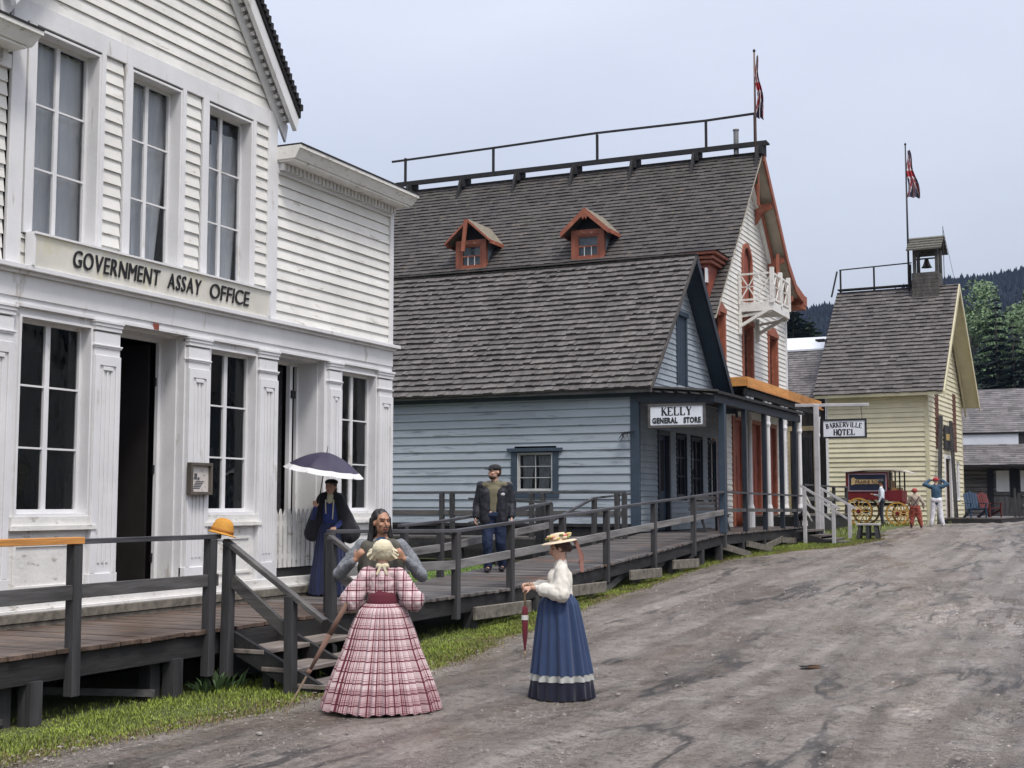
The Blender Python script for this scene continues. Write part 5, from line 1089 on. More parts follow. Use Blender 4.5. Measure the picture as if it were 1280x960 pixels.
# ================================================================ LOG BUILDING FAR RIGHT
lb = thing('log_building', 'long grey log building with shingle roof at the end of the street', 'building', (-4, 82, 1.2))
LF = FR((0, 81, 0), (1, 0, 0), (0, -1, 0)); mb = MB(); z = 1.2
while z < 4.2: mb.tube((-14, 81, z + .13), (9, 81, z + .13), .135, n=8); z += .25
mb.build('log_wall', wood('grey logs', (.16, .15, .14), WX, .25), lb)
mb = MB(); shingles(mb, (-14, 79.4, 4.2), (1, 0, 0), Vector((0, 2.6, 1.3)), 23, 2.9, .26, .4); mb.build('porch_shingles', shingle_far, lb, fix=False)
mb = MB(); mb.hexa([(-14, 79.42, 4.1), (9, 79.42, 4.1), (9, 82.0, 5.42), (-14, 82, 5.42), (-14, 79.42, 4.19), (9, 79.42, 4.19), (9, 82.0, 5.51), (-14, 82, 5.51)]); mb.build('porch_roof', beam_dark, lb)
mb = MB(); mb.box(-14, -5.4, 81.9, 82.0, 5.45, 6.15); mb.build('metal_strip', metal_roof, lb)
mb = MB(); mb.box(-5.4, 9, 81.9, 82.0, 5.45, 6.15); mb.build('upper_wall', beam_dark, lb)
mb = MB(); shingles(mb, (-14, 81.8, 6.15), (1, 0, 0), Vector((0, 5, 2.9)), 23, 5.8, .26, .4); mb.build('roof_shingles', shingle_far, lb, fix=False)
mb = MB(); mb.hexa([(-14, 81.82, 6.05), (9, 81.82, 6.05), (9, 86.8, 8.95), (-14, 86.8, 8.95), (-14, 81.82, 6.14), (9, 81.82, 6.14), (9, 86.8, 9.04), (-14, 86.8, 9.04)]); mb.box(-14, 9, 86.6, 86.8, 1, 8.9); mb.build('roof', beam_dark, lb)
mb = MB()
for a, b in ((-6.6, -5.9), (-5.3, -4.6)): LF.box(mb, a, b, 2.7, 3.9, .12, .16)
mb.build('window_frame', white_trim, lb)
mb = MB(); LF.box(mb, -7.1, -6.75, 1.3, 4.0, .1, .17); LF.box(mb, -5.85, -5.35, 2.4, 4.0, .1, .15); mb.build('door', roof_dark, lb)
fn = thing('board_fence', 'grey board fence below the log building', 'fence', (-3, 79, 1.2)); mb = MB(); x = -6.6
while x < 7: mb.box(x, x + .18, 79, 79.04, 1.2, 2.35 + rnd.uniform(-.05, .05)); x += .2
mb.build('boards', grey_z, fn)
# metal roofed barn peeking behind
# ================================================================ TREES
leaf_dark = M('spruce needles', (.014, .026, .018), .9, .35, 1.5, bump=0, island=.5)
leaf_mid = M('young spruce needles', (.045, .075, .030), .9, .3, 1.5, bump=0, island=.45)
leaf_poplar = M('poplar leaves', (.105, .165, .075), .75, .3, .8, bump=0, island=.5)
bark = M('grey bark', (.10, .085, .07), .9, .3, 5, (1, 1, .2))
def conifer(label, x, y, h, w, mat_, seed, dens=1.0, group='spruces behind the rooftops'):
    r = random.Random(seed); t = thing('spruce_tree', label, 'tree', (x, y, 1.2), group); mb = MB(); mb.tube((x, y, 1), (x, y, 1.2 + h * .97), .018 * h, .01, 8); mb.build('trunk', bark, t)
    mb = MB(); n = int(26 * dens); 
    for k in range(n):
        f = k / (n - 1); z = 1.2 + h * (.06 + .93 * f); L0 = w * (1 - f) ** .85 + .12
        nb = int(9 + 6 * (1 - f))
        for b in range(nb):
            a = r.random() * 6.283; L = L0 * r.uniform(.65, 1.15); dr = -.28 * L + .12 * L * r.random(); d = Vector((math.cos(a), math.sin(a), 0)); s = d.cross(Vector((0, 0, 1)))
            for q in range(4):      # clumps of needles along the bough
                g0 = .15 + q * .22; c = Vector((x, y, z)) + d * L * g0 + Vector((0, 0, dr * g0 * g0 * 1.3)); ww = L * .20 * (1.25 - g0) + .06; ll = L * .30
                tl = Vector((0, 0, r.uniform(-.3, .15)))
                mb.add([c - s * ww, c + d * ll * .5 - s * ww * .3 + Vector((0, 0, -ww * .5)), c + d * ll + tl * ww * 2, c + s * ww + tl * ww], [(0, 1, 2, 3)])
                mb.add([c + Vector((0, 0, ww * .5)), c + d * ll * .7 + Vector((0, 0, -ww * .9)), c - d * ll * .2 + Vector((0, 0, -ww * .8))], [(0, 1, 2)])
    mb.build('crown', mat_, t, fix=False)
def broadleaf(label, x, y, h, w, mat_, seed, n=5200, group='poplars beyond the log building'):
    r = random.Random(seed); t = thing('poplar_tree', label, 'tree', (x, y, 1.2), group); mb = MB(); mb.tube((x, y, 1), (x + r.uniform(-.3, .3), y, 1.2 + h * .9), .016 * h, .02, 8)
    cl = []
    for k in range(34):
        f = r.uniform(.22, 1); a = r.random() * 6.28; rr = w * (.35 + .65 * math.sin(math.pi * min(1, (1.05 - f) * 1.15))) * r.uniform(.3, .95); c = Vector((x + rr * math.cos(a), y + rr * math.sin(a), 1.2 + h * f)); cl.append((c, w * r.uniform(.22, .42)))
        mb.tube((x, y, 1.2 + h * max(.1, f - .25)), c, .05, .015, 5, cap=False)
    mb.build('trunk', bark, t); mb = MB()
    for k in range(n):
        c, s = cl[r.randrange(len(cl))]; v = Vector((r.gauss(0, 1), r.gauss(0, 1), r.gauss(0, 1.15))); v = v.normalized() * s * r.random() ** .4; p = c + v
        a = Vector((r.gauss(0, 1), r.gauss(0, 1), r.gauss(0, 1))).normalized(); b = a.orthogonal().normalized(); q = r.uniform(.10, .20)
        mb.add([p - a * q, p - b * q * .7, p + a * q, p + b * q * .7], [(0, 1, 2, 3)])
    mb.build('crown', mat_, t, fix=False)
def bx(px, Y):     # horizontal position of a bearing read off the view
    dx, f = (px - 640), F * math.cos(PITCH); k = math.atan2(dx, f) - YAW; return math.tan(k) * Y
for i, (lab, px, Y, h, w, mt, sd) in enumerate([
    ('dark spruce standing just right of the hotel eave', 993, 96, 15.6, 8.5, leaf_dark, 1), ('second dark spruce behind the hotel corner', 978, 102, 18.2, 8.0, leaf_dark, 2),
    ('light green young spruce in the gap right of the hotel', 1014, 100, 15.0, 7.5, leaf_mid, 3), ('smaller green spruce left of the yellow house roof', 1028, 106, 14.6, 7.5, leaf_mid, 4)]):
    conifer(lab, bx(px, Y), Y, h, w, mt, sd, 1.5)
for lab, px, Y, h, w, sd in [('tall spruce in front of the poplars', 1247, 106, 17.0, 3.6, 11), ('shorter dark spruce right of the tall one', 1268, 104, 14.5, 3.4, 12), ('dark spruce beside the yellow house roof edge', 1222, 112, 13, 3.2, 13), ('spruce cut off at the right edge of the view', 1292, 108, 15.5, 3.8, 14)]:
    conifer(lab, bx(px, Y), Y, h, w, leaf_dark, sd, 1.1, 'spruces behind the log building')
for lab, px, Y, h, w, sd in [('pale poplar nearest the yellow house', 1218, 125, 19.5, 3.6, 21), ('tallest pale poplar in the middle of the clump', 1240, 128, 21.0, 3.8, 22), ('pale poplar at the right edge of the clump', 1268, 124, 18, 3.6, 23), ('poplar partly beyond the right edge', 1296, 130, 20, 4, 24)]:
    broadleaf(lab, bx(px, Y), Y, h, w, leaf_poplar, sd)
# ================================================================ GRASS ALONG THE ROAD EDGE
grass_mat = M('fresh grass blades', (.19, .245, .034), .7, .35, 1.2, bump=0, island=.45)
r = random.Random(5); mb = MB()
def blade(x, y, z, h, w):
    a = r.random() * 6.283; l = r.uniform(.1, .9) * h; dx, dy = math.cos(a), math.sin(a)
    mb.add([(x - dy * w, y + dx * w, z), (x + dy * w, y - dx * w, z), (x + dx * l, y + dy * l, z + h)], [(0, 1, 2)])
k = 0
while k < 110000:
    y = 7 + 37 * r.random() ** 1.35; xl = road_left(y) + .22 * noise.noise(Vector((y * .9, 3, 0)))
    x = r.uniform(-9.6, xl + .18 - .25 * (r.random() ** 2)); k += 1
    if y > 38.5 and x < -8.8: continue
    dn = noise.noise(Vector((x * 1.4, y * .9, 7))); edge = xl - x
    if edge < .25 and dn > .0 and r.random() < .7: continue
    if x < -9.1 and r.random() < .8: continue
    z = gz(y) - .01 + (.02 if edge < 0 else 0); s = 1 + .02 * y
    blade(x, y, z, r.uniform(.012, .036) * s * (1.0 - max(0, dn) * .9) * (1.6 if x < -9 and r.random() < .3 else 1), .005 * s)
tag(mb.build('grass', grass_mat, fix=False), 'short green grass along the road edge beside the boardwalk', 'grass', kind='stuff')
mb = MB()
for k in range(26000):
    y = 7 + 37 * r.random() ** 1.35; xl = road_left(y) + .22 * noise.noise(Vector((y * .9, 3, 0))); x = xl + r.gauss(-.12, .2)
    if x > xl + .3 or (y > 38.5 and x < -8.8): continue
    blade(x, y, gz(y) + (.015 if x > xl else -.01), r.uniform(.008, .03) * (1 + .02 * y), .004 * (1 + .02 * y))
tag(mb.build('dry_grass', M('trampled dry grass', (.17, .125, .06), .8, .3, 2, bump=0, island=.5), fix=False), 'trampled brown dead grass fringing the road edge', 'grass', kind='stuff')
mb = MB()
for k in range(16000):
    y = 19.6 + 10 * r.random(); x = r.uniform(-17, -11.1); blade(x, y, gz(y) - .01, r.uniform(.03, .07), .009)
tag(mb.build('grass', M('alley grass blades', (.13, .25, .03), .7, .3, 1.2, bump=0, island=.4), fix=False), 'bright green grass in the alley between the office and the store', 'grass', kind='stuff')
mb = MB()
for k in range(14000):
    y = r.uniform(44, 78); x = r.uniform(-12, 8)
    if x > road_left(y) - .2: continue
    blade(x, y, gz(y) - .01, r.uniform(.08, .16), .02)
tag(mb.build('grass', grass_mat, fix=False), 'patchy grass round the yellow house and the far yard', 'grass', kind='stuff')
# weeds under the boardwalk edge
for i, (x, y, lab) in enumerate(((-8.95, 11.9, 'leafy weed at the foot of the stairs'),)):
    mb = MB()
    for k in range(60):
        a = r.random() * 6.28; rr = r.random() * .35; h = r.uniform(.06, .22); p = Vector((x + rr * math.cos(a) * .7, y + rr * math.sin(a) * 1.5, 0)); d = Vector((math.cos(a), math.sin(a), 0)) * .07; s = Vector((-d.y, d.x, 0)) * .35
        mb.add([p, p + d * .5 + s + Vector((0, 0, h * .7)), p + d * 1.2 + Vector((0, 0, h)), p + d * .5 - s + Vector((0, 0, h * .7))], [(0, 1, 2, 3)])
    tag(mb.build('weed', M('weed leaves', (.05, .09, .03), .7, .3, 3, bump=0, island=.4), None, (x, y, 0), fix=False), lab, 'plant')

# ================================================================ OTHER SIDE OF THE STREET (outside the frame, seen mirrored in the old glass)
def across(y0, y1, mat_, label, peak):
    t = thing('facing_building', label, 'building', (13, (y0 + y1) / 2, 0)); Q = FR((13.0, 0, 0), (0, 1, 0), (-1, 0, 0)); g = gz((y0 + y1) / 2); m_ = (y0 + y1) / 2; hs = []
    for k in range(3): u = y0 + (y1 - y0) * (k + .5) / 3; hs.append((u - .6, u + .6, g + (1.4 if k != 1 else .4), g + 3.1))
    for k in range(2): u = y0 + (y1 - y0) * (k + 1) / 3; hs.append((u - .5, u + .5, g + 4.2, g + 5.7))
    mb = MB(); claps(mb, Q, g, g + peak, lambda z: (m_ - min((y1 - y0) / 2, (g + peak - z) * 1.1 + .05), m_ + min((y1 - y0) / 2, (g + peak - z) * 1.1 + .05)), hs, .2, .03); mb.build('wall', mat_, t)
    for a, b, c, d in hs: window(t, Q, a + .03, b - .03, c + .03, d - .03, 2, 2, dep=.08, trim=.12)
    mb = MB(); mb.box(13.3, 21, y0, y0 + .15, g, g + 4); mb.box(13.3, 21, y1 - .15, y1, g, g + 4); mb.box(13.5, 13.6, y0, y1, g, g + 5.8); mb.build('outer_shell', dark_room, t)
    mb = MB()
    for s in (-1, 1):
        e = m_ + s * ((y1 - y0) / 2 + .4); ze = g + peak - ((y1 - y0) / 2 + .4) / 1.1; mb.hexa([(12.6, m_, g + peak), (21, m_, g + peak), (21, e, ze), (12.6, e, ze), (12.6, m_, g + peak + .15), (21, m_, g + peak + .15), (21, e, ze + .15), (12.6, e, ze + .15)])
    mb.build('roof', shingle_old, t)
across(29, 41, white_clap, 'white gabled building across the street facing the office', 9.5)
across(45, 55, blue_front, 'grey gabled building across the street farther from the office', 9.0)
across(58, 68, brown_boards, 'dark gabled building across the street near its far end', 9.0)
# ================================================================ FIGURES
def capsule(p0, p1, r0, r1, flat=1., side=None, n=14, m=4):
    p0 = Vector(p0); p1 = Vector(p1); d = p1 - p0; L = d.length; d = d.normalized() if L > 1e-6 else Vector((0, 0, 1))
    a = (Vector(side) - d * d.dot(Vector(side))).normalized() if side is not None else d.orthogonal().normalized(); b = d.cross(a)
    rings = [(-r0 * math.cos(math.pi / 2 * i / m), r0 * math.sin(math.pi / 2 * i / m)) for i in range(1, m + 1)] + [(L + r1 * math.sin(math.pi / 2 * i / m), r1 * math.cos(math.pi / 2 * i / m)) for i in range(0, m)]
    vs_ = [p0 - d * r0]
    for z, r_ in rings:
        for k in range(n): t = 2 * math.pi * k / n; vs_.append(p0 + d * z + (a * math.cos(t) + b * math.sin(t) * flat) * r_)
    vs_.append(p1 + d * r1); N = len(rings); fs = [(0, 1 + (k + 1) % n, 1 + k) for k in range(n)]
    for j in range(N - 1):
        for k in range(n): fs.append((1 + j * n + k, 1 + j * n + (k + 1) % n, 1 + (j + 1) * n + (k + 1) % n, 1 + (j + 1) * n + k))
    e = len(vs_) - 1; fs += [(1 + (N - 1) * n + k, 1 + (N - 1) * n + (k + 1) % n, e) for k in range(n)]
    return vs_, fs
def ellip(c, r, rot=None, n=18, m=10):
    vs_ = []; c = Vector(c); rot = rot or Matrix.Identity(3)
    P = lambda x, y, z: c + rot @ Vector((x * r[0], y * r[1], z * r[2]))
    vs_.append(P(0, 0, -1))
    for j in range(1, m):
        f = math.pi * j / m
        for k in range(n): t = 2 * math.pi * k / n; vs_.append(P(math.sin(f) * math.cos(t), math.sin(f) * math.sin(t), -math.cos(f)))
    vs_.append(P(0, 0, 1)); fs = [(0, 1 + (k + 1) % n, 1 + k) for k in range(n)]
    for j in range(m - 2):
        for k in range(n): fs.append((1 + j * n + k, 1 + j * n + (k + 1) % n, 1 + (j + 1) * n + (k + 1) % n, 1 + (j + 1) * n + k))
    e = len(vs_) - 1; fs += [(1 + (m - 2) * n + k, 1 + (m - 2) * n + (k + 1) % n, e) for k in range(n)]
    return vs_, fs
def blob(name, prims, mat, parent, vox=.012, sm=4, disp=None, matfn=None):
    mb = MB()
    for p in prims: mb.add(*p)
    me = bpy.data.meshes.new('t'); me.from_pydata([tuple(v) for v in mb.v], [], mb.f); bm = bmesh.new(); bm.from_mesh(me); bmesh.ops.recalc_face_normals(bm, faces=bm.faces); bm.to_mesh(me); bm.free()
    o = bpy.data.objects.new('t', me); C.objects.link(o)
    m = o.modifiers.new('r', 'REMESH'); m.mode = 'VOXEL'; m.voxel_size = vox
    s = o.modifiers.new('s', 'SMOOTH'); s.iterations = sm; s.factor = .5
    dg = bpy.context.evaluated_depsgraph_get(); me2 = bpy.data.meshes.new_from_object(o.evaluated_get(dg)); bpy.data.objects.remove(o); bpy.data.meshes.remove(me)
    if disp:
        nn = [tuple(v.normal) for v in me2.vertices]
        for v, n_ in zip(me2.vertices, nn): v.co = v.co + Vector(n_) * disp(v.co)
    me2.name = name; me2.materials.clear()
    for q in (mat if isinstance(mat, (list, tuple)) else [mat]): me2.materials.append(q)
    if matfn:
        for p in me2.polygons: p.material_index = matfn(p.center)
    me2.polygons.foreach_set('use_smooth', [True] * len(me2.polygons)); o = bpy.data.objects.new(name, me2); C.objects.link(o); o.parent = parent; ORG[o.name] = (0, 0, 0); return o
def folds(amp, fx=(9, 9, 5), seed=0):
    def f(c): return amp * (noise.noise(Vector((c.x * fx[0] + seed, c.y * fx[1], c.z * fx[2]))) + .5 * noise.noise(Vector((c.x * fx[0] * 2.3, c.y * fx[1] * 2.3 + seed, c.z * fx[2] * 2.3))))
    return f
skin_pale = M('pale skin', (.50, .30, .22), .5, .08, 6, bump=.05); skin_tan = M('tan skin', (.36, .19, .12), .5, .08, 6, bump=.05)
lip = M('lips', (.33, .10, .08), .5); eye_m = M('dark eyes', (.02, .015, .012), .25); hair_black = M('black hair', (.012, .010, .010), .42, .3, 30, (1, 1, .2), .5, 60); hair_brown = M('brown hair', (.055, .028, .016), .5, .3, 30, (1, 1, .2), .5, 60)
def hand_prims(w, d, side, palm_n, s=1., curl=.6, thumb_side=1):
    """w wrist, d direction, palm_n palm normal; four fingers and a thumb"""
    w = Vector(w); d = Vector(d).normalized(); n = Vector(palm_n); n = (n - d * n.dot(d)).normalized(); a = d.cross(n).normalized() * thumb_side
    out_ = [capsule(w - d * .01, w + d * .075 * s, .026 * s, .034 * s, .5, a)]
    for i, (o_, L) in enumerate(((.027, .068), (.010, .076), (-.008, .070), (-.025, .055))):
        b = w + d * .085 * s + a * o_ * s; k1 = b + (d * math.cos(curl * .7) + n * math.sin(curl * .7)) * L * .55 * s; k2 = k1 + (d * math.cos(curl * 1.9) + n * math.sin(curl * 1.9)) * L * .5 * s
        out_ += [capsule(b - d * .02, k1, .0095 * s, .0088 * s, n=8), capsule(k1, k2, .0088 * s, .007 * s, n=8)]
    t0 = w + d * .03 * s + a * .025 * s; t1 = t0 + (a * .8 + d * .6 + n * .3).normalized() * .04 * s; t2 = t1 + (d * .8 + a * .1 + n * .6).normalized() * .03 * s
    out_ += [capsule(t0, t1, .012 * s, .010 * s, n=8), capsule(t1, t2, .010 * s, .008 * s, n=8)]
    return out_
def head_prims(c, rot, s=1., beard=False):
    c = Vector(c); P = lambda x, y, z: c + rot @ (Vector((x, y, z)) * s)
    pr = [ellip(P(0, -.012, .025), (.076 * s, .094 * s, .095 * s), rot), ellip(P(0, .018, -.045), (.058 * s, .070 * s, .068 * s), rot), capsule(P(0, .045, -.085), P(0, .062, -.088), .024 * s, .020 * s)]
    pr += [capsule(P(0, .084, .018), P(0, .108, -.022), .009 * s, .014 * s, n=8), ellip(P(0, .088, -.056), (.022 * s, .012 * s, .010 * s), rot), ellip(P(0, .074, .038), (.055 * s, .02 * s, .013 * s), rot)]
    for q in (-1, 1): pr += [ellip(P(q * .078, -.008, -.005), (.010 * s, .020 * s, .031 * s), rot), ellip(P(q * .036, .062, -.020), (.024 * s, .02 * s, .02 * s), rot)]
    return pr
def head_mat(c, rot, s=1.):
    inv = rot.transposed(); c = Vector(c)
    def f(p):
        q = inv @ (Vector(p) - c) / s
        if q.y > .05:
            if abs(abs(q.x) - .031) < .014 and abs(q.z - .014) < .0065: return 1
            if abs(abs(q.x) - .033) < .018 and abs(q.z - .040) < .004: return 3
            if abs(q.x) < .023 and abs(q.z + .056) < .0075: return 2
        return 0
    return f
def rotz(a, tilt=0, roll=0): return (Matrix.Rotation(a, 3, 'Z') @ Matrix.Rotation(tilt, 3, 'X') @ Matrix.Rotation(roll, 3, 'Y'))
def figure(label, H_, skin, hair_m, head_yaw=0, head_tilt=0, arms=None, legs=None, female=False, vox=.008, hands=True, hair=None, lean=0, group=None, shoulders=None):
    """returns root, joint table. local +Y is the front, +X the right hand side"""
    s = H_ / 1.75; t = thing('person', label, 'person', (0, 0, 0), group); J = {}
    sh = (shoulders or (.185 if not female else .160)) * s; hd = Vector((0, .015 * s + lean * .5, 1.635 * s)); nk = Vector((0, -.01 * s + lean * .3, 1.49 * s))
    J.update(s=s, head=hd, neck=nk, sh=sh, chest=Vector((0, lean * .2, 1.30 * s)), waist=Vector((0, 0, 1.06 * s)), hip=Vector((0, 0, .93 * s)))
    rot = rotz(head_yaw, -head_tilt); J['rot'] = rot
    for q, k in ((1, 'r'), (-1, 'l')):
        A_ = Vector((q * sh, lean * .3, 1.42 * s)); e, w = (arms or {}).get(k, ((q * (sh + .06 * s), -.02, 1.13 * s), (q * (sh + .07 * s), .10, .88 * s)))
        J['sh' + k], J['el' + k], J['wr' + k] = A_, Vector(e), Vector(w)
        Hp = Vector((q * .09 * s, 0, .92 * s)); kn, an = (legs or {}).get(k, ((q * .10 * s, .02, .49 * s), (q * .11 * s, -.02, .09 * s))); J['hp' + k], J['kn' + k], J['an' + k] = Hp, Vector(kn), Vector(an)
    pr = [capsule(nk - Vector((0, 0, .06 * s)), hd - Vector((0, .02 * s, .03 * s)), .058 * s, .050 * s), capsule((0, 0, .98 * s), J['chest'], .125 * s, .135 * s, .72, (1, 0, 0)), capsule(J['chest'] + Vector((0, 0, .02)), (0, lean * .3, 1.42 * s), .14 * s, .10 * s, .62, (1, 0, 0)), capsule((-.06 * s, 0, .93 * s), (.06 * s, 0, .93 * s), .125 * s, .125 * s, .85)]
    pr += head_prims(hd, rot, s * 1.0)
    for k in 'rl':
        pr += [capsule(J['sh' + k], J['el' + k], .052 * s, .040 * s), capsule(J['el' + k], J['wr' + k], .040 * s, .027 * s), capsule(J['hp' + k], J['kn' + k], .085 * s, .055 * s), capsule(J['kn' + k], J['an' + k], .056 * s, .038 * s), capsule(J['an' + k] - Vector((0, .03, .03 * s)), J['an' + k] + Vector((0, .14 * s, -.05 * s)), .036 * s, .03 * s)]
        if hands:
            d = (J['wr' + k] - J['el' + k]).normalized(); hn = (arms or {}).get(k + 'n', (-1 if k == 'r' else 1, 0, 0)); hd_ = (arms or {}).get(k + 'd', d); pr += hand_prims(J['wr' + k], hd_, k, hn, s, (arms or {}).get('curl', .6), (arms or {}).get(k + 't', 1))
    blob('body', pr, [skin, eye_m, lip, hair_m], t, vox, 3, matfn=head_mat(hd, rot, s))
    if hair == 'short':
        P = lambda x, y, z: hd + rot @ (Vector((x, y, z)) * s)
        blob('hair', [ellip(P(0, -.024, .045), (.083 * s, .092 * s, .092 * s), rot), ellip(P(0, -.05, -.01), (.076 * s, .06 * s, .07 * s), rot)], hair_m, t, .010, 2, folds(.004, (30, 30, 30)))
    return t, J
def sleeves(J, k, r=(.062, .050, .036), cut=.0):
    s = J['s']; w = J['wr' + k] + (J['el' + k] - J['wr' + k]) * cut
    return [capsule(J['sh' + k], J['el' + k], r[0] * s, r[1] * s), capsule(J['el' + k], w, r[1] * s, r[2] * s)]
def torso(J, g=.015, low=.92):
    s = J['s']; return [capsule((0, 0, low * s + .08 * s), J['chest'], .132 * s + g, .142 * s + g, .75, (1, 0, 0)), capsule(J['chest'], (0, J['chest'].y * 1.3, 1.425 * s), .146 * s + g, .088 * s + g, .66, (1, 0, 0)), capsule(J['shl'], J['shr'], .058 * s + g * .6, .058 * s + g * .6)]
def trousers(J, r=(.098, .070, .052)):
    s = J['s']; o = [capsule((-.06 * s, 0, .95 * s), (.06 * s, 0, .95 * s), .145 * s, .145 * s, .95)]
    for k in 'rl': o += [capsule(J['hp' + k], J['kn' + k], r[0] * s, r[1] * s), capsule(J['kn' + k], J['an' + k] - Vector((0, 0, .0)), r[1] * s, r[2] * s)]
    return o
def shoes(J, mat_, t):
    s = J['s']
    for k in 'rl':
        a = J['an' + k]; f = Vector((0, .17 * s, 0)); blob('shoe', [capsule(a + Vector((0, -.045 * s, -.045 * s)), a + f + Vector((0, 0, -.055 * s)), .046 * s, .040 * s, .85), capsule(a + Vector((0, -.03, .03)), a + Vector((0, 0, -.04)), .048 * s, .048 * s)], mat_, t, .012, 2, matfn=None)
def skirt(name, mat_, t, prof, pleats, amp, n=288, seed=0, cx=0, cy=0, fn2=None, uv=True):
    mb = MB(); m = 44; zs = [prof[0][1] + (prof[-1][1] - prof[0][1]) * j / m for j in range(m + 1)]
    pz = sorted((z, r_) for r_, z in prof); vv = []
    for z in zs:
        r_ = lerp_pts([(a, b) for a, b in pz], z); f = (zs[0] - z) / (zs[0] - zs[-1])
        for i in range(n):
            a = 2 * math.pi * i / n; ph = pleats * a + 1.6 * noise.noise(Vector((math.cos(a) * 2 + seed, math.sin(a) * 2, z * .6)))
            pl = math.sin(ph) * (1 + .7 * noise.noise(Vector((math.cos(a) * 3, math.sin(a) * 3, seed)))) + .45 * math.sin(ph * .5 + 1 + seed) + .5 * noise.noise(Vector((math.cos(a) * 5, math.sin(a) * 5, z * 1.5 + seed)))
            rr = r_ + amp * (.22 + .78 * f ** .7) * pl; k = (1, .93) if not fn2 else fn2(z); vv.append((cx * (1 - f) + rr * math.cos(a) * k[0], cy * (1 - f) + rr * math.sin(a) * k[1], z + ((.012 * math.sin(ph) + .02 * noise.noise(Vector((math.cos(a) * 2, math.sin(a) * 2, seed)))) * f ** 3 if prof[-1][1] < .1 else 0)))
    mb.add(vv, [(j * n + i, j * n + (i + 1) % n, (j + 1) * n + (i + 1) % n, (j + 1) * n + i) for j in range(m) for i in range(n)])
    o = mb.build(name, mat_, t, smooth=True)
    uvl = o.data.uv_layers.new(name='cloth'); per = 2 * math.pi * max(r_ for r_, z in prof)
    for p in o.data.polygons:
        for li, vi in zip(p.loop_indices, p.vertices):
            c = o.data.vertices[vi].co; j, i = divmod(vi, n); i2 = i + (n if i == 0 and any((v % n) == n - 1 for v in p.vertices) else 0); uvl.data[li].uv = (i2 / n * per, c.z)
    return o
# ---- plaid cloth, woven in cloth coordinates
def plaid_mat(name, use_uv, sc=1.):
    m = bpy.data.materials.new(name); m.use_nodes = True; t = m.node_tree; N = t.nodes; L = t.links; b = N['Principled BSDF']; b.inputs['Roughness'].default_value = .85; b.inputs['Sheen Weight'].default_value = .2
    co = N.new('ShaderNodeTexCoord'); sp = N.new('ShaderNodeSeparateXYZ'); L.new(co.outputs['UV' if use_uv else 'Object'], sp.inputs[0])
    def band(src, f, off):
        mu = N.new('ShaderNodeMath'); mu.operation = 'MULTIPLY_ADD'; mu.inputs[1].default_value = f; mu.inputs[2].default_value = off + 50; L.new(src, mu.inputs[0]); fr2 = N.new('ShaderNodeMath'); fr2.operation = 'FRACT'; L.new(mu.outputs[0], fr2.inputs[0])
        cr = N.new('ShaderNodeValToRGB'); cr.color_ramp.interpolation = 'CONSTANT'; e = cr.color_ramp.elements; e[0].position = 0; e[0].color = (0, 0, 0, 1); e[1].position = .36; e[1].color = (.85, .85, .85, 1)
        for p_, v in ((.50, 0), (.58, .55), (.62, 0), (.70, .75), (.76, 0), (.88, .35), (.92, 0)): k = e.new(p_); k.color = (v, v, v, 1)
        L.new(fr2.outputs[0], cr.inputs[0]); return cr.outputs[0]
    A_ = band(sp.outputs[0], 7.5 * sc, .1); B_ = band(sp.outputs[1 if use_uv else 2], 7.0 * sc, .3)
    ad = N.new('ShaderNodeMath'); ad.operation = 'ADD'; L.new(A_, ad.inputs[0]); L.new(B_, ad.inputs[1])
    cr = N.new('ShaderNodeValToRGB'); e = cr.color_ramp.elements; e[0].position = 0; e[0].color = (.56, .45, .45, 1); e[1].position = .85; e[1].color = (.045, .005, .012, 1); k = e.new(.34); k.color = (.17, .022, .042, 1)
    hf = N.new('ShaderNodeMath'); hf.operation = 'MULTIPLY'; hf.inputs[1].default_value = .50
    if use_uv:
        hb_ = N.new('ShaderNodeMapRange'); hb_.inputs[1].default_value = .27; hb_.inputs[2].default_value = .25; hb_.inputs[3].default_value = 0; hb_.inputs[4].default_value = .22; L.new(sp.outputs[1], hb_.inputs[0]); a2 = N.new('ShaderNodeMath'); a2.operation = 'ADD'; L.new(ad.outputs[0], a2.inputs[0]); L.new(hb_.outputs[0], a2.inputs[1]); ad = a2
    L.new(ad.outputs[0], hf.inputs[0]); L.new(hf.outputs[0], cr.inputs[0]); L.new(cr.outputs[0], b.inputs['Base Color']); return m
def cloth(name, col, rough=.85, var=.12, sheen=.15, **k): return M(name, col, rough, var, 5, sheen=sheen, bump=.2, bscale=120, dist=.004, **k)
def face_dir(t, x, y, z, dx, dy): t.location = (x, y, z); t.rotation_euler.z = math.atan2(-dx, dy)

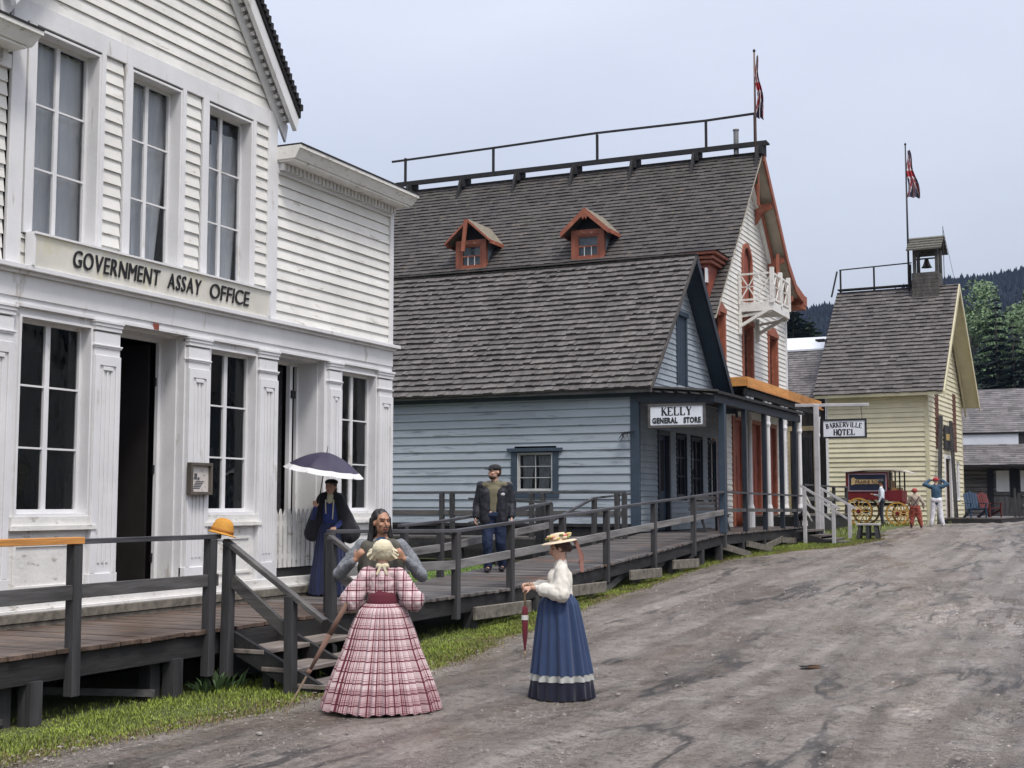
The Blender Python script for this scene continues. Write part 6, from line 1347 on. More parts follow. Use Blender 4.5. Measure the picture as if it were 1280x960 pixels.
# ---- woman in the plaid crinoline, seen from behind
pl_uv, pl_ob = plaid_mat('red and white plaid skirt cloth', True, 1.45), plaid_mat('red and white plaid bodice cloth', False, 1.5)
HP = 1.61; s_ = HP / 1.75
arms = {'r': ((.29, -.05, 1.07), (.12, .13, 1.0)), 'l': ((-.29, -.05, 1.07), (-.14, .12, 1.0)), 'rd': (-1, .3, 0), 'ld': (1, .3, 0), 'rn': (0, 0, -1), 'ln': (0, 0, -1)}
t, J = figure('woman seen from behind in a wide red and white plaid dress and cream bonnet', HP, skin_pale, hair_brown, arms=arms, female=True, legs=None)
lady1 = t; s = J['s']
skirt('skirt', pl_uv, t, [(.150, 1.03), (.225, .965), (.29, .80), (.36, .58), (.45, .35), (.53, .12), (.555, .035)], 30, .030, seed=2)
pr = torso(J, .012, .96)
for k, q in (('r', 1), ('l', -1)):
    a, e, w = J['sh' + k], J['el' + k], J['wr' + k]; m_ = (a + e) / 2
    pr += [capsule(a, m_, .070, .092), capsule(m_, e + Vector((q * .01, -.01, -.01)), .092, .108), capsule(e, e + (w - e) * .55, .105, .062), capsule(e + (w - e) * .5, e + (w - e) * .8, .06, .036)]
pr += [capsule((0, -.01, 1.35 * s), (0, -.01, 1.47 * s), .10, .062)]
blob('bodice', pr, pl_ob, t, .010, 4, folds(.016, (16, 16, 9), 3))
blob('sash', [capsule((0, 0, 1.0), (0, 0, 1.05), .158, .158, .85, (1, 0, 0))], cloth('dark red sash', (.10, .012, .024)), t, .010, 2)
hd = J['head']; cap_m = cloth('cream bonnet cloth', (.60, .54, .38)); mb = MB()
blob('bonnet', [ellip(hd + Vector((0, -.02, .045)), (.102, .112, .092)), ellip(hd + Vector((0, -.03, -.0)), (.098, .085, .07)), capsule(hd + Vector((-.04, -.06, -.12)), hd + Vector((.04, -.06, -.12)), .028, .028)], cap_m, t, .008, 2, folds(.005, (28, 28, 28), 1))
n = 120; vv = []      # ruffle round the edge of the bonnet
for j in range(7):
    f = j / 6
    for i in range(n):
        a = 2 * math.pi * i / n; w_ = math.sin(a * 13 + math.sin(a * 3)) * .016 * f + math.sin(a * 7 + 2) * .010 * f; rr = .085 + .045 * f
        y = -.055 + w_ + .035 * f; vv.append((hd.x + rr * math.cos(a) * 1.18, hd.y + y + .012 * math.sin(a * 3), hd.z + .02 + rr * math.sin(a) * .66 - .035 * abs(math.cos(a)) * f))
mb.add(vv, [(j * n + i, j * n + (i + 1) % n, (j + 1) * n + (i + 1) % n, (j + 1) * n + i) for j in range(6) for i in range(n)]); mb.build('bonnet_ruffle', cap_m, t, smooth=True)
mb = MB(); 
for q in (-1, 1): mb.beam((hd.x + q * .012, hd.y - .085, hd.z - .11), (hd.x + q * .05, hd.y - .10, hd.z - .20), .022, .006, up=(0, 1, 0))
mb.build('ribbon', cap_m, t)
face_dir(t, -6.55, 11.27, .02, -.42, .9)
# ---- her folded parasol
pt = thing('parasol', 'folded brown parasol held beside the plaid skirt with its tip on the road', 'parasol', (-7.05, 10.95, 0))
a, b = Vector((-6.78, 11.02, 1.08)), Vector((-7.22, 10.62, .02)); d = b - a
mb = MB(); mb.tube(a, a + d * .30, .012, .012, 8); mb.tube(a + d * .66, b, .012, .006, 8); mb.tube(a - d * .06, a, .018, .014, 8); mb.build('shaft', wood('parasol shaft', (.25, .19, .13), (1, 1, 1)), pt)
mb = MB(); mb.tube(a + d * .02, a + d * .30, .022, .028, 12); mb.tube(a + d * .30, a + d * .60, .028, .016, 12); mb.tube(a + d * .60, a + d * .64, .022, .022, 12); mb.build('canopy', cloth('brown parasol cloth', (.15, .085, .06)), pt, smooth=True)

# ---- woman in the white blouse and blue skirt
HB = 1.63; bl = cloth('white blouse cotton', (.66, .63, .56)); arms = {'r': ((.22, .04, 1.10), (.10, .31, 1.15)), 'l': ((-.22, .02, 1.08), (-.07, .30, 1.13)), 'rd': (-.35, .9, 0), 'ld': (.35, .9, -.1), 'rn': (-.6, 0, -.8), 'ln': (.6, 0, -.8), 'curl': 1.0}
t, J = figure('woman in white blouse and long blue skirt wearing a flowered straw hat', HB, skin_pale, hair_brown, arms=arms, female=True, head_tilt=.22, vox=.0075, lean=.02)
lady2 = t; s = J['s']; hd = J['head']
skirt('skirt', cloth('blue skirt cotton', (.022, .043, .105)), t, [(.130, 1.06), (.185, .97), (.212, .80), (.248, .55), (.282, .30), (.287, .265)], 17, .022, seed=5, cy=.03, fn2=lambda z: (1, 1.05))
skirt('skirt_band', cloth('pale hem band', (.36, .37, .35)), t, [(.289, .265), (.296, .20)], 17, .020, seed=5, fn2=lambda z: (1, 1.05))
skirt('skirt_hem', cloth('navy hem cloth', (.004, .006, .020)), t, [(.297, .20), (.310, .02)], 17, .020, seed=5, fn2=lambda z: (1, 1.05))
pr = torso(J, .018, .98) + [capsule((0, .03, 1.14), (0, .05, 1.20), .135, .125, .8, (1, 0, 0)), capsule((0, 0, 1.36 * s), (0, -.005, 1.50 * s), .09, .052)]
for k, q in (('r', 1), ('l', -1)):
    a, e, w = J['sh' + k], J['el' + k], J['wr' + k]; pr += [capsule(a, (a + e) / 2, .066, .078), capsule((a + e) / 2, e, .078, .092), capsule(e, e + (w - e) * .6, .090, .070), capsule(e + (w - e) * .6, e + (w - e) * .86, .058, .034)]
blob('blouse', pr, bl, t, .009, 4, folds(.014, (15, 15, 8), 9))
mb = MB(); n = 60
mb.lathe((0, .028, 1.015), [(.140, 0), (.149, .0), (.145, .05), (.137, .05)], 32); mb.build('belt', cloth('dark blue belt', (.02, .03, .08)), t, smooth=True)
P = lambda x, y, z: hd + J['rot'] @ Vector((x, y, z))
blob('hair', [ellip(P(0, -.028, .03), (.084, .094, .085), J['rot']), ellip(P(0, -.095, -.01), (.055, .045, .05), J['rot']), ellip(P(0, -.02, .0), (.083, .06, .05), J['rot'])], hair_brown, t, .009, 2, folds(.005, (30, 30, 30)))
hat = thing('hat', 'straw hat trimmed with flowers and long rose ribbons on the woman in blue', 'hat', (0, 0, 0)); hat.parent = None
straw = M('cream straw', (.62, .50, .36), .8, .12, 30, bump=.4, bscale=90)
mb = MB(); prof = [(.0, .075), (.07, .07), (.088, .045), (.092, .0), (.10, -.006), (.16, -.014), (.182, -.022), (.186, -.030), (.182, -.030), (.10, -.016), (.0, -.012)]; mb.lathe((0, 0, 0), prof, 40, fn=lambda r_, z, a: r_ * (1 + (.04 * math.sin(3 * a + 1) if r_ > .1 else 0)))
hat_parts = [mb.build('straw_body', straw, hat, smooth=True)]
fl = [M('yellow silk flower', (.60, .50, .20), .8, bump=0), M('rose silk flower', (.55, .16, .13), .8, bump=0), M('cream silk flower', (.66, .58, .42), .8, bump=0), M('leaf green silk', (.24, .30, .08), .8, bump=0)]
r = random.Random(8)
for k in range(22):
    a = k / 22 * 6.283 + r.uniform(-.1, .1); rr = r.uniform(.085, .12); c = Vector((rr * math.cos(a), rr * math.sin(a), r.uniform(.01, .055))); mb = MB(); fr0 = r.uniform(.018, .030)
    for q in range(5):
        b_ = q * 1.257 + r.random(); mb.add(*ellip(c + Vector((math.cos(b_), math.sin(b_), .3)) * fr0 * .6, (fr0 * .7, fr0 * .7, fr0 * .5), n=8, m=5))
    mb.build('flower', fl[[0, 1, 2, 0, 3, 2, 1, 3][k % 8]], hat, smooth=True)
mb = MB(); 
for q, (dx, L) in enumerate(((-.03, .30), (.015, .26), (.05, .22))):
    pts = [Vector((dx, -.165, -.02)), Vector((dx * 1.2, -.19, -.10)), Vector((dx * 1.5, -.20 - .015 * q, -.10 - L * .5)), Vector((dx * 2, -.185, -.06 - L))]
    for a_, b_ in zip(pts, pts[1:]): mb.beam(a_, b_, .034, .012, up=(1, 0, .01))
mb.build('ribbon', cloth('rose ribbon', (.26, .125, .10)), hat)
BH = (-.889, -.458); BP = Vector((-5.28, 12.72, .02)); face_dir(t, *BP, *BH)
hat.rotation_euler = (-.16, 0, math.atan2(-BH[0], BH[1])); _q = Matrix.Rotation(math.atan2(-BH[0], BH[1]), 3, 'Z') @ (hd + J['rot'] @ Vector((0, -.012, .088))); hat.location = BP + _q
u2 = thing('parasol', 'folded dark red parasol hanging from the hands of the woman in blue', 'parasol', (0, 0, 0)); top = BP + Matrix.Rotation(math.atan2(-BH[0], BH[1]), 3, 'Z') @ Vector((.0, .375, 1.10))
mb = MB(); mb.tube((0, 0, .03), (0, 0, -.16), .009, n=8)
for k in range(10): a0, a1 = math.pi * k / 10, math.pi * (k + 1) / 10; mb.tube((.03 - .03 * math.cos(a0), 0, .03 + .03 * math.sin(a0)), (.03 - .03 * math.cos(a1), 0, .03 + .03 * math.sin(a1)), .009, n=8)
mb.tube((0, 0, -.60), (0, 0, -.70), .006, n=8); mb.build('shaft', M('parasol handle', (.35, .24, .13), .4), u2, smooth=True)
mb = MB(); mb.lathe((0, 0, -.16), [(.01, .0), (.026, -.015), (.034, -.06), (.030, -.10), (.034, -.14), (.028, -.3), (.008, -.45)], 14, fn=lambda r_, z, a: r_ * (1 + .12 * math.sin(a * 7))); mb.build('canopy', cloth('dark red parasol cloth', (.13, .012, .022)), u2, smooth=True)
mb = MB(); mb.lathe((0, 0, -.27), [(.036, .02), (.037, -.03)], 12); mb.build('white_band', cloth('parasol strap', (.6, .58, .55)), u2); u2.location = top

# ---- man with long black hair, thumbs in his waistcoat
HM = 1.93; arms = {'r': ((.44, -.02, 1.27), (.26, .19, 1.42)), 'l': ((-.42, -.02, 1.25), (-.25, .19, 1.43)), 'rd': (-.55, .25, .8), 'ld': (.55, .25, .8), 'rn': (-.4, -.9, 0), 'ln': (.4, -.9, 0), 'curl': 1.1}
t, J = figure('smiling man with long black hair and grey waistcoat behind the plaid dress', HM, skin_tan, hair_black, head_yaw=.55, arms=arms, vox=.009); s = J['s']; hd = J['head']; rot = J['rot']
shirt_m = M('grey blue checked shirt', (.20, .21, .23), .85, .35, 45, (1, 1, 1), .2, 90)
blob('shirt', torso(J, .004) + sleeves(J, 'r', (.066, .064, .040), .08) + sleeves(J, 'l', (.066, .064, .040), .08), shirt_m, t, .012, 3, folds(.012, (14, 14, 10), 4))
pr = [capsule((0, 0, .98 * s), J['chest'], .150 * s, .160 * s, .80, (1, 0, 0)), capsule(J['chest'], (0, .0, 1.40 * s), .162 * s, .110 * s, .76, (1, 0, 0)), capsule((-.13, .0, 1.41 * s), (.13, .0, 1.41 * s), .082, .082), capsule((-.15, .03, 1.2 * s), (-.14, .03, 1.40 * s), .10, .085), capsule((.15, .03, 1.2 * s), (.14, .03, 1.40 * s), .10, .085)]
blob('waistcoat', pr, M('worn grey brown waistcoat', (.085, .080, .066), .85, .25, 8, bump=.3, bscale=60), t, .012, 3, folds(.008, (9, 9, 6), 6))
blob('neck_cloth', [capsule((0, .035, 1.415 * s), (0, .02, 1.455 * s), .080, .066, .9, (1, 0, 0)), capsule((0, .11, 1.30 * s), (0, .06, 1.42 * s), .02, .035)], cloth('blue neck cloth', (.035, .085, .17)), t, .010, 2)
blob('trousers', trousers(J), cloth('dark trousers', (.025, .022, .022)), t, .014, 3, folds(.010)); shoes(J, M('black boots', (.015, .013, .012), .5), t)
P = lambda x, y, z: hd + rot @ (Vector((x, y, z)) * s)
blob('hair', [ellip(P(0, -.03, .045), (.088 * s, .098 * s, .090 * s), rot), ellip(P(0, -.065, -.05), (.092 * s, .062 * s, .11 * s), rot), capsule(P(-.085, -.03, .03), P(-.10, -.03, -.19), .030, .045), capsule(P(.085, -.035, .03), P(.10, -.04, -.17), .026, .035), capsule(P(0, -.09, .0), P(0, -.09, -.20), .07, .065)], hair_black, t, .010, 2, folds(.010, (26, 26, 8), 2))
blob('beard', [capsule(P(-.024, .088, -.044), P(.024, .088, -.044), .006, .006), ellip(P(0, .075, -.088), (.022, .012, .016), rot)], hair_black, t, .005, 1)
face_dir(t, -7.12, 12.22, .0, .45, -.89)

# ---- woman under the umbrella on the boardwalk
HU = 1.70; arms = {'r': ((.25, .02, 1.10), (.19, .24, 1.28)), 'l': ((-.20, .02, 1.10), (-.12, .20, 1.0)), 'rd': (0, .2, 1), 'rn': (0, 1, 0), 'ld': (.6, .6, -.2), 'ln': (.4, 0, -1), 'curl': 1.0}
t, J = figure('woman in dark cape and royal blue dress standing under an umbrella', HU, skin_pale, hair_brown, arms=arms, female=True, vox=.010, head_yaw=-.25); s = J['s']; hd = J['head']; P = lambda x, y, z: hd + J['rot'] @ Vector((x, y, z))
skirt('skirt', cloth('royal blue dress cloth', (.007, .013, .05)), t, [(.15, 1.06), (.19, .95), (.23, .6), (.28, .25), (.30, .02)], 20, .012, seed=3)
blob('bodice', torso(J, .012, .98) + sleeves(J, 'r') + sleeves(J, 'l'), cloth('royal blue bodice', (.014, .028, .13)), t, .012, 3, folds(.008))
pr = [capsule((-.13, .01, 1.40), (-.29, .0, .92), .085, .16), capsule((.13, .01, 1.40), (.25, -.01, .92), .085, .14), capsule((0, -.06, 1.42), (0, -.10, .85), .14, .20, .6, (1, 0, 0)), capsule((-.12, -.02, 1.44), (.12, -.02, 1.44), .07, .07)]
blob('cape', pr, cloth('black wool cape', (.010, .010, .014)), t, .014, 3, folds(.014, (10, 10, 3), 5))
blob('collar', [capsule((0, .06, 1.38), (0, .045, 1.455), .045, .052), capsule((.05, .12, 1.2), (.06, .10, 1.40), .010, .012), capsule((-.05, .12, 1.12), (-.06, .10, 1.40), .010, .012)], cloth('cream lace collar', (.52, .48, .34)), t, .009, 2)
blob('hair', [ellip(P(0, -.028, .035), (.086, .094, .088), J['rot']), ellip(P(0, -.06, -.03), (.08, .055, .07), J['rot'])], hair_brown, t, .010, 2)
blob('bonnet', [ellip(P(0, -.03, .075), (.10, .11, .05), J['rot'])], cloth('dark bonnet', (.02, .02, .025)), t, .010, 2)
face_dir(t, -10.70, 16.86, .66, .40, -.92); up_ = t
um = thing('umbrella', 'dark purple umbrella with a broad white border held over the caped woman', 'umbrella', (0, 0, 0))
mb = MB(); n = 96; cols = []; R0 = .60
def canopy(r0, r1, m_, name):
    mb = MB(); vv = []; K = 10
    for j in range(m_ + 1):
        f = r0 + (r1 - r0) * j / m_
        for i in range(n):
            a = 2 * math.pi * i / n; seg = (a * K / (2 * math.pi)) % 1; sc = math.sin(math.pi * seg); rr = R0 * f * (1 - .06 * sc * f); z = .30 * (1 - f ** 1.75) - .012 * sc * f; vv.append((rr * math.cos(a), rr * math.sin(a), z))
    mb.add(vv, [(j * n + i, j * n + (i + 1) % n, (j + 1) * n + (i + 1) % n, (j + 1) * n + i) for j in range(m_) for i in range(n)]); return mb
c1 = canopy(.02, .86, 12, ''); o = c1.build('canopy', M('dark purple umbrella cloth', (.040, .034, .065), .55, .1, 4), um, smooth=True); c2 = canopy(.862, 1.0, 3, ''); c2.build('canopy_border', M('white umbrella border', (.66, .66, .66), .6, .05, 4), um, smooth=True)
mb = MB(); mb.tube((0, 0, .28), (0, 0, .40), .008, .003, 8); mb.tube((0, 0, -.85), (0, 0, .29), .008, n=8); mb.build('shaft', black_metal, um)
mb = MB()
for k in range(10): a = 2 * math.pi * k / 10; mb.tube((0, 0, .27), (R0 * .55 * math.cos(a), R0 * .55 * math.sin(a), .185), .004, n=5, cap=False); mb.tube((R0 * .55 * math.cos(a), R0 * .55 * math.sin(a), .185), (R0 * .99 * math.cos(a), R0 * .99 * math.sin(a), .0), .004, n=5, cap=False)
mb.build('ribs', black_metal, um); um.location = (-10.70, 16.66, 2.46); um.rotation_euler = (R(4), R(9), R(27))

# ---- man in black jacket and cap walking on the ramp
HC_ = 1.93; arms = {'r': ((.27, -.03, 1.23), (.29, .08, .98)), 'l': ((-.27, -.03, 1.23), (-.29, .10, .99)), 'curl': .7}
t, J = figure('man in black jacket, dark cap and blue jeans walking on the ramp', HC_, skin_pale, hair_brown, head_yaw=-.75, arms=arms, legs={'r': ((.10, .10, .54), (.10, .02, .10)), 'l': ((-.10, .02, .53), (-.11, -.16, .11))}, vox=.010, hair='short', shoulders=.20); s = J['s']; hd = J['head']; rot = J['rot']
blob('shirt', torso(J, .012, .86), cloth('khaki shirt', (.15, .135, .085)), t, .012, 3, folds(.008))
pr = sleeves(J, 'r', (.066, .074, .056), .08) + sleeves(J, 'l', (.066, .074, .056), .08)
for q in (-1, 1): pr += [capsule((q * .128, .035, .93), (q * .125, .030, 1.42), .118, .108, .95), capsule((q * .08, -.01, 1.59), (q * .20, 0, 1.545), .05, .075)]
pr += [capsule((0, -.08, .90), (0, -.06, 1.50), .17, .14, .6, (1, 0, 0)), capsule((-.10, -.05, 1.60), (.10, -.05, 1.60), .055, .055)]
blob('jacket', pr, M('black jacket cloth', (.012, .013, .020), .65, .2, 6), t, .012, 4, folds(.012, (11, 11, 7), 3))
blob('jacket_hood', [ellip((0, -.13, 1.59), (.10, .06, .07))], M('grey hood lining', (.09, .09, .10), .8), t, .010, 2)
mb = MB(); mb.add(*ellip((-.15, .125, 1.40), (.035, .012, .028))); mb.build('jacket_badge', cloth('grey white badge', (.5, .5, .52)), t)
blob('jeans', trousers(J, (.100, .078, .066))[1:] + [capsule((-.055 * J['s'], 0, .93 * J['s']), (.055 * J['s'], 0, .93 * J['s']), .130 * J['s'], .130 * J['s'], .88)], M('blue denim', (.012, .023, .060), .85, .25, 12, bump=.2), t, .012, 3, folds(.012, (12, 12, 10))); shoes(J, M('dark boots', (.02, .018, .018), .6), t)
P = lambda x, y, z: hd + rot @ (Vector((x, y, z)) * s)
blob('cap', [ellip(P(0, -.01, .065), (.092 * s, .104 * s, .070 * s), rot), ellip(P(0, .115, .052), (.062 * s, .065 * s, .010 * s), rot)], M('black cap cloth', (.014, .014, .016), .8), t, .008, 2)
blob('beard', [ellip(P(0, .035, -.082), (.056 * s, .055 * s, .040 * s), rot)], hair_brown, t, .009, 2)
face_dir(t, -10.45, 22.0, dk(22.0) + .005, .30, -.95); t.scale = (1.14, 1.1, 1)

# ---- three people by the wagon
H1 = 1.70; t, J = figure('man in white shirt and dark trousers beside the red wagon', H1, skin_tan, hair_black, vox=.014, arms={'r': ((.20, .06, 1.10), (.12, .30, 1.15))}, hair='short')
blob('shirt', torso(J, .01) + sleeves(J, 'r', cut=.1) + sleeves(J, 'l', cut=.1), cloth('white cotton shirt', (.62, .66, .72)), t, .015, 3, folds(.010)); blob('trousers', trousers(J), cloth('black trousers', (.012, .014, .025)), t, .015, 3); shoes(J, M('black boots', (.015, .013, .012), .5), t); mb = MB(); mb.lathe(tuple(J['head'] + Vector((0, 0, .06))), [(0, .10), (.07, .10), (.09, .0), (.13, -.01), (.0, -.01)], 16); mb.build('cap', cloth('dark hat felt', (.02, .02, .022)), t, smooth=True)
face_dir(t, -8.27, 51.3, 1.20, -.95, -.1)
H2 = 1.36; t, J = figure('short person in red baggy trousers with crossed braces seen from behind', H2, skin_pale, hair_brown, vox=.014, arms={'r': ((.27, -.02, .88), (.30, .05, .70)), 'l': ((-.22, .05, .88), (-.16, .18, .80))}, legs={'r': ((.14, .02, .40), (.20, -.02, .08)), 'l': ((-.10, .06, .40), (-.13, .02, .08))})
blob('blouse', torso(J, .03) + sleeves(J, 'r', (.075, .07, .05), .05) + sleeves(J, 'l', (.075, .07, .05), .05), cloth('tan grey blouse', (.34, .28, .23)), t, .015, 3, folds(.012)); blob('trousers', trousers(J, (.145, .13, .075)), cloth('brick red trousers', (.26, .055, .035)), t, .015, 3, folds(.02, (12, 12, 12))); shoes(J, M('black boots', (.015, .013, .012), .5), t)
blob('cap', [ellip(J['head'] + Vector((0, -.01, .04)), (.10, .11, .09)), capsule((-.10, -.01, 1.30), (.10, -.01, 1.30), .03, .03)], cloth('red knitted cap', (.30, .05, .04)), t, .012, 2)
mb = MB()
for q in (-1, 1): mb.beam((q * .13, -.13, 1.08), (-q * .08, -.155, .78), .035, .008, up=(0, 1, 0))
mb.build('braces', cloth('dark braces', (.07, .04, .04)), t); face_dir(t, -6.68, 48.5, 1.16, -.25, .96)
H3 = 1.74; t, J = figure('person in blue jacket and white trousers raising both arms to the head', H3, skin_pale, hair_brown, vox=.014, arms={'r': ((.40, .05, 1.50), (.20, .20, 1.66)), 'l': ((-.40, .05, 1.50), (-.20, .20, 1.66)), 'rd': (-.9, .2, .2), 'ld': (.9, .2, .2)}, legs={'r': ((.13, .02, .48), (.20, .0, .09)), 'l': ((-.13, .02, .48), (-.19, .0, .09))})
blob('jacket', torso(J, .035, .84) + sleeves(J, 'r', (.08, .07, .055), .05) + sleeves(J, 'l', (.08, .07, .055), .05), cloth('faded navy jacket', (.030, .075, .125)), t, .015, 3, folds(.014)); blob('trousers', trousers(J, (.11, .09, .075)), cloth('white trousers', (.66, .66, .70)), t, .015, 3, folds(.012)); shoes(J, cloth('pale shoes', (.4, .38, .36)), t)
blob('cap', [ellip(J['head'] + Vector((0, -.01, .05)), (.10, .115, .085))], cloth('bright red cap', (.38, .03, .04)), t, .012, 2); face_dir(t, -6.1, 49.7, 1.2, -.15, .98)

# ================================================================ SMALL THINGS
yh_ = thing('hat', 'mustard yellow felt hat resting on the railing post by the stairs', 'hat', (0, 0, 0)); felt = M('mustard felt', (.52, .25, .04), .8, .12, 8, bump=.3, bscale=60)
mb = MB(); mb.lathe((0, 0, 0), [(.0, .165), (.05, .158), (.09, .128), (.112, .07), (.118, .01), (.128, -.002), (.155, -.01), (.157, -.018), (.125, -.012), (.10, -.01)], 36, fn=lambda r_, z, a: r_ * (1.0 + .05 * math.cos(2 * a)) * (1 + .025 * math.sin(5 * a + z * 20))); mb.build('felt', felt, yh_, smooth=True)
mb = MB(); mb.lathe((0, 0, 0), [(.119, .045), (.123, .04), (.124, .012), (.119, .008)], 36, fn=lambda r_, z, a: r_ * (1.0 + .05 * math.cos(2 * a)) * 1.01); mb.build('hat_band', M('ochre band', (.40, .17, .03), .8), yh_, smooth=True); yh_.location = (-9.03, 12.02, 1.685); yh_.rotation_euler = (R(-6), R(14), R(20))
# hotel sign
hs_ = thing('hotel_sign', 'white hotel sign with black frame hanging from a white post and arm', 'sign', (-8.72, 42, .9)); T = FR((0, 42, 0), (1, 0, 0), (0, -1, 0))
mb = MB(); mb.beam((-8.72, 42, .9), (-8.72, 42, 5.12), .15, .15, up=(0, 1, 0)); mb.build('post', M('greyed white timber', (.46, .45, .46), .6, .15, 3), hs_, bevel=.01); mb = MB(); mb.beam((-9.4, 42.1, 5.12), (-7.1, 42.1, 5.08), .10, .10); mb.build('arm', MATS['greyed white timber'], hs_, bevel=.01)
mb = MB(); T.box(mb, -8.50, -7.22, 4.10, 4.60, -.03, 0); mb.build('board', white_sign, hs_); mb = MB(); T.box(mb, -8.55, -8.50, 4.05, 4.65, -.035, .02); T.box(mb, -7.22, -7.17, 4.05, 4.65, -.035, .02); T.box(mb, -8.5, -7.22, 4.05, 4.10, -.035, .02); T.box(mb, -8.5, -7.22, 4.60, 4.65, -.035, .02); mb.build('sign_frame', black_paint, hs_)
serif_mb('BARKERVILLE', T, -8.41, 4.345, .155, 1.10, .003, arch=.05, wt=.10).build('lettering', black_paint, hs_, fix=False); serif_mb('HOTEL', T, -8.19, 4.14, .19, .68, .003, wt=.11).build('lettering', black_paint, hs_, fix=False)
mb = MB(); mb.tube((-8.4, 42.05, 4.65), (-8.4, 42.1, 5.05), .01, n=6); mb.tube((-7.3, 42.0, 4.65), (-7.35, 42.1, 5.04), .01, n=6); split(mb, 'hanger', black_metal, hs_)
# white railed stairs to the hotel porch
ws = thing('stairs', 'timber stairs with white handrails rising to the hotel porch', 'stairs', (-8.3, 41, gz(41)))
mb = MB()
for x0, z in ((-8.9, 1.22), (-8.55, 1.08), (-8.2, .97), (-7.85, .90)): mb.box(x0, x0 + .34, 39.7, 42.1, z - .05, z)
split(mb, 'tread', deck_grey, ws); mb = MB()
for y in (39.72, 42.0): mb.beam((-8.95, y, 1.1), (-7.6, y, .72), .06, .2)
split(mb, 'stringer', beam_dark, ws)
for y, g in ((39.62, 0), (42.15, 1)):
    mb = MB()
    for x, zt in ((-8.62, 2.45), (-7.78, 2.02)): mb.beam((x, y, gz(y)), (x, y, zt - .03), .10, .10, up=(0, 1, 0))
    split(mb, 'post', MATS['greyed white timber'], ws, bevel=.006); mb = MB(); mb.beam((-8.75, y, 2.55), (-7.60, y, 1.86), .07, .07); mb.beam((-8.62, y, 2.05), (-7.78, y, 1.5), .04, .06); split(mb, 'hand_rail', MATS['greyed white timber'], ws)
mb = MB()
for a, b in (((-9.05, 41.5, 2.35), (-9.0, 42.3, 1.9)), ((-9.05, 41.5, 1.9), (-9.0, 42.3, 1.45))): mb.beam(a, b, .05, .08)
split(mb, 'hand_rail', white_peel, ws)
mb = MB(); mb.box(-9.4, -9.0, 42.4, 42.6, gz(42), 1.2); split(mb, 'base_post', beam_dark, ws)
# further platform beyond the hotel stairs
fd = thing('boardwalk', 'dark raised platform with low rails between the hotel sign and the wagon', 'boardwalk', (-10, 47, gz(47))); mb = MB(); y = 43
while y < 50.6: mb.box(-11.5, -9.3, y, y + .17, 1.6, 1.65); y += .18
mb.build('planking', deck_grey, fd); mb = MB(); mb.box(-9.45, -9.35, 43, 50.6, 1.0, 1.59); mb.box(-11.4, -9.46, 43.0, 43.1, .95, 1.59); split(mb, 'side_beam', beam_dark, fd)
railing('railing', 'dark railing on the platform behind the white stair posts', [(-9.4, y, 2.6, 1.4) for y in (43.2, 45.5, 48, 50.4)], [(-9.4, 43.1, 2.62), (-9.4, 50.5, 2.62)], .45)
# stool block
sb_ = thing('bench', 'low worn bench with pale top and splayed legs at the road edge', 'bench', (-7.15, 41.9, gz(42))); z0 = gz(41.9) + .01
mb = MB(); mb.box(-7.52, -6.82, 41.7, 42.1, z0 + .42, z0 + .48); mb.build('seat', M('pale bench top', (.42, .41, .40), .6, .2, 6), sb_, bevel=.008); mb = MB()
for x, dx in ((-7.4, -.06), (-7.17, 0), (-6.94, .07)):
    for y, dy in ((41.76, -.05), (42.04, .05)): mb.beam((x, y, z0 + .42), (x + dx, y + dy, z0), .10, .06, up=(0, 1, 0))
split(mb, 'leg', grey_z, sb_); mb = MB(); mb.box(-7.46, -6.88, 41.86, 41.94, z0 + .1, z0 + .2); mb.build('stretcher', grey_x, sb_)
# dog on the porch end
dg_ = thing('dog', 'small dark dog with pale legs standing at the end of the store porch', 'dog', (0, 0, 0)); fur = M('dark brown fur', (.022, .015, .013), .85, .3, 12, bump=.4, bscale=60); fur2 = M('pale fur', (.50, .46, .42), .85, .15, 12)
pr = [capsule((0, -.20, .34), (0, .16, .36), .095, .115), capsule((0, .16, .38), (0, .27, .48), .085, .065), ellip((0, .31, .52), (.062, .075, .062)), capsule((0, .34, .50), (0, .44, .475), .034, .024), capsule((0, -.28, .36), (0, -.40, .27), .022, .012)]
for q in (-1, 1):
    pr += [capsule((q * .04, .27, .56), (q * .055, .26, .62), .02, .008), capsule((q * .07, .17, .32), (q * .07, .18, .16), .042, .025), capsule((q * .07, .18, .16), (q * .07, .18, .03), .024, .02), capsule((q * .07, .20, .022), (q * .07, .23, .022), .022, .02)]
    pr += [capsule((q * .07, -.20, .33), (q * .075, -.13, .21), .06, .035), capsule((q * .075, -.13, .21), (q * .075, -.23, .12), .030, .02), capsule((q * .075, -.23, .12), (q * .075, -.21, .03), .02, .018), capsule((q * .075, -.20, .022), (q * .075, -.16, .022), .022, .02)]
blob('body', pr, [fur, fur2], dg_, .010, 2, matfn=lambda c: 1 if (c.z < .17 or (c.y > .22 and c.z < .44)) else 0); dg_.location = (-9.0, 41.15, 1.32); dg_.rotation_euler.z = R(205)
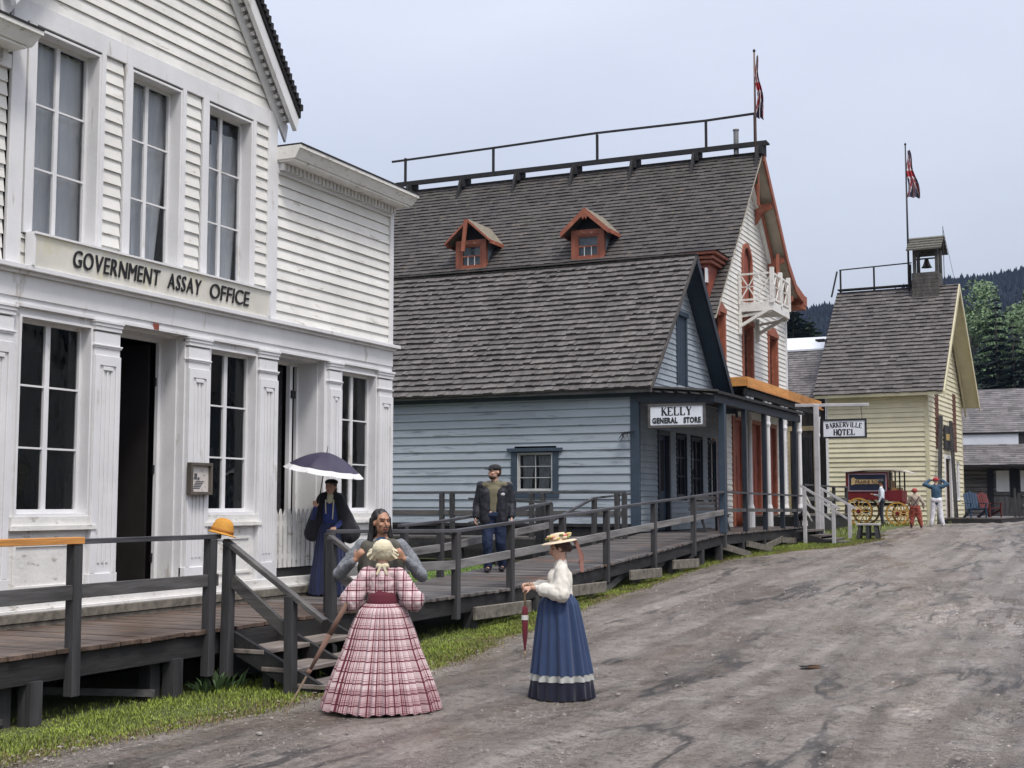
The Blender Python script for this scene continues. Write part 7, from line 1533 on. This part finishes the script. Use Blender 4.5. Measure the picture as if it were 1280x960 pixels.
# ---- wagon
wg = thing('wagon', 'red covered delivery wagon with yellow wheels and a dark blue side panel', 'wagon', (-8.6, 52.6, 1.19)); red = M('wagon red paint', (.15, .014, .016), .4, .12, 3); nav = M('wagon navy panel', (.012, .018, .04), .45); WGF = FR((0, 52.0, 0), (1, 0, 0), (0, -1, 0)); cream = M('cream canvas roof', (.62, .57, .50), .7, .1, 3); wyel = M('yellow wheel paint', (.50, .27, .05), .5, .12, 5); gold = M('gold banner paint', (.50, .36, .18), .5, .15, 8)
mb = MB(); mb.box(-9.72, -8.15, 52.0, 53.3, 2.15, 3.22); mb.build('body', red, wg, bevel=.01); mb = MB(); mb.box(-8.149, -7.62, 52.0, 53.3, 2.10, 2.52); mb.box(-7.75, -7.5, 52.1, 53.2, 2.0, 2.1); mb.build('driver_box', red, wg, bevel=.01)
mb = MB(); WGF.box(mb, -9.58, -8.22, 2.52, 3.12, 0, .02); mb.build('side_panel', nav, wg); mb = MB()
for q in ((-9.62, -9.58, 2.48, 3.16), (-8.22, -8.18, 2.48, 3.16), (-9.58, -8.22, 2.48, 2.52), (-9.58, -8.22, 3.12, 3.16)): WGF.box(mb, *q, 0, .03)
mb.build('panel_frame', M('lilac trim paint', (.30, .22, .27), .5), wg)
mb = MB(); WGF.poly(mb, [(-9.50, 2.72), (-9.36, 2.76), (-8.3, 2.76), (-8.3, 2.93), (-9.3, 2.93), (-9.42, 3.02), (-9.50, 2.98)], .021, .03); mb.build('banner', gold, wg); text_mb('PRAIRIE ROSE', FR((0, 52.0, 0), (1, 0, 0), (0, -1, 0)), -9.34, 2.785, .17, .031, .98, bold=.005).build('lettering', M('brown lettering', (.05, .03, .025), .6), wg)
mb = MB(); pts = [(-9.80, 3.26), (-9.0, 3.33), (-8.0, 3.33), (-7.6, 3.29), (-7.3, 3.20)]; 
for (a, za), (b, zb) in zip(pts, pts[1:]): mb.hexa([(a, 51.88, za - .05), (b, 51.88, zb - .05), (b, 53.42, zb - .05), (a, 53.42, za - .05), (a, 51.88, za), (b, 51.88, zb), (b, 53.42, zb), (a, 53.42, za)])
mb.build('roof', cream, wg); mb = MB()
for x in (-8.05, -7.70): 
    for y in (52.03, 53.27): mb.beam((x, y, 2.5), (x, y, 3.26), .05, .05, up=(0, 1, 0))
split(mb, 'roof_post', black_paint, wg); mb = MB(); mb.box(-8.1, -7.75, 52.1, 53.2, 2.52, 2.62); mb.box(-8.14, -8.05, 52.1, 53.2, 2.62, 2.9); mb.build('driver_seat', M('seat wood', (.35, .20, .07), .5), wg)
mb = MB(); mb.box(-9.6, -7.7, 52.3, 52.4, 1.95, 2.05); mb.box(-9.6, -7.7, 52.9, 53.0, 1.95, 2.05); split(mb, 'chassis_beam', M('dark iron', (.03, .03, .03), .6), wg)
def wheel(cx, cy, R_, ns=12):
    cz = 1.20 + R_; mb = MB(); n = 36; vv = []
    for (r_, y) in ((R_, -.03), (R_, .03), (R_ - .06, .03), (R_ - .06, -.03)):
        for i in range(n): a = 2 * math.pi * i / n; vv.append((cx + r_ * math.cos(a), cy + y, cz + r_ * math.sin(a)))
    mb.add(vv, [(j * n + i, j * n + (i + 1) % n, ((j + 1) % 4) * n + (i + 1) % n, ((j + 1) % 4) * n + i) for j in range(4) for i in range(n)]); w = mb.build('wheel', wyel, wg)
    mb = MB()
    for k in range(ns): a = 2 * math.pi * k / ns; mb.tube((cx + .05 * math.cos(a), cy, cz + .05 * math.sin(a)), (cx + (R_ - .05) * math.cos(a), cy, cz + (R_ - .05) * math.sin(a)), .020, .015, 6)
    split(mb, 'spoke', wyel, w); mb = MB(); mb.tube((cx, cy - .09, cz), (cx, cy + .09, cz), .075, .075, 12); mb.build('hub', red, w)
    mb = MB(); vv = []
    for (r_, y) in ((R_ + .012, -.028), (R_ + .012, .028), (R_ + .001, .028), (R_ + .001, -.028)):
        for i in range(n): a = 2 * math.pi * i / n; vv.append((cx + r_ * math.cos(a), cy + y, cz + r_ * math.sin(a)))
    mb.add(vv, [(j * n + i, j * n + (i + 1) % n, ((j + 1) % 4) * n + (i + 1) % n, ((j + 1) % 4) * n + i) for j in range(4) for i in range(n)]); mb.build('tyre', black_metal, w)
wheel(-9.22, 51.85, .52); wheel(-7.78, 51.85, .44); wheel(-9.22, 53.45, .52); wheel(-7.78, 53.45, .44)
# stones and scraps on the road
r = random.Random(12); proto = None
for k in range(26):
    y = r.uniform(7.5, 22); x = r.uniform(-5, 1.5) if k % 3 else r.uniform(-7.4, -6)
    if proto is None:
        mb = MB(); vs_, fs = ellip((0, 0, 0), (.022, .017, .011), n=8, m=5); mb.add([Vector(v) * (1 + .25 * noise.noise(Vector(v) * 60)) for v in vs_], fs); proto = mb.build('stone', M('pale road stone', (.26, .24, .22), .7, .3, 9)); o = proto
        tag(proto, 'small pale stone lying loose on the dirt road', 'stone', 'loose stones on the road')
    else: o = proto.copy(); C.objects.link(o)
    o.location = (x, y, gz(y) + .048); o.rotation_euler = (0, 0, r.random() * 6); o.scale = (r.uniform(.6, 1.7),) * 3
# ================================================================ AIR
mb = MB(); mb.box(-905, 905, -205, 1210, -3.5, 140)
hm = bpy.data.materials.new('damp mountain air'); hm.use_nodes = True; ht_ = hm.node_tree; ht_.nodes.clear()
ho = ht_.nodes.new('ShaderNodeOutputMaterial'); pv = ht_.nodes.new('ShaderNodeVolumePrincipled'); pv.inputs['Color'].default_value = (.38, .55, 1, 1); pv.inputs['Density'].default_value = .00011; pv.inputs['Anisotropy'].default_value = .2
ht_.links.new(pv.outputs[0], ho.inputs['Volume']); tag(mb.build('haze', hm), 'pale damp air fading the distant forested hill', 'haze', kind='stuff')
